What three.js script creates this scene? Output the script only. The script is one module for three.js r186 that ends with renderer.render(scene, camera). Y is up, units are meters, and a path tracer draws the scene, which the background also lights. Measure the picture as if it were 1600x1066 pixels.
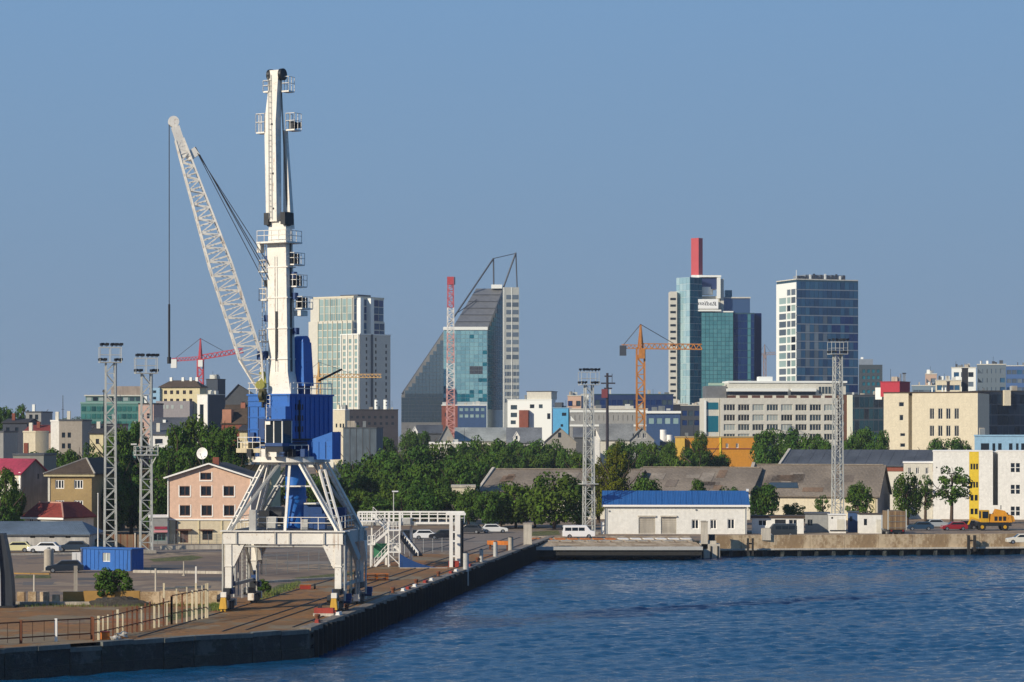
import * as THREE from 'three';
import { mergeGeometries } from 'three/addons/utils/BufferGeometryUtils.js';

// ---------------------------------------------------------------- camera, sky, sun, exposure
const F = 4000, CX = 800, HZ = 675, EYE = 16;      // focal length in photo pixels, principal column, horizon row, eye height over the quay (m)
const scene = new THREE.Scene();
const camera = new THREE.PerspectiveCamera(2 * Math.atan(533 / F) * 180 / Math.PI, 1600 / 1066, 1, 20000);
camera.position.set(0, EYE, 0);
camera.lookAt(0, EYE, -100);
camera.setViewOffset(1600, 1066, 0, -142, 1600, 1066);

function makeSky() {
  const w = 128, h = 512, data = new Float32Array(w * h * 4);
  const stops = [[-90, [0.10, 0.13, 0.17]], [-6, [0.15, 0.20, 0.28]], [0, [0.208, 0.296, 0.412]], [3, [0.206, 0.312, 0.455]], [6, [0.200, 0.327, 0.500]], [10, [0.187, 0.335, 0.550]], [25, [0.105, 0.242, 0.490]], [50, [0.062, 0.160, 0.380]], [90, [0.045, 0.122, 0.325]]];
  for (let j = 0; j < h; j++) {
    const e = (j + 0.5) / h * 180 - 90;
    let k = 0; while (k < stops.length - 2 && e > stops[k + 1][0]) k++;
    const t = Math.min(1, Math.max(0, (e - stops[k][0]) / (stops[k + 1][0] - stops[k][0])));
    for (let i = 0; i < w; i++) for (let c = 0; c < 4; c++) data[(j * w + i) * 4 + c] = c === 3 ? 1 : stops[k][1][c] * (1 - t) + stops[k + 1][1][c] * t;
  }
  const t = new THREE.DataTexture(data, w, h, THREE.RGBAFormat, THREE.FloatType);
  t.mapping = THREE.EquirectangularReflectionMapping; t.magFilter = THREE.LinearFilter; t.minFilter = THREE.LinearFilter; t.needsUpdate = true;
  return t;
}
const sky = makeSky();
scene.background = sky; scene.environment = sky;

const sun = new THREE.DirectionalLight(new THREE.Color(1.0, 0.89, 0.72), 4.9);
sun.position.set(-0.694 * 300 - 20, 0.423 * 300, 0.582 * 300 - 300);
sun.target.position.set(-20, 0, -300);
sun.castShadow = true; sun.shadow.mapSize.set(4096, 4096); sun.shadow.radius = 1;
Object.assign(sun.shadow.camera, { left: -200, right: 200, top: 200, bottom: -200, near: 1, far: 1500 });
scene.add(sun, sun.target);
scene.fog = new THREE.FogExp2(new THREE.Color(0.62, 0.74, 0.92), 0.00008);

const renderer = new THREE.WebGLRenderer({ antialias: true });
renderer.setSize(1024, 682);
renderer.toneMapping = THREE.LinearToneMapping;
renderer.toneMappingExposure = 1.0;
renderer.shadowMap.enabled = true;

// ---------------------------------------------------------------- small helpers
const V = (x, y, z) => new THREE.Vector3(x, y, z);
const wx = (px, d) => (px - CX) / F * d, wy = (py, d) => EYE - (py - HZ) / F * d, gd = (py) => F * EYE / (py - HZ);
const at = (px, py, d) => V(wx(px, d), wy(py, d), -d);       // a surveyed direction at a chosen distance
const onGround = (px, py) => V(wx(px, gd(py)), 0, -gd(py));
const R = (deg) => deg * Math.PI / 180;
let seed = 7;
const rnd = () => { seed = (seed + 0x6d2b79f5) | 0; let t = Math.imul(seed ^ (seed >>> 15), 1 | seed); t = (t + Math.imul(t ^ (t >>> 7), 61 | t)) ^ t; return ((t ^ (t >>> 14)) >>> 0) / 4294967296; };
const rr = (a, b) => a + (b - a) * rnd();
const pick = (a) => a[Math.floor(rnd() * a.length)];

// ---------------------------------------------------------------- textures (grain, stains, weathering; metres per tile in the name)
function lattice(n) { const a = new Float32Array(n * n); for (let i = 0; i < a.length; i++) a[i] = rnd(); return a; }
function tileNoise(size, cells, stretchY = 1) {                // one octave of tileable value noise
  const nx = cells, ny = Math.max(1, Math.round(cells / stretchY)), g = new Float32Array(nx * ny);
  for (let i = 0; i < g.length; i++) g[i] = rnd();
  const out = new Float32Array(size * size);
  for (let y = 0; y < size; y++) {
    const fy = y / size * ny, y0 = Math.floor(fy) % ny, y1 = (y0 + 1) % ny; let ty = fy - Math.floor(fy); ty = ty * ty * (3 - 2 * ty);
    for (let x = 0; x < size; x++) {
      const fx = x / size * nx, x0 = Math.floor(fx) % nx, x1 = (x0 + 1) % nx; let tx = fx - Math.floor(fx); tx = tx * tx * (3 - 2 * tx);
      out[y * size + x] = (g[y0 * nx + x0] * (1 - tx) + g[y0 * nx + x1] * tx) * (1 - ty) + (g[y1 * nx + x0] * (1 - tx) + g[y1 * nx + x1] * tx) * ty;
    }
  }
  return out;
}
function fbm(size, octaves) {                                   // [cells, weight, stretch]
  const out = new Float32Array(size * size); let sum = 0;
  for (const [c, w, s] of octaves) { const n = tileNoise(size, c, s || 1); for (let i = 0; i < n.length; i++) out[i] += n[i] * w; sum += w; }
  for (let i = 0; i < out.length; i++) out[i] /= sum;
  return out;
}
function texture(size, metres, shade, colour = true) {
  const d = new Uint8Array(size * size * 4);
  for (let i = 0; i < size * size; i++) { const c = shade(i); d[i * 4] = c[0] * 255; d[i * 4 + 1] = c[1] * 255; d[i * 4 + 2] = c[2] * 255; d[i * 4 + 3] = 255; }
  const t = new THREE.DataTexture(d, size, size, THREE.RGBAFormat);
  t.wrapS = t.wrapT = THREE.RepeatWrapping; t.magFilter = THREE.LinearFilter; t.minFilter = THREE.LinearMipmapLinearFilter; t.generateMipmaps = true;
  t.repeat.set(1 / metres, 1 / metres); if (colour) t.colorSpace = THREE.SRGBColorSpace; t.needsUpdate = true;
  return t;
}
const cl = (x) => Math.min(1, Math.max(0, x)), ss = (a, b, x) => { const t = cl((x - a) / (b - a)); return t * t * (3 - 2 * t); };
const mix3 = (a, b, t) => [a[0] + (b[0] - a[0]) * t, a[1] + (b[1] - a[1]) * t, a[2] + (b[2] - a[2]) * t];
const T = {};
{
  const n1 = fbm(512, [[6, 1], [14, .8], [40, .6], [110, .5]]), n2 = fbm(512, [[20, 1], [60, .8], [180, .8]]);
  T.mottle = texture(512, 9, (i) => { const v = 0.80 + 0.20 * n1[i] + 0.05 * (n2[i] - .5); return [v, v * .995, v * .985]; });
  const n3 = fbm(512, [[30, 1, 10], [70, .8, 14], [9, .9], [120, .5]]);
  T.streak = texture(512, 7, (i) => { const v = 0.72 + 0.34 * n3[i]; return [cl(v), cl(v * .985), cl(v * .96)]; });
  const n4 = fbm(512, [[12, 1], [50, .8], [140, 1]]);
  T.grainBump = texture(512, 5, (i) => [n4[i], n4[i], n4[i]], false);
  // corrugated sheet: relief across x
  T.sheetBump = texture(256, 2, (i) => { const x = (i % 256) / 256 * 8; const v = .5 + .5 * Math.sin(x * 2 * Math.PI); return [v, v, v]; }, false);
  // weathered asbestos / felt roof: lighter and darker courses with lichen
  const n5 = fbm(512, [[5, 1], [26, .8, .25], [60, .7], [150, .6]]);
  T.roof = texture(512, 12, (i) => { const v = 0.62 + 0.5 * n5[i]; return [cl(v), cl(v * .98), cl(v * .94)]; });
  // port yard: patched asphalt with dust and oil
  const a = fbm(1024, [[5, 1], [11, 1], [27, .8], [70, .6], [200, .5]]), b = fbm(1024, [[3, 1], [9, .8], [33, .7], [90, .4]]), c = fbm(1024, [[16, 1], [60, .8], [250, .8]]);
  T.yard = texture(1024, 150, (i) => {
    let col = mix3([.42, .355, .295], [.53, .445, .355], ss(.35, .65, a[i]));
    col = mix3(col, [.62, .54, .43], .8 * ss(.55, .68, b[i]));
    col = mix3(col, [.33, .31, .30], .7 * ss(.60, .72, c[i])); col = mix3(col, [.24, .22, .21], .75 * ss(.66, .70, b[i]) * ss(.5, .6, c[i]));
    const g = .9 + .2 * c[i]; return [cl(col[0] * g), cl(col[1] * g), cl(col[2] * g)];
  });
  // quay apron: rust and earth over old concrete
  const e = fbm(1024, [[4, 1], [10, 1], [24, .9], [64, .7], [190, .6]]), f = fbm(1024, [[7, 1], [19, .9], [80, .6]]), h = fbm(1024, [[40, 1], [120, 1], [300, .7]]);
  T.apron = texture(1024, 70, (i) => {
    let col = mix3([.47, .34, .18], [.57, .39, .18], ss(.35, .62, e[i]));
    col = mix3(col, [.50, .45, .36], .8 * ss(.52, .62, f[i]));
    col = mix3(col, [.32, .24, .18], .8 * ss(.57, .70, h[i]) * ss(.4, .6, e[i]));
    col = mix3(col, [.58, .30, .15], .7 * ss(.60, .70, e[i]));
    return col.map((x) => cl(x * (.86 + .26 * h[i])));
  });
  const q = fbm(512, [[5, 1], [15, 1, 3], [44, .8, 2], [130, .6]]), q2 = fbm(512, [[9, 1], [40, .8]]);
  T.wetWall = texture(512, 8, (i) => { let col = mix3([.17, .19, .19], [.46, .45, .42], ss(.40, .68, q[i])); col = mix3(col, [.17, .22, .17], .7 * ss(.55, .7, q2[i])); return col; });
  T.tanWall = texture(512, 11, (i) => { let col = mix3([.60, .50, .37], [.74, .66, .54], ss(.35, .6, q[i])); col = mix3(col, [.50, .40, .30], .35 * ss(.55, .75, q2[i])); return col.map((x) => cl(x * (.9 + .2 * q[i]))); });
  const gr = fbm(512, [[20, 1], [80, 1], [200, .8]]);
  T.grass = texture(512, 10, (i) => mix3([.23, .27, .11], [.45, .43, .22], ss(.35, .65, gr[i])));
  const rp = fbm(512, [[22, 1, .4], [46, 1, .5], [90, .9, .6], [170, .6]]);
  T.ripple = texture(512, 9, (i) => [rp[i], rp[i], rp[i]], false);
  T.paint = texture(512, 8, (i) => { const v = .90 + .12 * n3[i]; return [cl(v), cl(v * .995), cl(v * .985)]; });
  // old paint: grime, faint rust runs below seams and chips
  const pr = fbm(1024, [[90, 1, 22], [40, 1, 12], [200, .6, 30]]), pc = fbm(1024, [[60, 1], [150, 1], [330, .8]]), pg = fbm(1024, [[7, 1], [22, .8], [70, .6]]);
  T.oldPaint = texture(1024, 11, (i) => { const v = .88 + .12 * pg[i]; let c = [v, v * .993, v * .975]; c = mix3(c, [.50, .36, .26], .42 * ss(.60, .76, pr[i]) * ss(.42, .66, pg[i])); c = mix3(c, [.55, .42, .34], .3 * ss(.68, .78, pc[i])); return c.map(cl); });
  // faced stucco with faint stains
  T.stucco = texture(512, 6, (i) => { const v = .88 + .14 * n2[i] + .06 * (n3[i] - .5); return [cl(v), cl(v), cl(v * .99)]; });
}

// ---------------------------------------------------------------- materials
function M(hex, o = {}) {
  const { rough = .8, metal = 0, map, bump, bumpScale = .02, ...rest } = o;
  const m = new THREE.MeshPhysicalMaterial({ color: new THREE.Color(hex), roughness: rough, metalness: metal, ...rest });
  if (map) m.map = T[map]; if (bump) { m.bumpMap = T[bump]; m.bumpScale = bumpScale; }
  return m;
}
const m = {
  yard: M('#ffffff', { rough: .92, map: 'yard', bump: 'grainBump', bumpScale: .03 }),
  apron: M('#ffffff', { rough: .93, map: 'apron', bump: 'grainBump', bumpScale: .04 }),
  grass: M('#ffffff', { rough: .95, map: 'grass', bump: 'grainBump', bumpScale: .12 }),
  wetWall: M('#a3aaad', { rough: .6, map: 'wetWall', bump: 'grainBump', bumpScale: .05 }),
  tanWall: M('#ffffff', { rough: .9, map: 'tanWall', bump: 'grainBump', bumpScale: .05 }),
  concrete: M('#b9b2a6', { rough: .9, map: 'streak', bump: 'grainBump' }),
  concreteLight: M('#cfc9bd', { rough: .9, map: 'streak', bump: 'grainBump' }),
  concreteOchre: M('#b08a4a', { rough: .92, map: 'mottle', bump: 'grainBump' }),
  timber: M('#2b2a28', { rough: .85, map: 'streak', bump: 'grainBump' }),
  rubber: M('#191919', { rough: .75 }),
  craneWhite: M('#f0ede6', { rough: .5, map: 'oldPaint' }),
  craneGrey: M('#b9bab8', { rough: .55, map: 'oldPaint' }),
  craneBlue: M('#1a66bd', { rough: .45, map: 'oldPaint' }),
  craneDarkBlue: M('#15427e', { rough: .5, map: 'oldPaint' }),
  steelDark: M('#30343a', { rough: .5, metal: .4, map: 'mottle' }),
  steelGrey: M('#8d9294', { rough: .45, metal: .5, map: 'mottle' }),
  galvanised: M('#c4c6c1', { rough: .55, metal: .1, map: 'paint' }),
  rust: M('#7a4a30', { rough: .9, map: 'streak' }),
  paintCream: M('#ddd2b4', { rough: .7, map: 'streak' }),
  yellow: M('#e3b01c', { rough: .5, map: 'streak' }),
  orange: M('#c8731f', { rough: .7, map: 'streak' }),
  redPaint: M('#a8392a', { rough: .6, map: 'streak' }),
  whitePaint: M('#eceae5', { rough: .6, map: 'paint' }),
  glassDark: M('#1c242c', { rough: .07, specularIntensity: 1 }),
  glassMid: M('#39474f', { rough: .08 }),
  blind: M('#9aa3a0', { rough: .4 }),
  tyre: M('#17171a', { rough: .85 }),
  rim: M('#9a9da0', { rough: .35, metal: .7 }),
  lamp: M('#d8dadb', { rough: .2 }), tail: M('#8e1515', { rough: .25 }),
  bark: M('#4d3f33', { rough: .95, bump: 'grainBump', bumpScale: .05 }),
  rope: M('#3a3d42', { rough: .7, metal: .3 }),
};

// ---------------------------------------------------------------- geometry kit: collects pieces and joins them into ONE named mesh
function metricUV(g) {
  const p = g.attributes.position, n = g.attributes.normal, uv = new Float32Array(p.count * 2);
  for (let i = 0; i < p.count; i++) {
    const ax = Math.abs(n.getX(i)), ay = Math.abs(n.getY(i)), az = Math.abs(n.getZ(i));
    if (ay > ax && ay > az) { uv[i * 2] = p.getX(i); uv[i * 2 + 1] = p.getZ(i); }
    else if (ax > az) { uv[i * 2] = p.getZ(i); uv[i * 2 + 1] = p.getY(i); }
    else { uv[i * 2] = p.getX(i); uv[i * 2 + 1] = p.getY(i); }
  }
  g.setAttribute('uv', new THREE.BufferAttribute(uv, 2));
  return g;
}
const clean = (g) => { const r = g.index ? g.toNonIndexed() : g; for (const k of Object.keys(r.attributes)) if (!['position', 'normal', 'uv'].includes(k)) r.deleteAttribute(k); if (!r.attributes.normal) r.computeVertexNormals(); return r; };
class Kit {
  constructor() { this.list = []; }
  add(g, mtx) { g = clean(g); if (mtx) g.applyMatrix4(mtx); metricUV(g); this.list.push(g); return this; }
  box(cx, cy, cz, sx, sy, sz, ry = 0) { const g = new THREE.BoxGeometry(sx, sy, sz); if (ry) g.rotateY(ry); g.translate(cx, cy, cz); return this.add(g); }
  span(x0, x1, y0, y1, z0, z1) { return this.box((x0 + x1) / 2, (y0 + y1) / 2, (z0 + z1) / 2, Math.abs(x1 - x0), Math.abs(y1 - y0), Math.abs(z1 - z0)); }
  bar(a, b, w, h = w) {                                        // box section from a to b
    const d = b.clone().sub(a), L = d.length(), g = new THREE.BoxGeometry(w, h, L);
    const mt = new THREE.Matrix4(), z = d.normalize(), up = Math.abs(z.y) > .999 ? V(1, 0, 0) : V(0, 1, 0), x = up.clone().cross(z).normalize(), y = z.clone().cross(x);
    mt.makeBasis(x, y, z).setPosition(a.clone().add(b).multiplyScalar(.5));
    return this.add(g, mt);
  }
  rod(a, b, r, seg = 6, r2 = r) {                              // round section
    const d = b.clone().sub(a), L = d.length(), g = new THREE.CylinderGeometry(r2, r, L, seg);
    const q = new THREE.Quaternion().setFromUnitVectors(V(0, 1, 0), d.normalize());
    return this.add(g, new THREE.Matrix4().compose(a.clone().add(b).multiplyScalar(.5), q, V(1, 1, 1)));
  }
  hull(v) {                                                    // eight corners: bottom 0-3, top 4-7, counter-clockwise from above
    const f = [[0, 3, 2, 1], [4, 5, 6, 7], [0, 1, 5, 4], [1, 2, 6, 5], [2, 3, 7, 6], [3, 0, 4, 7]], p = [];
    for (const [a, b, c, d] of f) for (const k of [a, b, c, a, c, d]) p.push(v[k].x, v[k].y, v[k].z);
    const g = new THREE.BufferGeometry(); g.setAttribute('position', new THREE.Float32BufferAttribute(p, 3)); g.computeVertexNormals();
    return this.add(g);
  }
  poly(...faces) {                                             // flat faces given as point lists
    const p = []; for (const f of faces) for (let k = 1; k < f.length - 1; k++) for (const q of [f[0], f[k], f[k + 1]]) p.push(q.x, q.y, q.z);
    const g = new THREE.BufferGeometry(); g.setAttribute('position', new THREE.Float32BufferAttribute(p, 3)); g.computeVertexNormals();
    return this.add(g);
  }
  prism(pts, depth, mtx) {                                     // outline in x,y pushed back along -z by depth
    const s = new THREE.Shape(pts.map(([x, y]) => new THREE.Vector2(x, y))), g = new THREE.ExtrudeGeometry(s, { depth, bevelEnabled: false }); g.translate(0, 0, -depth);
    return this.add(g, mtx);
  }
  geo() { return this.list.length > 1 ? mergeGeometries(this.list) : this.list[0]; }
  mesh(name, mat, parent, o = {}) {
    const me = new THREE.Mesh(this.geo(), mat); me.name = name; me.castShadow = me.receiveShadow = true;
    if (o.pos) me.position.copy(o.pos); if (o.ry) me.rotation.y = o.ry; if (o.kind) me.userData.kind = o.kind; if (o.label) me.userData.label = o.label;
    (parent || scene).add(me); return me;
  }
}
const kit = () => new Kit();
const used = {};
const numbered = (n) => { used[n] = (used[n] ?? -1) + 1; return used[n] ? n + '_' + String(used[n]).padStart(3, '0') : n; };
function thing(name, label, category, pos = V(0, 0, 0), ry = 0, group) {
  const o = new THREE.Group(); o.name = numbered(name); o.position.copy(pos); o.rotation.y = ry; o.userData = { label, category }; if (group) o.userData.group = group;
  scene.add(o); return o;
}
function copyOf(o, pos, ry, label) { const c = o.clone(); c.name = numbered(o.name.replace(/_\d{3}$/, '')); c.position.copy(pos); c.rotation.y = ry; c.userData = { ...o.userData }; if (label) c.userData.label = label; scene.add(c); return c; }
function piece(geo, name, mat, parent, x, y, z, ry = 0, sc) { const me = new THREE.Mesh(geo, mat); me.name = name; me.position.set(x, y, z); me.rotation.y = ry; if (sc) me.scale.set(...sc); me.castShadow = me.receiveShadow = true; parent.add(me); return me; }
const BOX = metricUV(clean(new THREE.BoxGeometry(1, 1, 1)));

// ---------------------------------------------------------------- ground, quay, water
const edgeX = (d) => -16.7 + 0.125 * (d - 207.8);             // the quay edge that runs away from the camera
const A0 = [-16.7, 207.8], C0 = [edgeX(391), 391];
function sheet(name, pts, y, mat, kind = 'structure', holes = []) {
  const s = new THREE.Shape(pts.map(([x, d]) => new THREE.Vector2(x, d)));
  for (const h of holes) s.holes.push(new THREE.Path(h.map(([x, d]) => new THREE.Vector2(x, d))));
  const g = new THREE.ShapeGeometry(s); g.rotateX(-Math.PI / 2); g.translate(0, y, 0);
  const k = kit().add(g); const me = k.mesh(name, mat, scene); me.userData.kind = kind; return me;
}
const landEdge = [[-700, -375], [-37.9, 189.3], A0, C0, [27, 391], [27, 376.5], [75, 383.5], [900, 500]];
sheet('ground', [...landEdge, [5000, 500], [9000, 9000], [-9000, 9000], [-9000, -375]], 0, m.yard);
const shift = (d, off) => [edgeX(d) + off, d];
sheet('quay_apron_ground', [[-700, -374.7], [-37.9, 189.7], [A0[0] - .25, A0[1] + .3], shift(335, -.3), shift(335, -12), shift(276, -13.5), shift(247, -14), [-33, 247], [-62, 240], [-120, 236], [-700, 236]].map((p) => p), .004, m.apron);
// a strip of older paving along the back of the yard and the access road
sheet('yard_road', [[-160, 340], [-14, 340], [0, 352], [4, 404], [80, 412], [80, 424], [-10, 420], [-160, 372]], .004, M('#8a7c6e', { rough: .9, map: 'mottle', bump: 'grainBump' }));

// harbour water: real small waves near by, coarser far away
{
  const axis = (lo, hi, step, far) => { const a = []; for (let v = lo; v <= hi; v += step) a.push(v); let s = step, v = hi; while (v < far[1]) { s *= 1.5; v += s; a.push(v); } s = step; v = lo; const b = []; while (v > far[0]) { s *= 1.5; v -= s; b.unshift(v); } return [...b, ...a]; };
  const xs = axis(-46, 84, .27, [-1500, 1500]), ds = axis(168, 394, .40, [-1200, 396]);
  const waves = []; for (let k = 0; k < 34; k++) { const L = .8 * Math.pow(1.07, k) , th = R(-18) + rr(-1, 1) * .85; waves.push([2 * Math.PI / L * Math.sin(th), 2 * Math.PI / L * Math.cos(th), rr(0, 6.28), L * (k < 22 ? .0092 : .0022)]); }
  const nx = xs.length, nd = ds.length, p = new Float32Array(nx * nd * 3), uv = new Float32Array(nx * nd * 2), idx = [];
  for (let j = 0; j < nd; j++) for (let i = 0; i < nx; i++) {
    const x = xs[i], d = ds[j]; let y = 0;
    if (x > -70 && x < 130 && d > 120) {
      const gust = .75 + .5 * Math.sin(x * .043 + d * .021 + 1.3 * Math.sin(d * .05)) * Math.sin(d * .071 - x * .019 + 2);
      for (const [kx, kd, ph, am] of waves) y += am * Math.sin(kx * x + kd * d + ph); y *= gust;
    }
    const q = (j * nx + i); p[q * 3] = x; p[q * 3 + 1] = -2.4 + y; p[q * 3 + 2] = -d; uv[q * 2] = x; uv[q * 2 + 1] = d;
    if (i && j) idx.push(q, q - 1, q - nx - 1, q, q - nx - 1, q - nx);
  }
  const g = new THREE.BufferGeometry(); g.setAttribute('position', new THREE.BufferAttribute(p, 3)); g.setAttribute('uv', new THREE.BufferAttribute(uv, 2)); g.setIndex(idx); g.computeVertexNormals();
  const me = new THREE.Mesh(g, M('#074468', { rough: .1, ior: 1.33, specularIntensity: .68, bump: 'ripple', bumpScale: .09 })); me.name = 'harbour_water'; me.userData.kind = 'structure'; me.receiveShadow = true; scene.add(me);
}

// quay walls
const algae = M('#5b6560', { rough: .45, map: 'wetWall', bump: 'grainBump', bumpScale: .06 });
{
  const q = thing('quay_wall', 'dark wet concrete quay wall below the rusty railing, with a mooring ring', 'wall');
  const a = V(-80, 0, -(189.3 - (80 - 37.9) * .852)), b = V(A0[0], 0, -A0[1]);
  const dir = b.clone().sub(a).normalize(), nrm = V(-dir.z, 0, dir.x);      // towards the water
  if (nrm.z < 0) nrm.multiplyScalar(-1);
  const L = a.distanceTo(b), n = 30;
  for (let i = 0; i < n; i++) {                                              // cast sections with joints between them
    const p0 = a.clone().addScaledVector(dir, L * i / n + .02), p1 = a.clone().addScaledVector(dir, L * (i + 1) / n - .02), off = .32 + (i % 3) * .02;
    kit().bar(p0.clone().addScaledVector(nrm, off - .5).setY(-2.05), p1.clone().addScaledVector(nrm, off - .5).setY(-2.05), 1, 3.5).mesh('wall_section', m.wetWall, q);
    kit().bar(p0.clone().addScaledVector(nrm, off - .44).setY(-2.75), p1.clone().addScaledVector(nrm, off - .44).setY(-2.75), 1, 2.4).mesh('tide_band', algae, q);
    const cy = -.15 + rr(-.07, .05) - (i % 9 === 4 ? .25 : 0), co = off - .38 + rr(-.06, .06); kit().bar(p0.clone().addScaledVector(nrm, co).setY(cy), p1.clone().addScaledVector(nrm, co).setY(cy + rr(-.05, .05)), 1, .34).mesh('cope', M('#6f7472', { rough: .8, map: 'streak', bump: 'grainBump' }), q);
  }
  const rg = new THREE.TorusGeometry(.34, .07, 8, 20), mt = new THREE.Matrix4().makeRotationY(Math.atan2(nrm.x, nrm.z)).setPosition(at(92, 1022, 193.5).addScaledVector(nrm, .6)); kit().add(rg, mt).mesh('mooring_ring', m.concreteLight, q);
}
{
  const q = thing('quay_wall', 'long dark quay wall hung with timber fenders beside the crane rails', 'wall');
  const N = 15, dirx = Math.hypot(1, .125);
  for (let i = 0; i < N; i++) {
    const d0 = 207.8 + i * (183.2 / N) + .02, d1 = 207.8 + (i + 1) * (183.2 / N) - .02;
    kit().bar(V(edgeX(d0) - .3, -2.05, -d0), V(edgeX(d1) - .3, -2.05, -d1), 1, 3.5).mesh('wall_section', m.wetWall, q);
    kit().bar(V(edgeX(d0) - .12, -.1, -d0), V(edgeX(d1) - .12, -.1, -d1), 1, .40).mesh('cope', M('#8b8379', { rough: .85, map: 'streak', bump: 'grainBump' }), q);
  }
  for (let d = 209; d < 389; d += 1.9) { const x = edgeX(d) + .58, w = rr(.28, .38); kit().box(x, -1.35 + rr(-.1, .1), -d, .34, rr(2.3, 2.7), w).mesh('fender', m.timber, q); }
  for (const y of [-.62, -1.5]) kit().bar(V(edgeX(208.5) + .36, y, -208.5), V(edgeX(389) + .36, y, -389), .16, .26).mesh('waling', m.timber, q);
}
{
  const q = thing('quay_wall', 'sunlit tan concrete quay wall with a dark hollow foot below the parked lorry', 'wall');
  const pts = [[28.6, 376.5], [75, 383.5], [170, 397]];
  for (let s = 0; s < 2; s++) {
    const [x0, d0] = pts[s], [x1, d1] = pts[s + 1], n = s ? 12 : 9;
    for (let i = 0; i < n; i++) {
      const l = (t) => [x0 + (x1 - x0) * t, d0 + (d1 - d0) * t], [xa, da] = l((i + .004) / n), [xb, db] = l((i + .996) / n), o = .5 - (i % 2) * .03;
      kit().bar(V(xa, -.4, -da - o), V(xb, -.4, -db - o), 1, 2.3).mesh('wall_section', m.tanWall, q);
      kit().bar(V(xa, -1.32, -da + .1), V(xb, -1.32, -db + .1), .6, .24).mesh('ledge', m.concreteLight, q);
      kit().bar(V(xa, -2.6, -da - 1.6), V(xb, -2.6, -db - 1.6), 1, 2.2).mesh('foot', m.wetWall, q);
      for (const t of [.2, .7]) { const [xp, dp] = l((i + t) / n); kit().box(xp, -2.3, -dp - .25, .55, 2.0, .7).mesh('pile', m.wetWall, q); }
    }
  }
}
// back wall of the ferry berth
{
  const q = thing('berth_wall', 'dark recessed wall under the ferry ramp', 'wall');
  kit().span(C0[0] + .3, 26.8, -4, -.02, -391.6, -390.9).mesh('wall_section', m.wetWall, q);
  kit().span(26.6, 27.6, -4, -.02, -391, -376.6).mesh('return_wall', m.wetWall, q);
}
// crane rails and a siding set in the apron
const rail = (off, d0, label, group) => {
  const t = thing('quay_rail', label, 'rail', V(0, 0, 0), 0, group);
  kit().bar(V(edgeX(d0) + off, .03, -d0), V(edgeX(388) + off, .03, -388), .10, .07).mesh('rail_head', m.steelDark, t);
  kit().bar(V(edgeX(d0) + off - .13, .008, -d0), V(edgeX(388) + off - .13, .008, -388), .13, .012).mesh('flangeway', m.rust, t);
};
rail(-1.45, 209.5, 'steel crane rail set in the apron close to the quay edge');
rail(-11.45, 199.5, 'steel crane rail running past the end of the rusty fence');
rail(-4.6, 206.5, 'steel siding rail in the rust brown apron under the crane portal', 'siding rails');
rail(-6.15, 205, 'steel siding rail in the rust brown apron under the crane portal', 'siding rails');

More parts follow.
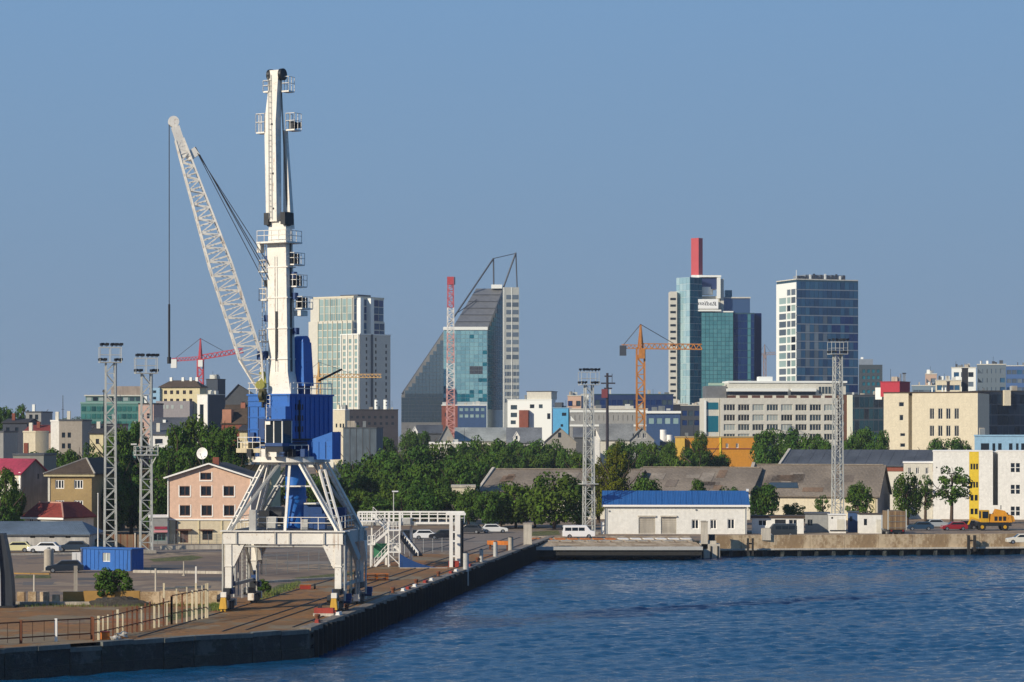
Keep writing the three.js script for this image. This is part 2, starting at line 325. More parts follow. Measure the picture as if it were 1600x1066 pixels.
// ---------------------------------------------------------------- portal crane
{
  const yaw = -Math.atan(.125), c = thing('portal_crane', 'tall white and blue portal crane with lattice boom standing on the quay', 'crane', V(edgeX(234.5) - 6.45, 0, -234.5), yaw);
  const W = m.craneWhite, G = m.craneGrey, B = m.craneBlue, DB = m.craneDarkBlue, S = m.steelDark;
  // portal: legs, bogies, beams
  for (const sx of [-1, 1]) for (const sz of [1, -1]) {
    const x = sx * 5, z = sz * 5.2;
    const lg = kit().span(x - .29, x + .29, 1.9, 5.9, z - .34, z + .34).span(x - .36, x + .36, 3.9, 4.0, z - .41, z + .41).mesh('leg', W, c);
    kit().prism([[0, 0], [0, -2.1], [-sx * .15, -2.1], [-sx * 1.15, 0]].map(([a, b]) => [a, b]), .5, new THREE.Matrix4().setPosition(x - sx * .29, 5.9, z + .25)).mesh('knee_bracket', W, lg);
    kit().prism([[0, 0], [0, -1.9], [.15, -1.9], [1.5, 0]], .5, new THREE.Matrix4().makeRotationY(sz * Math.PI / 2).setPosition(x - sz * .25, 5.9, z - sz * .34)).mesh('knee_bracket', W, lg);
    // long ladder-like cable duct on the outer face
    kit().span(x + sx * .5, x + sx * .62, .9, 6.8, z - .2, z + .2).mesh('cable_duct', G, lg);
    const bg = kit().span(x - .3, x + .3, 1.45, 2.0, z - 1.1, z + 1.1).prism([[-1.7, 1.0], [-1.45, 1.4], [1.45, 1.4], [1.7, 1.0], [1.5, .75], [-1.5, .75]], .5, new THREE.Matrix4().makeRotationY(Math.PI / 2).setPosition(x - .25, .05, z)).mesh('bogie', S, c); kit().rod(V(x - sx * .5, 1.2, z - sz * 1.5), V(x - sx * .5, 5.8, z - sz * 1.5), .07, 8).rod(V(x + sx * .15, 1.0, z - sz * 2.6), V(x + sx * .15, 5.9, z - sz * 2.6), .11, 8).mesh('cable_pipe', G, lg); kit().box(x - sx * .1, 2.6, z - sz * .75, .5, .9, .5).box(x - sx * .35, 1.7, z + sz * .2, .3, .5, .7).mesh('switch_box', DB, lg);
    for (const dz of [-1.25, -.45, .45, 1.25]) kit().rod(V(x - .12, .42, z + dz), V(x + .12, .42, z + dz), .38, 16).mesh('wheel', S, bg);
    kit().span(x - .28, x + .28, .3, .95, z - 1.8, z - 1.45).mesh('axle_guard', W, bg); kit().span(x - .28, x + .28, .3, .95, z + 1.45, z + 1.8).mesh('axle_guard', W, bg);
    kit().rod(V(x + sx * .3, .85, z - .9), V(x + sx * .95, .85, z - .9), .24, 12).box(x + sx * .75, 1.25, z - .9, .5, .5, .5).mesh('travel_motor', DB, bg);
    if (sz > 0) { const bf = kit().hull([V(x - .34, .25, z + 2.45), V(x + .34, .25, z + 2.45), V(x + .34, .25, z + 1.85), V(x - .34, .25, z + 1.85), V(x - .22, 1.25, z + 2.3), V(x + .22, 1.25, z + 2.3), V(x + .22, 1.25, z + 1.85), V(x - .22, 1.25, z + 1.85)].map((v) => v)).mesh('buffer', m.yellow, c); kit().box(x, 1.5, z + 2.05, .5, .45, .4).mesh('buffer_cap', W, bf); kit().box(x - .16, .13, z + 2.2, .14, .24, .3).box(x + .16, .13, z + 2.2, .14, .24, .3).mesh('rail_sweeper', sx > 0 ? m.redPaint : m.yellow, bf); }
  }
  for (const sz of [1, -1]) {
    const bm = kit().span(-5.45, 5.45, 5.95, 7.05, sz * 5.2 - .38, sz * 5.2 + .38).span(-5.7, 5.7, 7.05, 7.15, sz * 5.2 - .6, sz * 5.2 + .6).mesh('portal_beam', W, c);
    for (const x of [-4.3, -.75, .55, 3.7]) kit().span(x, x + .14, 5.95, 7.0, sz * 5.65 - .06, sz * 5.65 + .06).mesh('stiffener', G, bm);
    kit().rod(V(-4.4, 5.72, sz * 5.3), V(4.4, 5.72, sz * 5.3), .09, 8).rod(V(-4.4, 5.72, sz * 5.3), V(-4.4, 2.6, sz * 5.3), .09, 8).mesh('cable_pipe', G, bm);
    kit().span(-3.1, -2.5, 7.15, 9.0, sz * 5.2 - .3, sz * 5.2 + .3).mesh('cable_drum_box', G, bm);
  }
  for (const sx of [-1, 1]) kit().span(sx * 5 - .42, sx * 5 + .42, 5.92, 7.03, -4.75, 4.75).mesh('portal_beam', G, c);
  // ladder on the seaward leg and its cage
  { const k = kit(); for (const z of [3.2, 3.75]) k.rod(V(5.75, 1.2, z), V(5.75, 6.9, z), .04); for (let y = 1.4; y < 6.9; y += .35) k.rod(V(5.75, y, 3.2), V(5.75, y, 3.75), .03); k.mesh('ladder', m.paintCream, c, { kind: 'stuff' }); }
  // pyramid struts up to the slewing ring
  const ring = [V(-2.6, 13.2, 1.4), V(-.9, 13.2, 2.8), V(1.0, 13.2, 2.8), V(2.5, 13.2, 1.2), V(2.5, 13.2, -1.2), V(1, 13.2, -2.8), V(-1, 13.2, -2.8), V(-2.6, 13.2, -1.4)];
  const foot = { a: V(-5, 7.1, 5.1), b: V(5, 7.1, 5.1), d: V(5, 7.1, -5.1), e: V(-5, 7.1, -5.1) };
  for (const [p, q, w, mt] of [[foot.a, ring[0], .36, W], [foot.a, ring[1], .30, G], [foot.b, ring[2], .34, W], [foot.b, ring[3], .42, W], [foot.d, ring[4], .38, W], [foot.d, ring[5], .32, G], [foot.e, ring[6], .36, G], [foot.e, ring[7], .36, W]]) { const dv = q.clone().sub(p).normalize(), sd = V(-dv.z, 0, dv.x).normalize().multiplyScalar(w * .62), k = kit().bar(p.clone().add(sd), q.clone().add(sd), w * .42, w * .62).bar(p.clone().sub(sd), q.clone().sub(sd), w * .42, w * .62); for (let i = 1; i < 9; i++) { const e = p.clone().lerp(q, i / 9); k.bar(e.clone().add(sd), e.clone().sub(sd), w * .3, w * .3); } k.mesh('strut', mt, c); }
  kit().bar(V(.1, 7.1, 5.1), V(.05, 13.2, 2.8), .22, .22).mesh('strut', W, c);
  kit().bar(V(5.6, 7.0, 4.6), V(6.3, 4.6, 3.0), .5, .5).mesh('stair_stringer', G, c);
  // pivot column with platforms
  const pv = kit().rod(V(0, 7.2, 0), V(0, 13, 0), .95, 24).rod(V(0, 9.9, 0), V(0, 10.1, 0), 1.05, 24).mesh('pivot_column', B, c);
  kit().span(.9, 2.6, 7.2, 9.3, -1, .8).mesh('slip_ring_cabinet', DB, pv);
  kit().span(-1.6, 1.8, 11.0, 11.12, 1.0, 2.2).mesh('platform', W, pv);
  kit().span(1.0, 3.2, 9.4, 9.52, -.6, 1.2).mesh('platform', W, pv);
  // deck of the portal and its railings
  kit().span(-4.6, 4.6, 7.16, 7.22, -4.5, 4.5).mesh('deck', S, c);
  const rails = (pts, y0, h, n, parent, mat = W, o) => { const k = kit(); for (let i = 0; i + 1 < pts.length; i++) { const [x0, z0] = pts[i], [x1, z1] = pts[i + 1]; for (const f of [1, .55]) k.rod(V(x0, y0 + h * f, z0), V(x1, y0 + h * f, z1), .035, 5); const c2 = Math.max(1, Math.round(Math.hypot(x1 - x0, z1 - z0) / n)); for (let j = 0; j <= c2; j++) k.rod(V(x0 + (x1 - x0) * j / c2, y0, z0 + (z1 - z0) * j / c2), V(x0 + (x1 - x0) * j / c2, y0 + h, z0 + (z1 - z0) * j / c2), .035, 5); } const me = k.mesh('railing', mat, parent); if (o) { me.position.copy(o.pos); me.rotation.y = o.ry; } return me; };
  rails([[-4.8, 4.6], [4.6, 4.6], [4.6, -4.6], [-4.8, -4.6], [-4.8, 4.6]], 7.22, 1.1, 1.6, c);
  for (const [x, z, w, h, mt] of [[2.9, 3.2, 1.1, 1.4, DB], [-1.6, 2.6, .8, 1.1, G], [3.6, -2.4, 1.2, 1.8, DB], [-3.4, -2.2, 1.0, 1.5, S], [1.6, 3.6, .6, .9, G]]) kit().box(x, 7.22 + h / 2, z, w, h, w * .8).mesh('cabinet', mt, c);
  kit().rod(V(-3.2, 8.2, -3.4), V(-1.9, 8.2, -3.4), .85, 22).mesh('cable_drum', S, c);
  for (const sx of [-1, 1]) { const k = kit(); for (const z of [-2.4, -1.9]) k.rod(V(sx * 5.5, .6, z), V(sx * 5.5, 7.2, z), .04, 5); for (let y = .9; y < 7.1; y += .36) k.rod(V(sx * 5.5, y, -2.4), V(sx * 5.5, y, -1.9), .03, 4); k.mesh('ladder', G, c, { kind: 'stuff' }); kit().bar(V(sx * 5, 2.2, 4.8), V(sx * 5, 2.2, -4.8), .22, .3).mesh('sill_beam', G, c); kit().bar(V(sx * 5, 2.4, 4.6), V(sx * 5, 5.7, 1.0), .2, .2).bar(V(sx * 5, 2.4, -4.6), V(sx * 5, 5.7, -1.0), .2, .2).mesh('side_brace', G, c); }

  // ---- slewing part; everything below turns with the house
  const sl = { pos: V(-.4, 0, 0), ry: R(-30) - yaw };
  const put = (k, name, mat, parent = c, o = {}) => { const me = k.mesh(name, mat, parent, o); if (parent === c) { me.position.copy(sl.pos); me.rotation.y = sl.ry; } return me; };
  const disc = put(kit().rod(V(0, 13.25, 0), V(0, 13.75, 0), 3.55, 48).rod(V(0, 13.0, 0), V(0, 13.25, 0), 2.9, 40), 'slewing_ring', W);
  // machine house with ribbed cladding
  const hs = put(kit().span(-3, 1.6, 15.1, 19.3, -4.4, 2.6).span(-3.1, 1.7, 19.3, 19.45, -4.5, 2.7), 'machine_house', B);
  for (let i = 0; i < 9; i++) { const z = 2.3 - i * .75; kit().span(1.6, 1.68, 15.2, 19.2, z - .06, z + .06).mesh('cladding_rib', B, hs); }
  for (const y of [16.2, 17.3, 18.3, 18.8]) kit().span(-3, -.3, y, y + .08, 2.6, 2.67).mesh('cladding_rib', B, hs);
  for (const x of [-2.9, -1.9, -1.1]) kit().span(x, x + .08, 15.2, 18.3, 2.6, 2.66).mesh('cladding_rib', DB, hs);
  kit().span(-1.75, -1.15, 15.2, 17.2, 2.6, 2.68).mesh('door', DB, hs);
  for (const y of [16.0, 17.0, 18.0]) kit().span(1.6, 1.66, y, y + .5, .5, 1.7).mesh('louvre', S, hs);
  put(kit().span(-2.4, 1.3, 13.75, 15.1, -3.8, 1.8), 'turntable', DB);
  for (const [x, z] of [[-1.6, 2.9], [-.7, 2.6], [.3, 3.0], [1.4, 2.4]]) put(kit().rod(V(x, 13.75, z), V(x, 14.6, z), .3, 14), 'winch_motor', x === -.7 ? W : DB);
  // balcony at the house side
  const bal = put(kit().span(-3.9, -1.2, 14.1, 14.5, 1.2, 3.2).span(-3.9, -3.0, 14.5, 15.1, 1.0, 2.6), 'balcony', m.paintCream);
  rails([[-3.8, 3.1], [-1.3, 3.1]], 14.5, 1.0, .8, c, W, sl); rails([[-1.0, 3.5], [1.9, 3.3], [3.0, 1.6]], 13.75, 1.05, .7, c, W, sl);
  // driver's cab
  const cab = put(kit().span(.1, 2.0, 14.7, 15.0, 2.75, 4.3).span(.1, 2.0, 17.0, 17.15, 2.65, 4.4), 'cab', DB);
  for (const [x, z] of [[.14, 4.24], [1.96, 4.24], [.14, 2.82], [1.96, 2.82], [1.05, 4.24]]) kit().span(x - .05, x + .05, 15, 17, z - .05, z + .05).mesh('window_post', W, cab);
  kit().span(.2, 1.9, 15.0, 17, 4.2, 4.23).mesh('window', m.glassDark, cab); kit().span(1.93, 1.96, 15, 17, 2.88, 4.18).mesh('window', m.glassDark, cab); kit().span(.13, .16, 15, 17, 2.88, 4.18).mesh('window', m.glassDark, cab);
  kit().span(.3, 1.85, 17.15, 18.3, 2.7, 3.6).mesh('cab_roof_box', B, cab); kit().span(.1, 2.0, 14.2, 14.7, 2.9, 4.2).mesh('cab_floor_box', S, cab); kit().box(.5, 16.8, 4.35, .5, .3, .15).mesh('wiper_box', W, cab);
  // clutter on and around the house
  { const k = kit(); for (const y of [19.95, 20.45]) k.rod(V(-3, y, 2.6), V(-1.7, y, 2.6), .04, 5).rod(V(1.6, y, 2.0), V(1.6, y, -4.3), .04, 5).rod(V(-3, y, 2.6), V(-3, y, -4.3), .04, 5); for (let z = 2.4; z > -4.4; z -= 1.1) k.rod(V(1.6, 19.45, z), V(1.6, 20.45, z), .04, 5).rod(V(-3, 19.45, z), V(-3, 20.45, z), .04, 5); put(k, 'railing', W); }
  { const k = kit(); for (const x of [-.85, -.45]) k.rod(V(x, 13.8, 2.75), V(x, 19.4, 2.75), .035, 5); for (let y = 14; y < 19.4; y += .38) k.rod(V(-.85, y, 2.75), V(-.45, y, 2.75), .03, 4); put(k, 'ladder', W, c, { kind: 'stuff' }); }
  for (const [x, y, z, sx, sy, sz] of [[-.3, 17.8, 2.75, .7, .8, .3], [-2.4, 15.6, 2.75, .5, .7, .25], [-.2, 15.7, 2.8, .5, 1.0, .4]]) put(kit().box(x, y, z, sx, sy, sz), 'junction_box', DB);
  put(kit().rod(V(1.72, 15.3, 2.3), V(1.72, 15.3, -4.2), .09, 8).rod(V(1.72, 18.9, 1.2), V(1.72, 15.3, 1.2), .07, 8), 'pipe', S); put(kit().rod(V(-3.08, 18.6, 2.5), V(-3.08, 15.2, 2.5), .08, 8), 'pipe', S);
  put(kit().box(-.8, 20.0, -1.6, 1.6, 1.0, 1.6).rod(V(-2.2, 19.45, -2.4), V(-2.2, 20.6, -2.4), .3, 14), 'roof_ventilator', DB);
  for (const [x, z, w] of [[-2.3, 3.2, .5], [.9, 3.9, .7], [2.1, 3.0, .6], [2.9, 2.2, .5], [-.2, 3.9, .45]]) put(kit().box(x, 14.1, z, w, .7, .5), 'control_box', pick([DB, S, B, W]));
  // counterweight
  const cw = put(kit().hull([V(2.6, 13.5, 1.2), V(5.3, 13.5, 1.2), V(5.3, 13.5, -.2), V(2.6, 13.5, -.2), V(2.6, 15.2, 1.2), V(5.3, 16.0, 1.2), V(5.3, 16.0, -.2), V(2.6, 15.2, -.2)]), 'counterweight', B);
  kit().span(1.3, 2.6, 13.8, 14.9, .0, 1.0).mesh('bracket', DB, cw);
  for (const x of [3.1, 3.8, 4.5]) kit().span(x, x + .07, 13.6, 15.1, 1.2, 1.26).mesh('rib', B, cw);
  // column
  const hullBox = (x0, x1, z0, z1, ya, X0, X1, Z0, Z1, yb) => [V(x0, ya, z1), V(x1, ya, z1), V(x1, ya, z0), V(x0, ya, z0), V(X0, yb, Z1), V(X1, yb, Z1), V(X1, yb, Z0), V(X0, yb, Z0)];
  const col = put(kit().hull(hullBox(-1.55, .95, .2, 1.5, 19.45, -1.5, .62, .3, 1.5, 21.5)).hull(hullBox(-1.5, .62, .3, 1.5, 21.5, -1.62, .45, .45, 1.55, 33.2)), 'column', W);
  for (const x of [-.75, -.5]) kit().hull(hullBox(x, x + .06, 1.5, 1.56, 21.5, x - .06, x + .0, 1.5, 1.61, 32)).mesh('welded_rib', W, col);
  kit().span(-.7, -.45, 22.5, 27, 1.52, 1.60).mesh('cable_slot', S, col);
  const pf = put(kit().span(-2.3, 1.0, 33.2, 33.35, -.3, 2.3), 'column_platform', W); rails([[-2.25, 2.25], [.95, 2.25], [.95, -.25]], 33.35, 1.0, .8, c, W, sl);
  kit().span(-2.6, -2.2, 32.4, 33.2, 1.2, 1.8).mesh('lamp_box', W, pf);
  put(kit().hull(hullBox(-1.55, .45, .4, 1.5, 33.35, -1.45, .4, .5, 1.5, 35.2)), 'column_head', W);
  for (const x of [-1.75, .1]) put(kit().span(x, x + .5, 34.9, 36.0, .5, 1.9).rod(V(x + .1, 35.4, 1.2), V(x + .45, 35.4, 1.2), .65, 18), 'sheave_block', S);
  // box jib standing upright on the column
  const jib = put(kit().hull(hullBox(-1.6, -.42, 1.0, 1.75, 35.2, -1.8, -.55, .9, 1.75, 44.2)).hull(hullBox(-1.8, -.55, .9, 1.75, 44.2, -1.35, -.35, 1.0, 1.75, 47.4)).hull(hullBox(-1.35, -.35, 1.0, 1.75, 47.4, -1.2, -.22, 1.15, 1.75, 49.0)), 'box_jib', W);
  for (const [y, x] of [[44, -1], [39.5, -.9], [36.3, -.85]]) kit().span(x, x + .14, y, y + .16, 1.74, 1.8).mesh('inspection_hole', S, jib);
  for (const x of [-1.5, -.22]) kit().rod(V(x, 48.6, 1.35), V(x + .3, 48.6, 1.35), .55, 20).mesh('head_sheave', S, jib);
  put(kit().hull(hullBox(-.5, .35, .0, .6, 34.6, -.5, -.2, .3, .6, 43.6)), 'tie_strut', W);
  const plat = (x0, x1, z0, z1, y, h = 1.0) => { put(kit().span(x0, x1, y, y + .14, z0, z1), 'service_platform', W); rails([[x0, z0], [x0, z1], [x1, z1], [x1, z0]], y + .1, h, .6, c, W, sl); };
  plat(-2.7, -1.75, .9, 1.8, 43.3, 1.7); plat(.0, .95, -.2, .9, 43.5, 1.5); plat(-1.9, -1.2, 1, 1.8, 47.0); plat(-.2, .6, .4, 1.3, 47.0, 1.3);
  put(kit().span(.1, .55, 43.6, 44.4, .0, .6).rod(V(.1, 44.1, -.3), V(.75, 44.1, -.3), .28, 14), 'jib_winch', S);
  // machinery cages on the column's sides
  for (const [x0, x1, y, z] of [[.4, 1.25, 29.2, .1], [.4, 1.05, 31.2, .2], [.45, 1.6, 27.2, -.3]]) { put(kit().span(x0, x1, y, y + .12, z - .8, z + .9), 'service_platform', W); put(kit().span(x0 + .1, x1 - .3, y + .12, y + 1.1, z - .4, z + .4), 'limit_switch_box', S); rails([[x0, z + .9], [x1, z + .9], [x1, z - .8]], y + .1, 1.05, .5, c, W, sl); }
  put(kit().span(.5, 1.3, 26.6, 27.1, -.7, .4), 'floodlight_box', W);
  for (const [y] of [[30.6], [28.0], [24.2]]) { put(kit().span(-2.5, -1.6, y, y + .12, .7, 1.7), 'service_platform', W); rails([[-2.45, .7], [-2.45, 1.65], [-1.65, 1.65]], y + .1, 1.0, .5, c, W, sl); }
  { const k = kit(); for (const x of [-2.35, -1.95]) k.rod(V(x, 19.5, 1.3), V(x, 33.2, 1.3), .035, 5); for (let y = 19.8; y < 33; y += .4) k.rod(V(-2.35, y, 1.3), V(-1.95, y, 1.3), .025, 4); put(k, 'ladder', W, c, { kind: 'stuff' }); }
  put(kit().span(-2.6, -1.7, 22.6, 23.4, .8, 1.8), 'limit_switch_box', DB);
  { const k = kit(); for (const x of [-1.2, -.9]) k.rod(V(x, 35.4, 1.85), V(x - .12, 48.6, 1.85), .03, 4); for (let y = 35.6; y < 48.5; y += .5) k.rod(V(-1.22, y, 1.85), V(-.98, y, 1.85), .022, 4); put(k, 'ladder', G, c, { kind: 'stuff' }); }
  for (const [x, r] of [[.56, .05], [.68, .035], [.46, .04]]) put(kit().rod(V(x + .1, 21.5, 1.0), V(x - .1, 33.2, .9), r, 6), 'cable', S);
  for (const [x, r] of [[-.1, .035], [.0, .03]]) put(kit().rod(V(x, 35.2, .5), V(x - .35, 48.8, 1.2), r, 6), 'cable', S);
  for (const [x, y, z] of [[.75, 30.3, .7], [.8, 28.4, .6], [.85, 25.2, .5], [-1.85, 26.4, 1.2], [-1.85, 29.6, 1.2], [-1.8, 31.8, 1.2]]) put(kit().box(x, y, z, .4, .6, .5), 'junction_box', pick([S, DB, W]));
  for (const y of [22.6, 25.4, 28.2, 31.0]) kit().hull(hullBox(-1.62, .68, .28, 1.6, y, -1.62, .66, .28, 1.6, y + .1)).mesh('flange', W, col);
  // blue hoist unit behind the column
  const hu = put(kit().hull(hullBox(.3, 1.45, -1.5, .1, 20.2, .35, 1.3, -1.3, 0, 24.2)).rod(V(.2, 24.2, -.6), V(1.25, 24.2, -.6), .6, 20), 'hoist_unit', B);
  kit().span(.4, 1.2, 19.45, 20.2, -1.3, 0).mesh('pedestal', DB, hu);
  put(kit().rod(V(1.2, 20.7, -2.6), V(2.6, 21.8, -4.4), .1, 8), 'exhaust_pipe', S);
  // hook block parked in front of the column
  const hb = put(kit().rod(V(-1.35, 19.3, 2.9), V(-.95, 19.3, 2.9), .5, 18).span(-1.45, -.85, 18.7, 19.9, 2.7, 3.1), 'hook_block', M('#4c4a22', { rough: .6, map: 'streak' }));
  kit().rod(V(-1.15, 18.7, 2.9), V(-1.15, 18.2, 2.9), .12, 8).mesh('hook', S, hb);
  // lattice boom, luffed up to the left
  {
    const bo = { pos: V(-.4, 0, 0), ry: R(-80) - yaw }, put2 = (k, name, mat, o = {}) => { const me = k.mesh(name, mat, c, o); me.position.copy(bo.pos); me.rotation.y = bo.ry; return me; };
    const f = V(0, 19.7, 2.75), t = V(0, 42.6, 10.2), n = 36, ax = t.clone().sub(f), up = V(1, 0, 0).cross(ax.clone().normalize()).normalize().multiplyScalar(-1);
    const half = (s) => s < .14 ? .22 + .78 * s / .14 : s < .5 ? 1.0 : 1.0 - .62 * (s - .5) / .5;
    const P = (s, a, b) => f.clone().addScaledVector(ax, s).addScaledVector(V(1, 0, 0), a * half(s) * .85).addScaledVector(up, b * half(s));
    for (const a of [-1, 1]) for (const b of [-1, 1]) { const k = kit(); for (let i = 0; i < n; i++) k.bar(P(i / n, a, b), P((i + 1) / n, a, b), .16, .16); put2(k, 'boom_chord', W); }
    const k = kit();
    for (let i = 0; i < n; i++) {
      const s0 = i / n, s1 = (i + 1) / n, z = i % 2 ? 1 : -1;
      for (const b of [-1, 1]) { k.bar(P(s0, -z, b), P(s1, z, b), .085, .085); if (i % 2 === 0) k.bar(P(s0, -1, b), P(s0, 1, b), .08, .08); }
      for (const a of [-1, 1]) { k.bar(P(s0, a, -z), P(s1, a, z), .095, .095); k.bar(P(s0, a, -1), P(s0, a, 1), .08, .08); }
    }
    put2(k, 'boom_bracing', W, { kind: 'stuff' });
    const up2 = (s, x, b) => f.clone().addScaledVector(ax, s).add(V(x, 0, 0)).addScaledVector(up, b);
    const head = put2(kit().bar(up2(.93, 0, 0), up2(1.05, 0, 0), .75, .75).bar(up2(.925, 0, .1), up2(.94, 0, 1.2), .6, .8), 'boom_head', W);
    const sh = up2(1.07, 0, 0); kit().rod(sh.clone().add(V(-.3, 0, 0)), sh.clone().add(V(.3, 0, 0)), .5, 18).mesh('head_sheave', W, head);
    put2(kit().rod(up2(.025, -.9, 0), up2(.025, .9, 0), .4, 16).bar(up2(.01, 0, .3), up2(.07, 0, .6), .9, .5), 'boom_foot_winch', M('#b9b45a', { rough: .6, map: 'paint' }));
    const tip = sh.clone().add(V(0, 0, .4));
    const rp = put2(kit().rod(V(tip.x, tip.y, tip.z), V(tip.x, 22.6, tip.z), .04, 6), 'hoist_rope', m.rope);
    kit().rod(V(tip.x, 27.6, tip.z), V(tip.x, 22.8, tip.z), .10, 8).mesh('rope_swivel', S, rp); kit().rod(V(tip.x, 22.8, tip.z), V(tip.x, 22.2, tip.z), .18, 10).mesh('hook', S, rp);
    for (const [s, x, y, r] of [[.955, -.25, 30.2, .04], [.955, .25, 29.6, .04], [.94, 0, 28.6, .035], [.93, .3, 31.0, .035]]) put2(kit().rod(up2(s, x, 1.15), V(x, y, 1.9), r, 6), 'luffing_rope', m.rope);
  }
}

// ---------------------------------------------------------------- builders for buildings, masts, trees, cars
// A building stands with the left end of its front at its origin, front along +x facing +z. l, r: columns of the front's ends; e: column where the
// visible side ends; d: distance of the nearest corner; yaw > 0 turns the front to the left.
function building(name, label, category, { l, r, e, d, yaw = 0, dep, top, y0 = 0, group }) {
  if (!yaw) yaw = l >= CX ? Math.atan((l - CX) / F) * 180 / Math.PI + .3 : r <= CX ? Math.atan((r - CX) / F) * 180 / Math.PI - .3 : .05;   // squared up to the quay mouth
  const s = F / d, a = R(yaw), b = Math.abs(a), k = (px) => (px - CX) / F, near = V(wx(yaw >= 0 ? r : l, d), 0, -d);
  const w = yaw >= 0 ? (near.x - k(l) * d) / (Math.cos(b) + k(l) * Math.sin(b)) : (k(r) * d - near.x) / (Math.cos(b) - k(r) * Math.sin(b));
  if (dep === undefined) dep = e === undefined ? 12 : yaw >= 0 ? (k(e) * d - near.x) / (Math.sin(b) - k(e) * Math.cos(b)) : (near.x - k(e) * d) / (Math.sin(b) + k(e) * Math.cos(b));
  const org = yaw >= 0 ? near.clone().add(V(-w * Math.cos(a), 0, -w * Math.sin(a))) : near;
  const g = thing(name, label, category, org, -a, group), h = wy(top, d);
  return { g, w, dep, h, d, s, U: (px) => (px - l) / (r - l) * w, Y: (py) => wy(py, d), Us: (px) => yaw > 0 ? (px - r) / (e - r) * dep : (px - e) / (l - e) * dep, y0 };
}
const faceM = (b, side) => side === 'right' ? new THREE.Matrix4().makeRotationY(Math.PI / 2).setPosition(b.w, 0, 0) : side === 'left' ? new THREE.Matrix4().makeRotationY(-Math.PI / 2).setPosition(0, 0, -b.dep) : new THREE.Matrix4();
// wall leaf with real openings; each opening [u0,u1,v0,v1] gets a window set back in it
function wallLeaf(b, side, ops, mat, o = {}) {
  const { y0 = b.y0, y1 = b.h, u0 = 0, u1 = side === 'front' ? b.w : b.dep, t = .3, name = 'wall', glass = [m.glassDark], frame, cols = 2, rowsN = 1, outline } = o;
  const sh = new THREE.Shape((outline || [[u0, y0], [u1, y0], [u1, y1], [u0, y1]]).map(([x, y]) => new THREE.Vector2(x, y)));
  for (const q of ops) sh.holes.push(new THREE.Path([[q[0], q[2]], [q[0], q[3]], [q[1], q[3]], [q[1], q[2]]].map(([x, y]) => new THREE.Vector2(x, y))));
  const g = new THREE.ExtrudeGeometry(sh, { depth: t, bevelEnabled: false }); g.translate(0, 0, -t);
  const mt = faceM(b, side);
  kit().add(g, mt).mesh(name, mat, b.g);
  for (const q of ops) {
    const [a0, a1, c0, c1, kind] = q, w = a1 - a0, h = c1 - c0, cx = (a0 + a1) / 2, cy = (c0 + c1) / 2;
    const win = new THREE.Mesh(BOX, kind === 'door' ? (o.doorMat || m.steelGrey) : pick(glass)); win.name = kind === 'door' ? 'door' : 'window'; win.castShadow = win.receiveShadow = true;
    win.applyMatrix4(mt.clone().multiply(new THREE.Matrix4().makeTranslation(cx, cy, -t * .62)).multiply(new THREE.Matrix4().makeScale(w + .02, h + .02, .05))); b.g.add(win);
    if (frame && kind !== 'door') {
      const k = kit(), f = o.fw || .08, nc = q[5] || cols;                     // frame in window-local metres, cancelling the pane's scale
      k.span(-w / 2, w / 2, -h / 2, -h / 2 + f, 0, .06).span(-w / 2, w / 2, h / 2 - f, h / 2, 0, .06).span(-w / 2, -w / 2 + f, -h / 2 + f, h / 2 - f, 0, .06).span(w / 2 - f, w / 2, -h / 2 + f, h / 2 - f, 0, .06);
      for (let i = 1; i < nc; i++) k.span(-w / 2 + w * i / nc - f / 2, -w / 2 + w * i / nc + f / 2, -h / 2 + f, h / 2 - f, 0, .055);
      for (let i = 1; i < rowsN; i++) k.span(-w / 2 + f, w / 2 - f, -h / 2 + h * i / rowsN - f / 2, -h / 2 + h * i / rowsN + f / 2, 0, .05);
      const gm = k.geo(); gm.translate(0, 0, .03); gm.scale(1 / (w + .02), 1 / (h + .02), 1 / .05);
      const fr = new THREE.Mesh(gm, frame); fr.name = 'frame'; fr.castShadow = true; win.add(fr);
    }
  }
}
function core(b, mat, { t = .3, sides = ['front'], y1 = b.h, roof, par = .0, name = 'wall' } = {}) {
  const x0 = sides.includes('left') ? t : 0, x1 = b.w - (sides.includes('right') ? t : 0), z1 = sides.includes('front') ? -t : 0;
  kit().span(x0, x1, b.y0, y1 - .02, -b.dep, z1).mesh(name, mat, b.g);
  if (roof) { kit().span(-.15, b.w + .15, y1, y1 + (par || .35), -b.dep - .15, .15).mesh('roof', roof, b.g); if (b.d > 480 && b.w > 4) { const yr = y1 + (par || .35); for (let i = 0; i < 4; i++) { const sx = rr(.4, 1.8), sy = rr(.5, 1.5); kit().box(rr(1, b.w - 1), yr + sy / 2, -rr(1.5, Math.min(8, b.dep - 1)), sx, sy, rr(.5, 1.5)).mesh('roof_unit', pick([m.galvanised, m.steelGrey, m.concrete]), b.g); } const ax = rr(1, b.w - 1); kit().rod(V(ax, yr, -2), V(ax, yr + rr(1.5, 3.5), -2), .05, 5).mesh('aerial', m.steelDark, b.g); } }
}
const gridOps = (us, vs) => { const o = []; for (const [v0, v1] of vs) for (const [u0, u1] of us) o.push([u0, u1, v0, v1]); return o; };
const rowsPx = (b, pys, hpx) => pys.map((y) => [b.Y(y + hpx / 2), b.Y(y - hpx / 2)]);
const colsPx = (b, pxs, wpx) => pxs.map((x) => [b.U(x - wpx / 2), b.U(x + wpx / 2)]);
const even = (a, z, n) => Array.from({ length: n }, (_, i) => a + (z - a) * (i + .5) / n);
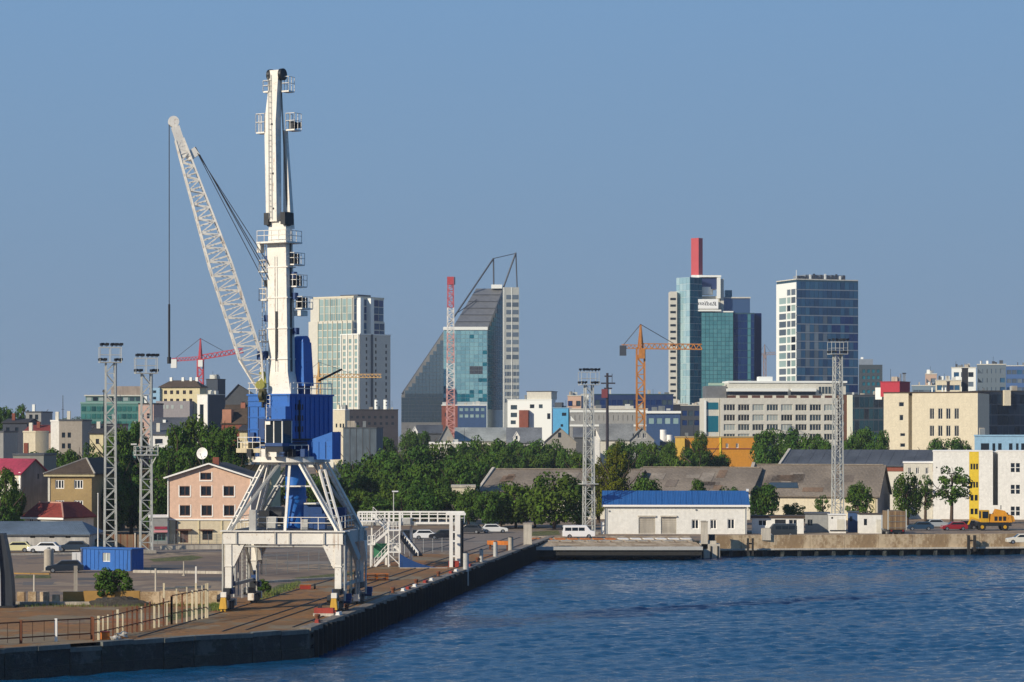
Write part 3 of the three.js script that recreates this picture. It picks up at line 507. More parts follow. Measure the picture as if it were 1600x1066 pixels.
// curtain wall: every pane a thin slab of its own in front of a mullion-coloured core
function panes(b, side, u0, u1, v0, v1, cols, rows, mats, o = {}) {
  const { gu = .12, gv = .2, z = .06, name = 'pane' } = o, mt = faceM(b, side), cw = (u1 - u0) / cols, ch = (v1 - v0) / rows, g = new THREE.BoxGeometry(cw - gu, ch - gv, .1); metricUV(g);
  for (let j = 0; j < rows; j++) for (let i = 0; i < cols; i++) {
    if (o.skip && o.skip(i, j)) continue;
    const me = new THREE.Mesh(g, o.choose ? o.choose(i, j) : pick(mats)); me.name = name; me.castShadow = me.receiveShadow = true;
    me.applyMatrix4(mt.clone().multiply(new THREE.Matrix4().makeTranslation(u0 + cw * (i + .5), v0 + ch * (j + .5), z)).multiply(new THREE.Matrix4().makeRotationFromEuler(new THREE.Euler(rr(-.012, .012), rr(-.012, .012), 0)))); b.g.add(me);
  }
}
const patchMats = [M('#9d948a', { rough: .9, map: 'roof' }), M('#7b7168', { rough: .9, map: 'roof' }), M('#86705d', { rough: .9, map: 'roof' })];
// gabled roof: ridge along the front ('x') or running back ('z')
function gable(b, axis, eave, ridge, mat, o = {}) {
  const { over = .35, t = .18, hip = 0, gableMat = m.whitePaint } = o, w = b.w, D = b.dep;
  if (axis === 'x') {
    const y = (f) => eave + (ridge - eave) * f, zf = over, zb = -D - over, zm = -D / 2, hL = o.hipL ?? hip, hR = o.hipR ?? hip;
    const slab = (p) => { const q = p.map((v) => v.clone().add(V(0, -t, 0))); const f = [p, q.slice().reverse()]; for (let i = 0; i < p.length; i++) { const j = (i + 1) % p.length; f.push([p[j], p[i], q[i], q[j]]); } return f; };
    const lo = eave - over * (ridge - eave) / (D / 2);
    kit().poly(...slab([V(-over, lo, zf), V(w + over, lo, zf), V(w + over - hR, ridge, zm), V(-over + hL, ridge, zm)])).mesh('roof', mat, b.g);
    kit().poly(...slab([V(w + over, lo, zb), V(-over, lo, zb), V(-over + hL, ridge, zm), V(w + over - hR, ridge, zm)])).mesh('roof', mat, b.g);
    const onSlope = (x, f, up) => V(x, lo + (ridge - lo) * f + up, zf + (zm - zf) * f);
    if (o.seams) for (let x = hL + .4; x < w - hR; x += o.seams) kit().bar(onSlope(x, .01, .015), onSlope(x, .99, .015), .04, .05).mesh('standing_seam', mat, b.g);
    if (o.patches) for (let i = 0; i < o.patches; i++) { const x = rr(2, w - 6), wd = rr(1.2, 4), f0 = rr(.05, .6), f1 = f0 + rr(.12, .35); kit().poly([onSlope(x, f0, .05), onSlope(x + wd, f0, .05), onSlope(x + wd, f1, .05), onSlope(x, f1, .05)]).mesh('roof_sheet', patchMats[i % 3], b.g); }
    if (o.patches) kit().bar(V(0, ridge + .08, zm), V(w, ridge + .08, zm), .5, .14).mesh('ridge_cap', patchMats[0], b.g);
    if (hL) kit().poly(...slab([V(-over, lo, zb), V(-over, lo, zf), V(-over + hL, ridge, zm)])).mesh('roof', mat, b.g); else kit().prism([[-D, eave - .02], [0, eave - .02], [-D / 2, ridge - t]], .25, new THREE.Matrix4().makeRotationY(-Math.PI / 2).setPosition(.0, 0, 0)).mesh('gable_wall', o.gableL || gableMat, b.g);
    if (hR) kit().poly(...slab([V(w + over, lo, zf), V(w + over, lo, zb), V(w + over - hR, ridge, zm)])).mesh('roof', mat, b.g); else kit().prism([[0, eave - .02], [D, eave - .02], [D / 2, ridge - t]], .25, new THREE.Matrix4().makeRotationY(Math.PI / 2).setPosition(w, 0, 0)).mesh('gable_wall', o.gableR || gableMat, b.g);
  } else {
    const lo = eave - over * (ridge - eave) / (w / 2), xm = o.xm ?? w / 2;
    const slab = (p) => { const q = p.map((v) => v.clone().add(V(0, -t, 0))); const f = [p, q.slice().reverse()]; for (let i = 0; i < p.length; i++) { const j = (i + 1) % p.length; f.push([p[j], p[i], q[i], q[j]]); } return f; };
    const zf = over, zb = -D - over;
    kit().poly(...slab([V(-over, lo, zb), V(-over, lo, zf), V(xm, ridge, zf), V(xm, ridge, zb)])).mesh('roof', mat, b.g);
    kit().poly(...slab([V(w + over, lo, zf), V(w + over, lo, zb), V(xm, ridge, zb), V(xm, ridge, zf)])).mesh('roof', mat, b.g);
  }
}

// ---- lattice mast
function latticeMast(name, label, px, d, topPy, wBase, wTop, mat, o = {}) {
  const H = wy(topPy, d), t = thing(name, label, o.category || 'mast', V(wx(px, d), 0, -d), R(o.yaw ?? 20), o.group), n = o.n || Math.round(H / (wBase * .9));
  const P = (s, a, b) => { const h = (wBase + (wTop - wBase) * s) / 2; return V(a * h, s * H, b * h); }, bw = o.bw || .11;
  const matAt = o.bands || (() => mat);
  if (o.bands) {                                                    // painted in bands: one part per band
    for (let q = 0; q < o.nb; q++) { const k = kit(); for (let i = Math.round(n * q / o.nb); i < Math.round(n * (q + 1) / o.nb); i++) { const s0 = i / n, s1 = (i + 1) / n; for (const a of [-1, 1]) for (const b of [-1, 1]) k.bar(P(s0, a, b), P(s1, a, b), bw * 1.4, bw * 1.4); const z = i % 2 ? 1 : -1; for (const b of [-1, 1]) { k.bar(P(s0, -z, b), P(s1, z, b), bw, bw); k.bar(P(s0, b, -z), P(s1, b, z), bw, bw); k.bar(P(s0, -1, b), P(s0, 1, b), bw, bw); } } k.mesh('mast_section', matAt(q), t, { kind: 'stuff' }); }
  } else {
    for (const a of [-1, 1]) for (const b of [-1, 1]) kit().bar(P(0, a, b), P(1, a, b), bw * 1.5, bw * 1.5).mesh('leg', mat, t);
    const k = kit(); for (let i = 0; i < n; i++) { const s0 = i / n, s1 = (i + 1) / n, z = i % 2 ? 1 : -1; for (const b of [-1, 1]) { k.bar(P(s0, -z, b), P(s1, z, b), bw * .85, bw * .85); k.bar(P(s0, b, -z), P(s1, b, z), bw * .85, bw * .85); if (i) { k.bar(P(s0, -1, b), P(s0, 1, b), bw * .6, bw * .6); k.bar(P(s0, b, -1), P(s0, b, 1), bw * .6, bw * .6); } } }
    k.mesh('bracing', mat, t, { kind: 'stuff' });
    kit().box(0, .2, 0, wBase + .9, .4, wBase + .9).mesh('foundation', m.concrete, t);
  }
  return { t, H, P };
}
const floodGeo = (() => { const k = kit().hull([V(-.34, -.2, .1), V(.34, -.2, .1), V(.26, -.16, -.22), V(-.26, -.16, -.22), V(-.34, .26, .02), V(.34, .26, .02), V(.26, .16, -.26), V(-.26, .16, -.26)]).span(-.05, .05, -.42, -.18, -.1, 0); return k.geo(); })();
function floodMast(label, px, d, topPy, o = {}) {
  const { t, H } = latticeMast('floodlight_mast', label, px, d, topPy + 22, 1.55, 1.15, m.galvanised, { group: undefined, n: o.n, yaw: 14 });
  const pl = kit().span(-1.45, 1.45, H, H + .1, -1.0, 1.0).span(-1.5, 1.5, H + 2.0, H + 2.08, .85, .95).span(-1.5, 1.5, H + 2.0, H + 2.08, -.95, -.85).mesh('head_platform', m.galvanised, t);
  const k = kit(); for (const x of [-1.42, 0, 1.42]) for (const z of [-.95, .95]) k.rod(V(x, H, z), V(x, H + 2.05, z), .045, 5); for (const z of [-.95, .95]) k.rod(V(-1.42, H + 1.05, z), V(1.42, H + 1.05, z), .03, 5); k.mesh('railing', m.galvanised, pl);
  for (const [x, y] of [[-1.3, .42], [-.75, .42], [.8, .42], [1.35, .42], [-1.1, 2.45], [-.45, 2.45], [.3, 2.45], [.85, 2.45], [1.4, 2.45]]) { const f = piece(floodGeo, 'floodlight', m.steelDark, pl, x + rr(-.06, .06), H + y, .9, rr(-.5, .5)); f.rotation.x = rr(.1, .5); f.scale.setScalar(.72); const f2 = piece(floodGeo, 'floodlight', m.steelDark, pl, x, H + y, -.9, Math.PI + rr(-.5, .5)); f2.scale.setScalar(.7); }
  kit().rod(V(.9, 0, -.9), V(.9, H, -.75), .07, 6).mesh('cable_pipe', m.galvanised, t);
  return { t, H };
}

// ---- trees
function crownGeo(sd, { clumps = 52, leaves = 84, leaf = .066, lump = .36, low = -.9, hue = 0 } = {}) {
  const keep = seed; seed = sd; const p = [], n = [], c = [];
  for (let q = 0; q < clumps; q++) {
    let x, y, z, r; do { x = rr(-1, 1); y = rr(-1, 1); z = rr(-1, 1); r = Math.hypot(x, y, z); } while (r > 1 || r < .35 || y < low);
    const f = rr(.62, .92) / Math.max(r, .6); x *= f; y *= f; z *= f; const tone = rr(.72, 1.25), warm = rr(-.12, .2) + hue, R0 = lump * rr(.6, 1.15);
    for (let i = 0; i < leaves; i++) {
      let a, b, e, s; do { a = rr(-1, 1); b = rr(-1, 1); e = rr(-1, 1); s = Math.hypot(a, b, e); } while (s > 1 || s < .1);
      const k = R0 * Math.pow(s, .35) / s, cx = x + a * k, cy = y + b * k * .8, cz = z + e * k, o = V(a / s + rr(-.6, .6), b / s + rr(-.4, .7), e / s + rr(-.6, .6)).normalize();
      const u = V(rr(-1, 1), rr(-1, 1), rr(-1, 1)).cross(o).normalize(), v = o.clone().cross(u), L = leaf * rr(.6, 1.25), Wd = L * rr(.55, .9);
      const P = [V(cx, cy, cz).addScaledVector(u, -L), V(cx, cy, cz).addScaledVector(v, -Wd), V(cx, cy, cz).addScaledVector(u, L), V(cx, cy, cz).addScaledVector(v, Wd)];
      const lt = tone * rr(.75, 1.25), col = [.050 * lt * (1 + warm), .103 * lt, .016 * lt * (1 - warm * .5)];
      for (const w of [0, 1, 2, 0, 2, 3]) { p.push(P[w].x, P[w].y, P[w].z); n.push(o.x, o.y, o.z); c.push(...col); }
    }
  }
  seed = keep;
  const g = new THREE.BufferGeometry(); g.setAttribute('position', new THREE.Float32BufferAttribute(p, 3)); g.setAttribute('normal', new THREE.Float32BufferAttribute(n, 3)); g.setAttribute('color', new THREE.Float32BufferAttribute(c, 3)); return g;
}
const leafMat = new THREE.MeshPhysicalMaterial({ color: 0xffffff, vertexColors: true, roughness: .9, specularIntensity: .15, side: THREE.DoubleSide });
const crowns = { round: [crownGeo(11), crownGeo(12), crownGeo(13), crownGeo(14, { hue: -.1 })], open: [crownGeo(21, { clumps: 30, leaves: 80, lump: .3, leaf: .066 }), crownGeo(22, { clumps: 26, leaves: 80, lump: .3, leaf: .066 })], rusty: [crownGeo(31, { clumps: 48, leaves: 80, lump: .3, leaf: .058, hue: .75 })], bright: [crownGeo(41, { hue: .16 }), crownGeo(42, { hue: .08 })], bush: [crownGeo(51, { clumps: 34, leaves: 110, low: -.45, leaf: .07 })] };
const trunkGeo = (() => {
  const out = []; for (let v = 0; v < 3; v++) { const k = kit(); k.rod(V(0, 0, 0), V(.01, .55, 0), .035, 8, .024); const nb = 6; for (let i = 0; i < nb; i++) { const a = i * 2.4 + v, y = .3 + .05 * i, L = rr(.18, .3); const e = V(Math.cos(a) * L, y + rr(.15, .3), Math.sin(a) * L); k.rod(V(.005, y, 0), e, .014, 5, .006); k.rod(e, e.clone().add(V(Math.cos(a + .6) * .1, .12, Math.sin(a + .6) * .1)), .006, 4, .003); } k.rod(V(.01, .55, 0), V(0, .85, .02), .024, 6, .006); out.push(k.geo()); } return out;
})();
// px, d: where it stands; top: row of its top; wpx: width of the crown in photo pixels; low: fraction of height where the crown starts
function tree(name, label, px, d, top, wpx, o = {}) {
  const s = F / d, H = wy(top, d), rx = wpx / s / 2, low = o.low ?? .18, cr = (1 - low) * H / 2;
  const t = thing(name, label, o.category || 'tree', V(wx(px, d), 0, -d), rnd() * 6.28, o.group);
  const u = rnd(), kind = o.kind || (u < .62 ? 'round' : u < .9 ? 'bright' : 'open');
  const tr = piece(pick(trunkGeo), 'trunk', m.bark, t, 0, 0, 0); tr.scale.set(H * .9, H, H * .9);
  const lobe = (cx, cy, cz, ra, rb, nm) => { const set = crowns[kind]; const cme = piece(pick(set), nm, leafMat, t, cx, cy, cz, rnd() * 6.28); cme.scale.set(ra / 1.06, rb / 1.05, ra / 1.06); return cme; };
  const nl = Math.max(1, Math.min(3, Math.round(cr / rx * .9)));
  if (nl === 1) lobe(0, H - cr, 0, rx, cr, 'crown');
  else { const rb = cr / nl * 1.28; for (let i = 0; i < nl; i++) { const f = i / (nl - 1); lobe(i ? rr(-.12, .12) * rx : 0, low * H + rb + (2 * cr - 2 * rb) * f, i ? rr(-.12, .12) * rx : 0, rx * (i === nl - 1 ? .84 : 1), rb, 'crown'); } }
  return t;
}

// ---- cars
const carMats = {};
function car(name, label, pos, ry, colour, o = {}) {
  const t = thing(name, label, o.category || 'car', pos, ry, o.group), van = o.van, L = van ? 4.9 : 4.3, Wd = van ? 1.85 : 1.7, Hh = van ? 1.95 : 1.42;
  const paint = carMats[colour] ||= M(colour, { rough: .3, clearcoat: .6, clearcoatRoughness: .15 });
  const sb = (pts, w, bev) => { const g = new THREE.ExtrudeGeometry(new THREE.Shape(pts.map(([x, y]) => new THREE.Vector2(x, y))), { depth: w - 2 * bev, bevelEnabled: true, bevelSize: bev, bevelThickness: bev, bevelSegments: 2, curveSegments: 4 }); g.translate(0, 0, -(w - 2 * bev) / 2); return g; };
  const arch = (x) => [[x + .38, .3], [x + .3, .52], [x, .66], [x - .3, .52], [x - .38, .3]];
  const body = van ? [[-L / 2 + .06, .34], [-L / 2 + .06, 1.0], [-L / 2 + .2, Hh - .06], [L / 2 - 1.35, Hh - .06], [L / 2 - .75, 1.15], [L / 2 - .08, .98], [L / 2 - .06, .34], ...arch(1.5), ...arch(-1.4)]
    : [[-L / 2 + .06, .34], [-L / 2 + .06, .82], [-L / 2 + .2, .92], [L / 2 - 1.2, .92], [L / 2 - .2, .76], [L / 2 - .06, .62], [L / 2 - .06, .34], ...arch(1.32), ...arch(-1.3)];
  kit().add(sb(body, Wd, .05)).mesh('body', paint, t);
  if (!van) {
    kit().add(sb([[-L / 2 + .32, .95], [-L / 2 + .75, Hh - .05], [.35, Hh - .05], [L / 2 - 1.2, .95]], Wd - .22, .05)).mesh('roof', paint, t);
    for (const z of [-1, 1]) kit().prism([[-L / 2 + .55, .98], [-L / 2 + .85, Hh - .1], [.3, Hh - .1], [L / 2 - 1.38, .98]], .03, new THREE.Matrix4().setPosition(0, 0, z * (Wd / 2 - .095) + .015)).mesh('side_window', m.glassDark, t);
    kit().poly([V(L / 2 - 1.2, .96, Wd / 2 - .2), V(L / 2 - 1.2, .96, -Wd / 2 + .2), V(.42, Hh - .06, -Wd / 2 + .28), V(.42, Hh - .06, Wd / 2 - .28)].map((v) => v.add(V(.045, .02, 0)))).mesh('windscreen', m.glassDark, t);
    kit().poly([V(-L / 2 + .3, .97, -Wd / 2 + .2), V(-L / 2 + .3, .97, Wd / 2 - .2), V(-L / 2 + .68, Hh - .06, Wd / 2 - .28), V(-L / 2 + .68, Hh - .06, -Wd / 2 + .28)].map((v) => v.add(V(-.03, .01, 0)))).mesh('rear_window', m.glassDark, t);
  } else {
    for (const z of [-1, 1]) for (const [x0, x1] of [[-2.1, -1.15], [-1.05, -.15], [-.05, .85]]) kit().span(x0, x1, 1.12, 1.62, z * (Wd / 2 - .01) - .015, z * (Wd / 2 - .01) + .015).mesh('side_window', m.glassDark, t);
    kit().poly([V(L / 2 - .78, 1.17, Wd / 2 - .15), V(L / 2 - .78, 1.17, -Wd / 2 + .15), V(L / 2 - 1.33, Hh - .1, -Wd / 2 + .2), V(L / 2 - 1.33, Hh - .1, Wd / 2 - .2)].map((v) => v.add(V(.06, .03, 0)))).mesh('windscreen', m.glassDark, t);
    kit().span(-L / 2 - .01, -L / 2 + .08, 1.15, 1.65, -Wd / 2 + .2, Wd / 2 - .2).mesh('rear_window', m.glassDark, t);
  }
  for (const x of [van ? 1.5 : 1.32, van ? -1.4 : -1.3]) for (const z of [-1, 1]) { const w = kit().rod(V(x, .31, z * (Wd / 2 - .2)), V(x, .31, z * (Wd / 2 - .01)), .31, 16).mesh('wheel', m.tyre, t); kit().rod(V(x, .31, z * (Wd / 2 - .03)), V(x, .31, z * (Wd / 2 + .005)), .19, 12).mesh('rim', m.rim, w); }
  for (const z of [-1, 1]) { kit().box(L / 2 - .05, .66, z * (Wd / 2 - .28), .08, .14, .34).mesh('headlight', m.lamp, t); kit().box(-L / 2 + .04, .76, z * (Wd / 2 - .22), .06, .18, .24).mesh('tail_light', m.tail, t); }
  return t;
}

// ---------------------------------------------------------------- port foreground
// rusty railing along the front edge, then a barred fence turning back to the crane
{
  const t = thing('railing', 'low rusty pipe railing with one whitewashed post along the quay edge', 'railing');
  const xs = [-70, -30, 32, 87, 143], pts = xs.map((x) => V(wx(x, gd(1008 - x * .06)), 0, -gd(1008 - x * .06) - .1));
  pts.forEach((p, i) => kit().box(p.x, .88, p.z, .2, 1.76, .2).mesh('post', i === 3 ? m.whitePaint : m.rust, t));
  for (let i = 0; i + 1 < pts.length; i++) for (const y of [1.62, .45]) kit().bar(pts[i].clone().setY(y), pts[i + 1].clone().setY(y), .08, .10).mesh('pipe', m.rust, t);
  for (let i = 1; i < 4; i++) for (const f of [.33, .66]) kit().rod(pts[i].clone().lerp(pts[i + 1], f).setY(.1), pts[i].clone().lerp(pts[i + 1], f).setY(1.62), .02, 5).mesh('baluster', m.rust, t);
}
{
  const t = thing('barred_fence', 'leaning rusty fence of peeling white bars beside the crane rail', 'fence');
  const p0 = onGround(146, 1002), p1 = onGround(268, 976), p2 = onGround(322, 966), seg = (a, b, n, h0, h1, off) => {
    for (let i = 0; i <= n; i++) { const f = i / n, p = a.clone().lerp(b, f), h = (h0 + (h1 - h0) * f) * rr(.9, 1.12), k = (i + off) % 4; kit().box(p.x + rr(-.05, .05), h / 2, p.z, k === 1 ? .18 : .12, h, .11).mesh('bar', rnd() < .22 + f * .5 + off * .25 ? m.paintCream : m.rust, t); }
    for (const y of [.35, .92]) kit().bar(a.clone().setY(h0 * y), b.clone().setY(h1 * y), .06, .08).mesh('rail', m.rust, t);
  };
  seg(p0, p1, 17, 1.75, 2.15, 0); seg(p1, p2, 7, 2.6, 2.7, 1);
  kit().bar(onGround(256, 968).setY(2.6), onGround(325, 962).setY(2.6), .09, .12).mesh('rail', m.paintCream, t);
  for (const x of [256, 306, 324]) { const p = onGround(x, 966); kit().box(p.x, 1.5, p.z, .16, 3.0, .16).mesh('post', m.paintCream, t); }
}
// block wall behind the apron
{
  const t = thing('block_wall', 'low wall of ochre concrete blocks with gaps beside the yard', 'wall');
  let px = 26; const d = 238; let i = 0;
  while (px < 338) { const w = i < 4 ? rr(9, 13) : rr(24, 34), gap = i < 4 ? rr(3, 7) : rr(.5, 1), h = i < 4 ? rr(.7, 1.2) : 1.12 + (i % 2) * .08; kit().box(wx(px + w / 2, d), h / 2, -d - .3 - rnd() * .15, w / F * d, h, .55, rr(-.03, .03) * (i < 4 ? 6 : 1)).mesh('block', i < 4 || px > 200 ? m.tanWall : m.concreteOchre, t); px += w + gap; i++; }
  kit().span(wx(16, d), wx(238, d), 0, .28, -d + .9, -d + 1.4).mesh('kerb', m.concrete, t);
}
// dark heap added where the bush's shade falls on the wall
{
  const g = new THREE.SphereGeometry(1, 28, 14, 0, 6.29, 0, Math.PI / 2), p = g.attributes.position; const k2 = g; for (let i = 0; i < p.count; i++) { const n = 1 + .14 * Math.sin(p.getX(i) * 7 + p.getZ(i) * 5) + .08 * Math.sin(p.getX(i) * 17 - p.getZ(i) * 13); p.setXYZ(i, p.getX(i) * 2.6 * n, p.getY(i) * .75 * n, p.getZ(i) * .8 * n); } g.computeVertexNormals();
  const h = kit().add(g).mesh('bush_shade_heap', M('#4a463f', { rough: .95, map: 'mottle', bump: 'grainBump', bumpScale: .1 }), scene, { pos: V(wx(186, 236), -.02, -236) }); h.name = numbered('bush_shade_heap'); h.userData = { label: 'low dark heap added where the shade of the bush falls', category: 'heap' };
}
// curved dark leg of a neighbouring crane at the frame edge
{
  const t = thing('crane_leg', 'curved dark steel crane leg foot on the apron by the low block wall', 'crane leg', V(wx(3, 233), 0, -233));
  const pts = []; for (let i = 0; i <= 14; i++) { const f = i / 14; pts.push([.95 - .85 * Math.pow(f, 1.9), f * 6.6]); }
  const out = [[-1.6, 0], ...pts, [-1.6, 6.6]];
  kit().prism(out, 1.5, new THREE.Matrix4().setPosition(0, .15, 0)).mesh('leg_plate', M('#2c3440', { rough: .5, map: 'streak' }), t);
  kit().prism([[-1.6, 0], [-.05, 0], [-.1, 3.0], [-.5, 6.6], [-1.6, 6.6]], .25, new THREE.Matrix4().setPosition(0, .15, .3)).mesh('stiffener', m.craneGrey, t);
  kit().box(-.4, .09, -.6, 3.2, .18, 2.2).mesh('foot_plate', m.steelDark, t);
}
// leaning posts in the yard
const posts = (list) => { for (const [px, py, h, label, mat, w] of list) { const p = onGround(px, py), t = thing('marker_post', label, 'post', p, rr(-.3, .3), undefined); kit().box(0, h / 2, 0, w, h, w).mesh('shaft', mat, t); kit().box(0, .06, 0, w + .2, .12, w + .2).mesh('base', m.concrete, t); } };
posts([[53, 930, 2.0, 'thin pale post standing behind the gappy blocks of the low wall', m.concreteLight, .13], [118, 927, 2.7, 'thick grey concrete post between the parked dark car and the low wall', m.concrete, .34], [243, 936, 2.9, 'slim dirty white post between the bush and the barred fence', m.concreteLight, .15], [306, 934, 3.0, 'tall slim whitewashed post rising behind the barred fence', m.whitePaint, .15], [287, 900, 1.6, 'short grey post near the kerb behind the barred fence', m.concrete, .12]]);
// blue container cabin
{
  const b = building('container_cabin', 'bright blue site container with a small window beside the bush', 'container', { l: 128, r: 205, e: 224, d: 294, yaw: 26, top: 859 });
  wallLeaf(b, 'front', [[b.U(160), b.U(172), b.Y(879), b.Y(865)]], m.craneBlue, { glass: [m.blind], frame: m.whitePaint, y1: b.h });
  core(b, m.craneBlue, { roof: M('#2a6fc0', { rough: .5, map: 'mottle' }), par: .1 });
  for (let i = 1; i < 12; i++) { const u = b.w * i / 12; if (u > b.U(158) && u < b.U(174)) continue; kit().span(u - .05, u + .05, .15, b.h - .1, 0, .05).mesh('cladding_rib', m.craneBlue, b.g); }
  for (let i = 0; i < 8; i++) { const z = -b.dep * (i + .5) / 8; kit().span(b.w, b.w + .05, .15, b.h - .1, z - .06, z + .06).mesh('cladding_rib', m.craneBlue, b.g); }
  for (const u of [.04, b.w - .04]) kit().span(u - .07, u + .07, 0, b.h, -.01, .07).mesh('corner_post', m.craneDarkBlue, b.g);
}
// tank, cabinet
{ const t = thing('vertical_tank', 'grey cylindrical tank standing left of the dark parked car', 'tank', onGround(76, 893)); kit().rod(V(0, .1, 0), V(0, 2.45, 0), .55, 24).rod(V(0, 2.45, 0), V(0, 2.6, 0), .5, 24, .3).mesh('shell', m.concrete, t); kit().rod(V(0, 2.6, 0), V(0, 2.75, 0), .18, 12).mesh('lid', m.steelGrey, t); kit().box(0, .05, 0, 1.4, .1, 1.4).mesh('base', m.concrete, t); }
{ const t = thing('switch_cabinet', 'white electrical cabinet against the left end of the blue container', 'cabinet', onGround(119, 888), .15); kit().box(0, 1.0, 0, 1.0, 1.7, .6).mesh('case', m.whitePaint, t); kit().box(.0, 1.0, .31, .02, 1.5, .02).mesh('door_gap', m.steelDark, t); kit().box(0, .08, 0, 1.05, .16, .65).mesh('plinth', m.concrete, t); }
// cars of the yard
car('parked_car', 'dark saloon car parked between the grey tank and the blue container', onGround(101, 895), R(188), '#1d2733');
car('parked_car', 'pale yellow car parked at the grey shed with the small square windows', onGround(24, 863), R(184), '#d9d2a0');
car('parked_car', 'white hatchback parked at the grey shed beside the dark estate', onGround(69, 864), R(178), '#e4e4e2');
car('parked_car', 'dark blue car parked at the right end of the grey shed', onGround(113, 862), R(183), '#2c3a48');
car('parked_car', 'dark grey car parked between the white hatchback and the blue car', onGround(91, 858), R(178), '#3b3e44');
car('parked_car', 'teal car parked behind the blue container by the board fence', onGround(152, 858), R(5), '#2f5a58');
// kerbs and low barriers
for (const [x0, y0, x1, y1, h, lab] of [[10, 868, 118, 866, .22, 'pale concrete kerb in front of the cars at the grey shed'], [208, 895, 350, 897, .3, 'low concrete barrier running behind the barred fence'], [250, 859, 356, 858, .55, 'white concrete ledge at the foot of the pink house'], [20, 897, 78, 898, .14, 'yellowed kerb left of the dark saloon car'], [400, 912, 530, 905, .25, 'pale kerb beyond the crane portal']]) {
  const a = onGround(x0, y0), b = onGround(x1, y1), t = thing('kerb', lab, 'kerb'), n = Math.max(2, Math.round(a.distanceTo(b) / 2.2));
  for (let i = 0; i < n; i++) kit().bar(a.clone().lerp(b, (i + .01) / n).setY(h / 2), a.clone().lerp(b, (i + .985) / n).setY(h / 2), .32, h).mesh('kerb_stone', lab.startsWith('yellowed') ? m.concreteOchre : m.concreteLight, t);
}
// wire fence behind the portal
function wireFence(label, p0, p1, h, n, mat) {
  const t = thing('wire_fence', label, 'fence'); for (let i = 0; i <= n; i++) { const p = p0.clone().lerp(p1, i / n); kit().box(p.x, h / 2, p.z, .07, h, .07).mesh('post', mat, t); }
  const k = kit(); for (const y of [.1, .3, .5, .7, .85, .98]) k.rod(p0.clone().setY(h * y), p1.clone().setY(h * y), .012, 4); const c = n * 9; for (let i = 0; i < c; i++) { const p = p0.clone().lerp(p1, i / c); k.rod(p.clone().setY(.05), p.clone().setY(h), .008, 4); } k.mesh('wire_mesh', m.steelGrey, t, { kind: 'stuff' });
}
wireFence('tall wire mesh fence seen through the crane portal', onGround(398, 901), onGround(545, 886), 2.4, 9, m.steelGrey);
wireFence('wire fence across the yard under the white gangway', onGround(632, 866), onGround(705, 862), 1.9, 5, m.galvanised);
wireFence('grey wire fence in front of the pink house', onGround(246, 853), onGround(352, 853), 1.6, 8, m.steelGrey);
// grass strips
{ const g = (pts, y) => { const o = sheet('grass_verge', pts.map(([x, py]) => [wx(x, gd(py)), gd(py)]), y, m.grass, 'structure'); o.name = numbered('grass_verge'); };
  g([[412, 925], [440, 912], [470, 911], [462, 917], [430, 930]], .02); g([[232, 874], [300, 868], [318, 871], [300, 876], [240, 878]], .012); g([[25, 899], [78, 899], [80, 904], [22, 904]], .012); g([[460, 903], [560, 893], [562, 897], [470, 908]], .012); g([[832, 831], [872, 829], [876, 836], [830, 838]], .012); g([[258, 960], [345, 938], [352, 944], [330, 955], [262, 972]], .012);
  // tufts standing in the near strip
  const blade = new THREE.BufferGeometry(); blade.setAttribute('position', new THREE.Float32BufferAttribute([-.03, 0, 0, .03, 0, 0, .01, .4, .05], 3)); blade.computeVertexNormals();
  const im = new THREE.InstancedMesh(blade, M('#5d6b2a', { rough: .9, side: THREE.DoubleSide }), 2600), mt = new THREE.Matrix4(), q = new THREE.Quaternion();
  for (let i = 0; i < 2600; i++) { const big = i % 3, px = big === 0 ? rr(405, 470) : big === 1 ? rr(25, 345) : rr(330, 352), py = big === 0 ? 935 - (px - 405) * .33 + rr(-6, 5) : big === 1 ? rr(944, 949) : rr(935, 955), p = onGround(px, py); q.setFromAxisAngle(V(0, 1, 0), rnd() * 6.28); mt.compose(p, q, V(1, rr(.3, .9), 1)); im.setMatrixAt(i, mt); }
  im.name = 'grass_tufts'; im.userData = { kind: 'stuff', label: 'rough grass tufts growing along the kerbs and the crane rail', category: 'grass' }; im.castShadow = im.receiveShadow = true; scene.add(im);
}
// quay-edge furniture: piles, bollards, painted blocks
for (const [px, py, h, w, lab, mat] of [[728, 891, 1.95, .62, 'thick round pile with a white side closest to the tall gangway portal', m.craneGrey], [752, 880, 1.65, .42, 'slim pale mooring pile between two thicker piles on the quay edge', m.craneGrey], [774, 871, 1.95, .5, 'pale round pile under the end of the orange beam', m.craneGrey], [798, 861, 1.8, .66, 'square grey pile between the orange beam and the ferry ramp', m.concrete]]) {
  const p = onGround(px, py), t = thing('fender_pile', lab, 'pile', p); kit().rod(V(0, -1.8, 0), V(0, h, 0), w / 2 + .02, w > .65 ? 4 : 16).mesh('shaft', mat, t); kit().rod(V(0, h, 0), V(0, h + .1, 0), w / 2, w > .65 ? 4 : 16, w / 3).mesh('cap', m.steelDark, t);
}
{ const t = thing('timber_beam', 'rusty orange beam lying across the top of the fender piles', 'beam'); kit().bar(V(wx(763, 348), .95, -348), V(wx(797, 345), 1.0, -345), .5, .55).mesh('beam', m.orange, t); kit().box(wx(766, 348), .35, -348, .3, .7, .3).mesh('support', m.rust, t); kit().box(wx(793, 345.3), .35, -345.3, .3, .7, .3).mesh('support', m.rust, t); }
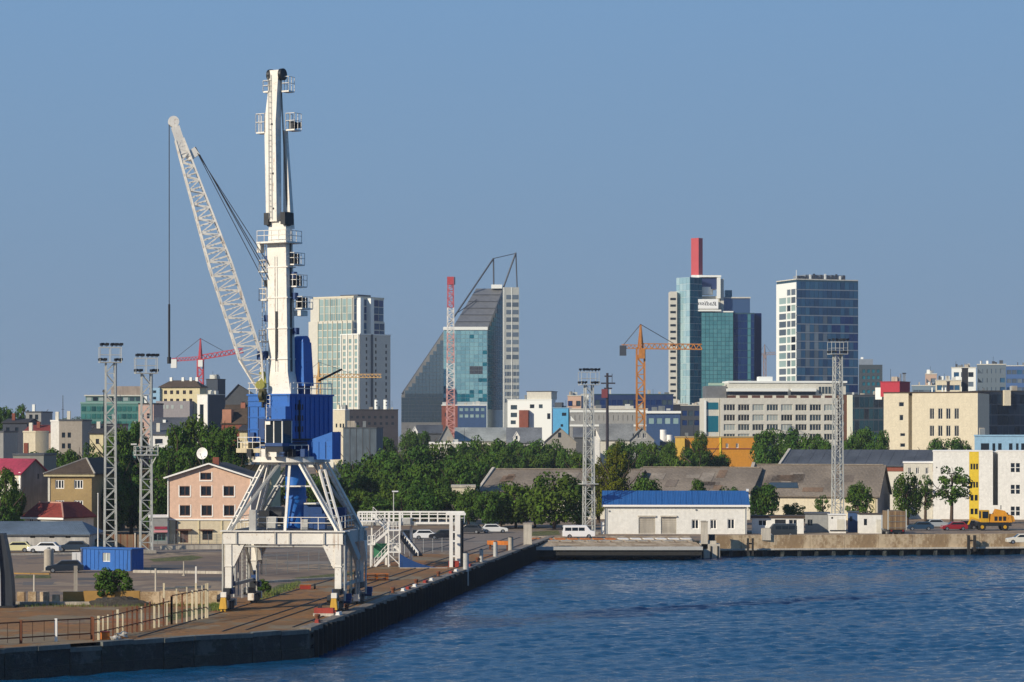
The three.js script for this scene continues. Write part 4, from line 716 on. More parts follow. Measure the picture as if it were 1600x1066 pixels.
const bollard = (p, lab, group, mat) => { const t = thing('bollard', lab, 'bollard', p, 0, group); kit().add(new THREE.LatheGeometry([[.02, .62], [.2, .6], [.27, .5], [.2, .38], [.15, .3], [.17, .08], [.3, .02], [.3, 0]].map(([a, b]) => new THREE.Vector2(a, b)), 18)).mesh('post', mat, t); kit().box(0, .03, 0, .8, .06, .8).mesh('base_plate', m.steelDark, t); };
for (const d of [215, 228, 252, 266, 281, 312]) bollard(V(edgeX(d) - .55, .1, -d), 'squat mooring bollard on the quay cope', 'bollards along the quay cope', m.rust);
for (const [d, w, mat] of [[222.5, 1.2, m.whitePaint], [256, .9, m.whitePaint], [259, 1.4, m.redPaint], [263, .8, m.whitePaint], [270, 1.6, m.redPaint], [274, .8, m.whitePaint], [288, 1.2, m.redPaint], [292, 1.2, m.whitePaint], [303, 1.5, m.redPaint], [213.3, .8, m.redPaint]]) { const t = thing('painted_kerb_block', mat === m.redPaint ? 'red painted kerb block on the quay edge' : 'white painted kerb block on the quay edge', 'kerb block', V(edgeX(d) - .2, .1, -d), -.124, mat === m.redPaint ? 'red quay kerb blocks' : 'white quay kerb blocks'); kit().box(0, .13, 0, .3, .26, w).box(0, .02, 0, .42, .06, w + .1).mesh('block', mat, t); }
{ const t = thing('rail_stop', 'orange and white rail stop block at the foot of the yellow crane buffer', 'rail stop', V(edgeX(222.5) - 1.45, 0, -222.5), -.124); kit().box(0, .45, 0, 1.7, .5, .7).mesh('block', m.redPaint, t); kit().box(0, .12, .05, 1.8, .24, .9).mesh('footing', m.concreteLight, t); kit().box(-.4, .85, 0, .3, .3, .4).mesh('bumper', m.steelDark, t); }
{ const t = thing('pallet_stack', 'stack of brown timber pallets beside the crane and the staircase', 'pallets', onGround(588, 907), .2); for (let i = 0; i < 4; i++) kit().box(0, .12 + i * .2, 0, 2.6, .05, 1.3).box(-1.1, .05 + i * .2, 0, .2, .1, 1.25).box(0, .05 + i * .2, 0, .2, .1, 1.25).box(1.1, .05 + i * .2, 0, .2, .1, 1.25).mesh('pallet', i % 2 ? m.orange : m.rust, t); }
{ const t = thing('tool_crate', 'small red tool crate on the apron seen through the portal', 'crate', onGround(477, 921), .1); kit().box(0, .22, 0, 1.1, .4, .7).mesh('box', m.redPaint, t); kit().box(0, .44, 0, 1.16, .05, .76).mesh('lid', m.orange, t); kit().rod(V(.85, .3, .1), V(1.05, .3, .1), .28, 14).mesh('wheel', m.tyre, t); }
// gangway: staircase towers, walkway and portal posts
{
  const d = 303, s = F / d, X = (px) => wx(px, d), Y = (py) => wy(py, d), Z = -d, wm = m.whitePaint;
  const st = thing('staircase_tower', 'white steel staircase tower zigzagging up to the gangway', 'staircase');
  for (const [px, top, z] of [[579, 852, 0], [607, 800, 0], [624, 800, 0], [579, 800, -2.4], [607, 800, -2.4], [624, 800, -2.4], [564, 800, -2.4]]) kit().box(X(px), Y(top) / 2, Z + z, .16, Y(top), .16).mesh('post', wm, st);
  const flight = (x0, y0, x1, y1, z, steps) => { kit().bar(V(X(x0), Y(y0), Z + z), V(X(x1), Y(y1), Z + z), .08, .3).bar(V(X(x0), Y(y0), Z + z - 1.1), V(X(x1), Y(y1), Z + z - 1.1), .08, .3).mesh('stringer', wm, st); for (let i = 1; i < steps; i++) { const f = i / steps; kit().box(X(x0 + (x1 - x0) * f), Y(y0 + (y1 - y0) * f), Z + z - .55, .28, .05, 1.05).mesh('tread', m.galvanised, st); } const k = kit(); for (const hh of [.5, 1.0]) k.rod(V(X(x0), Y(y0) + hh, Z + z), V(X(x1), Y(y1) + hh, Z + z), .035, 5); for (let i = 0; i <= 4; i++) k.rod(V(X(x0 + (x1 - x0) * i / 4), Y(y0 + (y1 - y0) * i / 4), Z + z), V(X(x0 + (x1 - x0) * i / 4), Y(y0 + (y1 - y0) * i / 4) + 1, Z + z), .035, 5); k.mesh('handrail', wm, st); };
  flight(585, 886, 607, 862, 0, 9); flight(580, 852, 606, 830, 0, 9); flight(624, 862, 608, 848, -1.3, 6); flight(604, 829, 582, 806, -1.3, 9);
  for (const [x0, x1, py] of [[606, 626, 864], [606, 626, 830], [575, 586, 852], [562, 586, 816]]) { kit().span(X(x0), X(x1), Y(py), Y(py) + .14, Z - 2.5, Z + .1).mesh('landing', wm, st); const k = kit(); for (const hh of [.55, 1.1]) k.rod(V(X(x0), Y(py) + hh, Z + .05), V(X(x1), Y(py) + hh, Z + .05), .04, 5); for (let i = 0; i <= 3; i++) k.rod(V(X(x0 + (x1 - x0) * i / 3), Y(py), Z + .05), V(X(x0 + (x1 - x0) * i / 3), Y(py) + 1.1, Z + .05), .04, 5); k.mesh('handrail', wm, st); }
  kit().bar(V(X(607), Y(866), Z), V(X(624), Y(882), Z), .1, .1).bar(V(X(607), Y(848), Z), V(X(624), Y(834), Z), .1, .1).mesh('cross_brace', wm, st);
  kit().span(X(583), X(604), Y(872), Y(850), Z - 1.15, Z - 1.1).mesh('side_panel', M('#3f8f6a', { rough: .6, map: 'streak' }), st);
  const gw = thing('gangway', 'white passenger gangway with open railings above the yard', 'gangway');
  kit().span(X(556), X(722), Y(823), Y(818), Z - 5.6, Z - 3.6).mesh('deck', m.craneGrey, gw);
  kit().span(X(648), X(704), Y(821), Y(817.5), Z - 3.6, Z - 3.4).mesh('edge_beam', wm, gw);
  for (const z of [-3.6, -5.6]) { const k = kit(); for (const py of [802, 806, 812]) k.bar(V(X(556), Y(py), Z + z), V(X(724), Y(py), Z + z), py === 802 ? .14 : .06, py === 802 ? .14 : .06); k.mesh('handrail', wm, gw); for (let px = 556; px <= 724; px += 14) kit().box(X(px), (Y(802) + Y(820)) / 2, Z + z, .1, Y(802) - Y(820), .1).mesh('baluster', wm, gw); }
  kit().span(X(628), X(642), Y(821), Y(812), Z - 3.7, Z - 3.5).mesh('side_panel', m.craneGrey, gw);
  for (const px of [562, 600, 640]) kit().box(X(px), Y(823) / 2, Z - 4.6, .3, Y(823), .3).mesh('post', wm, gw);
  kit().span(X(696), X(727), Y(806.5), Y(803), Z - 3.5, Z - 2.6).mesh('lintel', wm, gw);
  const portal = thing('gangway_portal', 'tall pair of white portal columns carrying the end of the gangway', 'portal');
  kit().box(X(705), Y(804) / 2, Z + .4, .42, Y(804) - .02, .42).mesh('column', wm, portal); kit().box(X(714.5), Y(806) / 2, Z - 2, .62, Y(806), .9).mesh('column', wm, portal); kit().box(X(720), Y(815) / 2, Z - 3.4, .5, Y(815), .6).mesh('column', m.steelDark, portal);
  for (const py of [832, 846, 870]) kit().span(X(705), X(714), Y(py) - .1, Y(py) + .1, Z - 1, Z - .6).mesh('rung', wm, portal); kit().box(X(709), .35, Z - .4, 1.2, .7, 1.6).mesh('footing', m.redPaint, portal);
  const rp = thing('boarding_ramp', 'white boarding ramp with dotted handrail sloping down to the yard', 'ramp');
  kit().bar(V(X(628), Y(838), Z - 2), V(X(654), Y(868), Z + 1), 1.2, .14).mesh('deck', m.steelDark, rp); for (const dz of [-.6, .6]) { kit().bar(V(X(628), Y(833), Z - 2 + dz), V(X(654), Y(863), Z + 1 + dz), .1, .1).mesh('handrail', wm, rp); for (let i = 0; i <= 7; i++) { const f = i / 7, p = V(X(628 + 26 * f), Y(838 + 30 * f), Z - 2 + 3 * f + dz); kit().rod(p, p.clone().add(V(0, .4, 0)), .05, 5).mesh('baluster', wm, rp); } }
  kit().box(X(640), .9, Z - 1.2, .2, 1.8, .2).box(X(629), 1.9, Z - 2.2, .2, 3.8, .2).mesh('post', wm, rp);
  const dk = thing('ramp_shadow_plate', 'curved dark blue plate added as the ramp shadow between the staircase and the portal columns', 'plate'); { const pts = []; for (let i = 0; i <= 12; i++) { const f = i / 12; pts.push([X(626) + (X(700) - X(626)) * f, .05 + 1.7 * Math.pow(1 - f, 2.2)]); } kit().prism([[X(626), 0], [X(700), 0], ...pts.reverse()], .12, new THREE.Matrix4().setPosition(0, 0, Z + 3)).mesh('plate', m.craneDarkBlue, dk); kit().span(X(626), X(700), 0, .1, Z + 2.4, Z + 3.1).mesh('base', m.concrete, dk); }  // added plate: the blue shadow under the ramp put into shape and colour
}
{ const t = thing('yard_lamp', 'slim grey street lamp against the dark tree belt', 'lamp post', V(wx(615, 330), 0, -330)); kit().rod(V(0, 0, 0), V(0, wy(769, 330), 0), .09, 10, .06).mesh('pole', m.galvanised, t); kit().box(.2, wy(768, 330), 0, .8, .16, .3).mesh('lamp_head', m.lamp, t); }
// ferry ramp
{
  const t = thing('ferry_ramp', 'grey ferry linkspan ramp with a row of orange and white deck plates', 'ramp');
  const x0 = wx(828, 366), x1 = wx(1096, 366);
  kit().hull([V(x0, -1.1, -365), V(x1, -1.1, -365), V(x1, -.7, -391), V(x0, -.7, -391), V(x0, -.45, -365), V(x1, -.45, -365), V(x1, .1, -391), V(x0, .1, -391)]).mesh('deck', m.tanWall, t);
  kit().span(x0 - .1, x1 + .1, -.85, -.36, -365, -364.6).mesh('lip', m.craneGrey, t); kit().span(x0, x1, -1.6, -.86, -365.2, -364.9).mesh('skirt', m.timber, t);
  for (let i = 0; i < 13; i++) { const x = x0 + (x1 - x0) * (i + .5) / 13; for (const [z, dx, mt] of [[-383, 0, i > 6 ? m.whitePaint : m.orange], [-378, .8, m.concrete]]) kit().hull([V(x - .7 + dx, wyR(z) + .01, z + 1.2), V(x + .7 + dx, wyR(z + 1.2) + .01, z + 1.2), V(x + .5 + dx, wyR(z - 1.2) + .01, z - 1.2), V(x - .9 + dx, wyR(z - 1.2) + .01, z - 1.2), V(x - .7 + dx, wyR(z) + .12, z + 1.2), V(x + .7 + dx, wyR(z) + .12, z + 1.2), V(x + .5 + dx, wyR(z) + .16, z - 1.2), V(x - .9 + dx, wyR(z) + .16, z - 1.2)]).mesh('deck_plate', mt, t); }
  for (let i = 0; i < 9; i++) { const x = x0 + (x1 - x0) * (i + .5) / 9; kit().span(x - .12, x + .12, -2.0, -1.12, -389, -366).mesh('girder', m.steelDark, t); }
  kit().span(x0, x1, -1.9, -1.1, -366.6, -366.2).mesh('cross_girder', m.steelDark, t);
  const gate = (px0, px1, py0, py1, d, lab) => { const g = thing('ramp_tower', lab, 'pier', V(wx((px0 + px1) / 2, d), 0, -d)); const w = (px1 - px0) / F * d, y0 = wy(py1, d), y1 = wy(py0, d); kit().span(-w / 2, w / 2, y0, y1, -1.1, 0).mesh('shaft', m.concreteLight, g); kit().span(-w / 2 - .06, w / 2 + .06, y1, y1 + .1, -1.16, .06).mesh('cap', m.concrete, g); return { g, w }; };
  gate(818, 831, 819, 872, 362, 'pale concrete lifting tower at the quay end of the ferry ramp');
  gate(1096, 1106, 816, 858, 372, 'slim concrete lifting tower in front of the blue roofed shed');
  const bl = thing('mooring_dolphin', 'blocky concrete pier head between the ferry ramp and the tan quay wall', 'pier', V(wx(1110, 372), 0, -372)); kit().span(-1.4, 1.4, -3.4, -.3, -3.4, 0).span(-1.1, .9, -.3, .15, -3, -.3).mesh('block', m.concreteLight, bl); for (const x of [-1.1, .1, 1.1]) kit().span(x - .1, x + .1, -2.9, -.6, 0, .12).mesh('fender', m.timber, bl); kit().box(.3, .6, -1.2, .9, .9, .6).mesh('winch', m.steelDark, bl);
  const gap = thing('berth_fender', 'dark timber fender frame at the start of the tan quay wall', 'fender', V(wx(1172, 376), 0, -376)); for (const x of [-.35, .35]) kit().box(x, -.9, .55, .28, 2.6, .4).mesh('upright', m.timber, gap); kit().box(0, -.4, .3, 1.0, .2, .3).mesh('cross_bar', m.timber, gap);
  const gap2 = thing('berth_fender', 'dark timber fender frame halfway along the tan quay wall beneath the yellow digger', 'fender', V(wx(1517, 382), 0, -382)); for (const x of [-.45, .45]) kit().box(x, -.6, .75, .4, 2.4, .4).mesh('upright', m.timber, gap2); kit().box(0, -.2, .6, 1.2, .2, .3).mesh('cross_bar', m.timber, gap2);
}
function wyR(z) { const f = (-z - 365) / 26; return -.45 + .55 * f; }
car('parked_van', 'white minivan with dark windows parked left of the blue roofed shed', onGround(904, 841), 0.06, '#e6e8ea', { van: true, category: 'van' });
{ const t = thing('lifebuoy_box', 'small orange box at the gap between the pipe railing and the barred fence', 'box', onGround(163, 1000).add(V(0, 0, -.3)), .5); kit().box(0, .3, 0, .6, .55, .4).mesh('case', m.orange, t); kit().box(0, .6, 0, .66, .06, .46).mesh('lid', m.redPaint, t); }
for (const [px, py, w] of [[178, 1001, .7], [184, 999, .5], [190, 997, .9]]) { const g = new THREE.IcosahedronGeometry(w / 2, 1), p = g.attributes.position; for (let i = 0; i < p.count; i++) { const n = 1 + .22 * Math.sin(p.getX(i) * 9 + p.getY(i) * 13 + px); p.setXYZ(i, p.getX(i) * n, p.getY(i) * n * .6, p.getZ(i) * n); } g.computeVertexNormals(); const me = kit().add(g).mesh('concrete_rubble', m.concreteLight, scene, { pos: onGround(px, py).add(V(0, w * .22, -.2)) }); me.name = numbered('concrete_rubble'); me.userData = { label: 'lump of pale concrete rubble on the quay edge by the orange box', category: 'rubble', group: 'rubble by the orange box' }; }
// repairs and markings of the yard
{ const pm = [M('#5c5753', { rough: .93, map: 'mottle', bump: 'grainBump' }), M('#8f8478', { rough: .93, map: 'mottle', bump: 'grainBump' }), M('#6f6862', { rough: .93, map: 'mottle', bump: 'grainBump' })];
  let yo = .008; for (const [x, y, w, h] of [[60, 912, 50, 5], [150, 905, 60, 4], [270, 885, 70, 4], [330, 905, 40, 5], [480, 880, 70, 5], [560, 870, 50, 4], [430, 868, 60, 3], [300, 918, 60, 4], [690, 858, 60, 4], [600, 858, 40, 3], [760, 848, 40, 3], [110, 878, 40, 3]]) { const o = sheet('asphalt_patch', [[x - w / 2, y + h / 2], [x + w / 2 + rr(-5, 5), y + h / 2 + rr(-1, 1)], [x + w / 2, y - h / 2], [x - w / 2 + rr(-5, 5), y - h / 2]].map(([a, c]) => [wx(a, gd(c)), gd(c)]), yo, pick(pm)); o.name = numbered('asphalt_patch'); yo += .0012; }
}

// ---------------------------------------------------------------- buildings round the port
const mr = {
  pink: M('#dfbba4', { rough: .9, map: 'stucco', bump: 'grainBump' }), cream: M('#d8cba4', { rough: .9, map: 'stucco', bump: 'grainBump' }), tanBrick: M('#b39a6c', { rough: .9, map: 'mottle', bump: 'grainBump' }),
  white: M('#e8e6e1', { rough: .85, map: 'stucco' }), offWhite: M('#d6d1c4', { rough: .85, map: 'stucco' }), beige: M('#ddd2b9', { rough: .85, map: 'stucco' }), grey: M('#9a9a98', { rough: .85, map: 'stucco' }), darkGrey: M('#55585c', { rough: .8, map: 'stucco' }),
  roofDark: M('#3b3a3d', { rough: .85, map: 'roof' }), roofGrey: M('#8d8378', { rough: .9, map: 'roof', bump: 'sheetBump', bumpScale: .03 }), roofSlate: M('#565c66', { rough: .7, map: 'roof' }), roofBlue: M('#2a5f9e', { rough: .5, map: 'paint', bump: 'sheetBump', bumpScale: .03 }),
  roofRed: M('#8f3a30', { rough: .85, map: 'roof' }), roofMagenta: M('#a03450', { rough: .75, map: 'roof' }), roofBrown: M('#54473b', { rough: .9, map: 'roof' }), roofBlueGrey: M('#68798c', { rough: .6, map: 'roof', bump: 'sheetBump', bumpScale: .02 }),
  shedGrey: M('#c6c4c0', { rough: .85, map: 'streak' }), gableGrey: M('#85868a', { rough: .85, map: 'streak' }), brick: M('#8f5140', { rough: .9, map: 'mottle' }), orangeWall: M('#c98a2c', { rough: .88, map: 'stucco' }), yellowWall: M('#e2c233', { rough: .8, map: 'stucco' }), lightBlue: M('#8fb4d0', { rough: .8, map: 'stucco' }), blueWall: M('#34517b', { rough: .75, map: 'stucco' }), skyBlue: M('#4f9fcf', { rough: .7, map: 'stucco' }),
  board: M('#8a7259', { rough: .9, map: 'streak' }), redBox: M('#b3253a', { rough: .7, map: 'stucco' }), trim: M('#ece9e2', { rough: .6 }), brownTrim: M('#5a3a2c', { rough: .7 }), tealPanel: M('#3d7d78', { rough: .5, map: 'stucco' }), shutter: M('#b9b4aa', { rough: .6, map: 'streak' }),
};
// pink gabled house
{
  const b = building('pink_house', 'pink three storey house with a shallow gable facing the yard', 'house', { l: 263, r: 391, d: 366, yaw: 3, dep: 14, top: 746 });
  const y0 = b.Y(812), e = b.Y(746), ap = b.Y(727);
  const ops = []; for (const [y, hp, xs] of [[767.5, 15, [288.5, 322, 357.5]], [798, 16, [289, 323, 358]]]) for (const x of xs) ops.push([b.U(x - 8), b.U(x + 8), b.Y(y + hp / 2), b.Y(y - hp / 2)]);
  ops.push([b.U(313), b.U(330), b.Y(750), b.Y(739)]);
  wallLeaf(b, 'front', ops, mr.pink, { y0, outline: [[0, y0], [b.w, y0], [b.w, e], [b.w / 2, ap], [0, e]], frame: mr.brownTrim, fw: .1 });
  for (const q of ops) { kit().span(q[0] - .12, q[1] + .12, q[2] - .22, q[2] - .06, .0, .08).mesh('window_sill', mr.trim, b.g); kit().span(q[0] - .16, q[0] - .02, q[2] - .06, q[3] + .12, .0, .04).span(q[1] + .02, q[1] + .16, q[2] - .06, q[3] + .12, 0, .04).mesh('window_surround', mr.trim, b.g); }
  wallLeaf(b, 'front', [[b.U(281), b.U(294), .1, b.Y(828), 'door'], [b.U(316), b.U(332), b.Y(844), b.Y(829)], [b.U(360), b.U(372), b.Y(844), b.Y(829)]], M('#d3c6ab', { rough: .9, map: 'stucco', bump: 'grainBump' }), { y1: y0 - .03, frame: mr.brownTrim, doorMat: mr.brownTrim, name: 'ground_floor_wall' });
  kit().span(-.1, b.w + .1, y0 - .12, y0 + .08, .0, .16).mesh('string_course', mr.trim, b.g);
  for (const x of [266, 274.5, 310, 346]) kit().span(b.U(x), b.U(x) + .14, 0, y0 - .13, 0, .12).mesh('pilaster', x === 274.5 ? mr.brownTrim : mr.cream, b.g);
  kit().span(b.U(277), b.U(300), b.Y(829), b.Y(827), 0, .9).span(b.U(311), b.U(334), b.Y(829), b.Y(827.5), 0, .5).mesh('canopy', mr.brownTrim, b.g);
  for (const u of [-.12, b.w - .02]) kit().span(u, u + .14, 0, e, .02, .16).mesh('downpipe', mr.trim, b.g);
  core(b, mr.pink, { y1: e });
  kit().prism([[0, e], [b.w, e], [b.w / 2, ap]], 13.4, new THREE.Matrix4().setPosition(0, -.02, -.32)).mesh('attic', mr.pink, b.g);
  gable(b, 'z', e + .1, ap + .28, mr.roofDark, { over: .55, t: .16 });
  const bar = (a, c) => kit().bar(a, c, .12, .22).mesh('barge_board', mr.trim, b.g); bar(V(-.6, e - .12, .6), V(b.w / 2, ap + .22, .6)); bar(V(b.w / 2, ap + .22, .6), V(b.w + .6, e - .12, .6));
  kit().box(b.w * .54, ap + .5, -3, .9, 1.2, .7).mesh('chimney', mr.brick, b.g);
  const a = building('annex', 'small white shop annex with a red sign beside the pink house', 'annex', { l: 233, r: 261.5, d: 365, yaw: 0, dep: 7, top: 809 });
  wallLeaf(a, 'front', [[a.U(240), a.U(262) - .3, a.Y(845), a.Y(834)]], mr.grey, { frame: mr.tealPanel, cols: 3 }); core(a, mr.grey, { roof: mr.trim, par: .2 });
  kit().span(a.U(241), a.U(262) - .1, a.Y(827), a.Y(823), .01, .12).mesh('sign_board', mr.roofMagenta, a.g); kit().span(a.U(240), a.U(262) - .05, a.Y(832), a.Y(829), .01, .7).mesh('awning', M('#d48f93', { rough: .8 }), a.g);
  const dish = thing('satellite_dish', 'round white satellite dish on a pole above the pink house roof', 'dish', V(wx(317, 369), b.Y(731), -369), -.3);
  kit().rod(V(0, 0, 0), V(0, 1.6, 0), .06, 8).mesh('pole', m.steelGrey, dish); { const pts = []; for (let i = 0; i <= 8; i++) { const r = i / 8; pts.push(new THREE.Vector2(r * .85, r * r * .2)); } for (let i = 8; i >= 0; i--) { const r = i / 8; pts.push(new THREE.Vector2(r * .85, r * r * .2 - .04)); } const g = new THREE.LatheGeometry(pts, 28); g.rotateX(Math.PI / 2 - .12); kit().add(g, new THREE.Matrix4().setPosition(0, 2.0, .12)).mesh('reflector', mr.trim, dish); } kit().rod(V(0, 1.2, .3), V(0, 1.9, .9), .03, 6).box(0, 1.95, .95, .12, .12, .2).mesh('feed_arm', m.steelGrey, dish);
}
// tan hipped house
{
  const b = building('tan_house', 'tan plastered house with a grey hipped roof and white window frames', 'house', { l: 75, r: 143, d: 388, yaw: 4, dep: 15, top: 741 });
  const ops = []; for (const y of [757, 789]) for (const x of [93, 122.5]) ops.push([b.U(x - 7), b.U(x + 7), b.Y(y + 7), b.Y(y - 7)]);
  wallLeaf(b, 'front', ops, mr.tanBrick, { frame: mr.trim, cols: 3, fw: .13 }); core(b, mr.tanBrick, {});
  const e = b.h, rz = b.Y(716), c = V(b.U(125), rz, -4), lo = e + .05;
  const sl = (p) => kit().poly(p, p.map((v) => v.clone().add(V(0, -.15, 0))).reverse()).mesh('roof', mr.roofBrown, b.g);
  sl([V(-.6, lo, .6), V(b.w + .6, lo, .6), c]); sl([V(b.w + .6, lo, .6), V(b.w + .6, lo, -b.dep), V(c.x, rz, -b.dep), c]); sl([V(-.6, lo, -b.dep), V(-.6, lo, .6), c, V(c.x, rz, -b.dep)]);
  kit().bar(V(-.6, lo + .05, .6), c, .2, .14).mesh('hip_tile_line', m.concreteLight, b.g); kit().bar(V(b.w + .6, lo + .05, .6), c, .2, .14).mesh('hip_tile_line', m.concreteLight, b.g);
  kit().span(-.55, b.w + .55, e - .35, e + .03, .03, .5).mesh('cornice', mr.cream, b.g); kit().span(-.02, .3, 0, e - .4, .01, .1).mesh('quoin', mr.offWhite, b.g);
}
{ const b = building('hip_roof_house', 'low house with a dark roof behind the tan house', 'house', { l: 145, r: 172, d: 412, yaw: 5, dep: 10, top: 748 }); core(b, mr.darkGrey, { sides: [] }); gable(b, 'x', b.h, b.Y(722), mr.roofDark, {}); kit().bar(V(b.U(150), b.Y(726), .1), V(b.U(172), b.Y(736), .5), .3, .2).mesh('snow_guard', m.concreteLight, b.g); }
// magenta roof house, grey gable in shade
{
  const b = building('magenta_roof_house', 'house with a magenta metal roof and a dark grey gable end', 'house', { l: -60, r: 33, e: 74, d: 400, yaw: 38, top: 738 });
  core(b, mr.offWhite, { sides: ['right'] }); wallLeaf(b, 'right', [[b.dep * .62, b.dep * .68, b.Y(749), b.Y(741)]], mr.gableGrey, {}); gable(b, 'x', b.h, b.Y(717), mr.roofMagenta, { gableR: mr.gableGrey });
  kit().span(b.w - .5, b.w - .1, 0, b.h, .02, .12).mesh('corner_board', mr.trim, b.g); kit().span(0, b.w, b.h - .9, b.h - .1, .02, .1).mesh('fascia', mr.beige, b.g);
}
// red mansard
{
  const b = building('red_roof_house', 'low cream house with a brick red hipped roof in front of the tan house', 'house', { l: 38, r: 98, e: 146, d: 372, yaw: 30, top: 808 });
  wallLeaf(b, 'front', gridOps(colsPx(b, [48, 60], 6), [[b.Y(818), b.Y(811)]]), mr.offWhite, { frame: mr.trim }); core(b, mr.offWhite, {});
  const e = b.h - .1, r = b.Y(786), i = 1.5, P = [V(-.4, e, .4), V(b.w + .4, e, .4), V(b.w + .4, e, -b.dep - .4), V(-.4, e, -b.dep - .4)], Q = [V(i, r, -i), V(b.w - i, r, -i), V(b.w - i, r, -b.dep + i), V(i, r, -b.dep + i)];
  for (let k = 0; k < 4; k++) { const n = (k + 1) % 4, p = [P[k], P[n], Q[n], Q[k]]; kit().poly(p, p.map((v) => v.clone().add(V(0, -.14, 0))).reverse()).mesh('roof', mr.roofRed, b.g); }
  kit().poly(Q).mesh('roof', mr.roofRed, b.g); kit().bar(Q[0], Q[1], .25, .2).bar(P[1], Q[1], .2, .16).mesh('ridge_cap', M('#b98a78', { rough: .8 }), b.g); kit().span(-.4, b.w + .4, e - .3, e - .02, .3, .42).mesh('fascia', mr.trim, b.g);
}
// grey shed
{
  const b = building('grey_shed', 'long low grey shed with a blue-grey roof and small square windows', 'shed', { l: -160, r: 139, e: 147, d: 345, yaw: 2, dep: 10, top: 835 });
  wallLeaf(b, 'front', [51, 81, 106].map((x) => [b.U(x - 4), b.U(x + 4), b.Y(841), b.Y(836.5)]), mr.shedGrey, {}); core(b, mr.shedGrey, {});
  gable(b, 'x', b.h + .05, b.Y(819) + .2, mr.roofBlueGrey, { over: .2, gableR: mr.grey, hipR: 2.2 }); kit().span(-.2, b.w + .2, b.h - .22, b.h - .05, .16, .30).mesh('gutter', mr.roofSlate, b.g);
}
{ const t = thing('board_fence', 'weathered brown board fence behind the blue container', 'fence'); for (let i = 0; i < 44; i++) { const x = 142 + i * 2.1, d = 352; kit().box(wx(x, d), .95 + rr(-.04, .04), -d, .175, 1.9, .03).mesh('plank', i % 5 === 2 ? m.rust : mr.board, t); } kit().span(wx(141, 352), wx(234, 352), .5, .6, -352.1, -352.02).mesh('rail', mr.board, t); for (const x of [150, 180, 211]) kit().box(wx(x, 352), 1.05, -351.9, .2, 2.1, .14).mesh('post', m.concreteLight, t); }
for (const [px, d, top, lab] of [[153, 345, 772, 'slim white flagpole beside the red hipped roof'], [219, 340, 700, 'slim white pole in front of the dark trees beside the lattice mast with a balcony']]) { const t = thing('flagpole', lab, 'pole', V(wx(px, d), 0, -d)); kit().rod(V(0, 0, 0), V(0, wy(top, d), 0), .1, 8, .06).mesh('shaft', m.whitePaint, t); kit().box(0, .2, 0, .4, .4, .4).mesh('base', m.concrete, t); kit().rod(V(0, wy(top, d), 0), V(0, wy(top, d) + .12, 0), .1, 8).mesh('finial', m.whitePaint, t); }

// floodlight masts
floodMast('tall lattice floodlight mast between the tan house and the trees', 172, 342, 545, {});
{ const { t, H } = floodMast('lattice floodlight mast with a small balcony halfway up beside the pink house', 228, 338, 562, {}); const y = wy(712, 338); const p = kit().span(-1.5, 1.5, y, y + .15, -1.2, 1.2).mesh('balcony', m.galvanised, t); const k = kit(); for (const [x, z] of [[-1.45, 1.15], [0, 1.15], [1.45, 1.15], [1.45, -1.15], [-1.45, -1.15]]) k.rod(V(x, y, z), V(x, y + 1.2, z), .06, 5); for (const h of [.6, 1.2]) k.rod(V(-1.45, y + h, 1.15), V(1.45, y + h, 1.15), .06, 5).rod(V(1.45, y + h, 1.15), V(1.45, y + h, -1.15), .06, 5).rod(V(-1.45, y + h, -1.15), V(-1.45, y + h, 1.15), .06, 5); k.mesh('railing', m.galvanised, p); for (const x of [-1.7, 1.8]) kit().box(x, y + 1.5, .9, .7, .2, .5).mesh('floodlight', m.whitePaint, p); kit().bar(V(-1.3, y, 1), V(-.6, y - 1.4, .6), .1, .1).bar(V(1.3, y, 1), V(.6, y - 1.4, .6), .1, .1).mesh('bracket', m.galvanised, p); }
{ const { t, H } = floodMast('lattice floodlight mast left of the blue roofed shed', 920, 400, 580, {}); const y = wy(757, 400); kit().span(-1.3, 1.3, y, y + .12, -1.1, 1.1).span(-1.2, -.6, y + .12, y + .5, .3, .9).mesh('balcony', m.galvanised, t); }
floodMast('lattice floodlight mast rising from the small white cabins by the lorry', 1309, 424, 532, {});

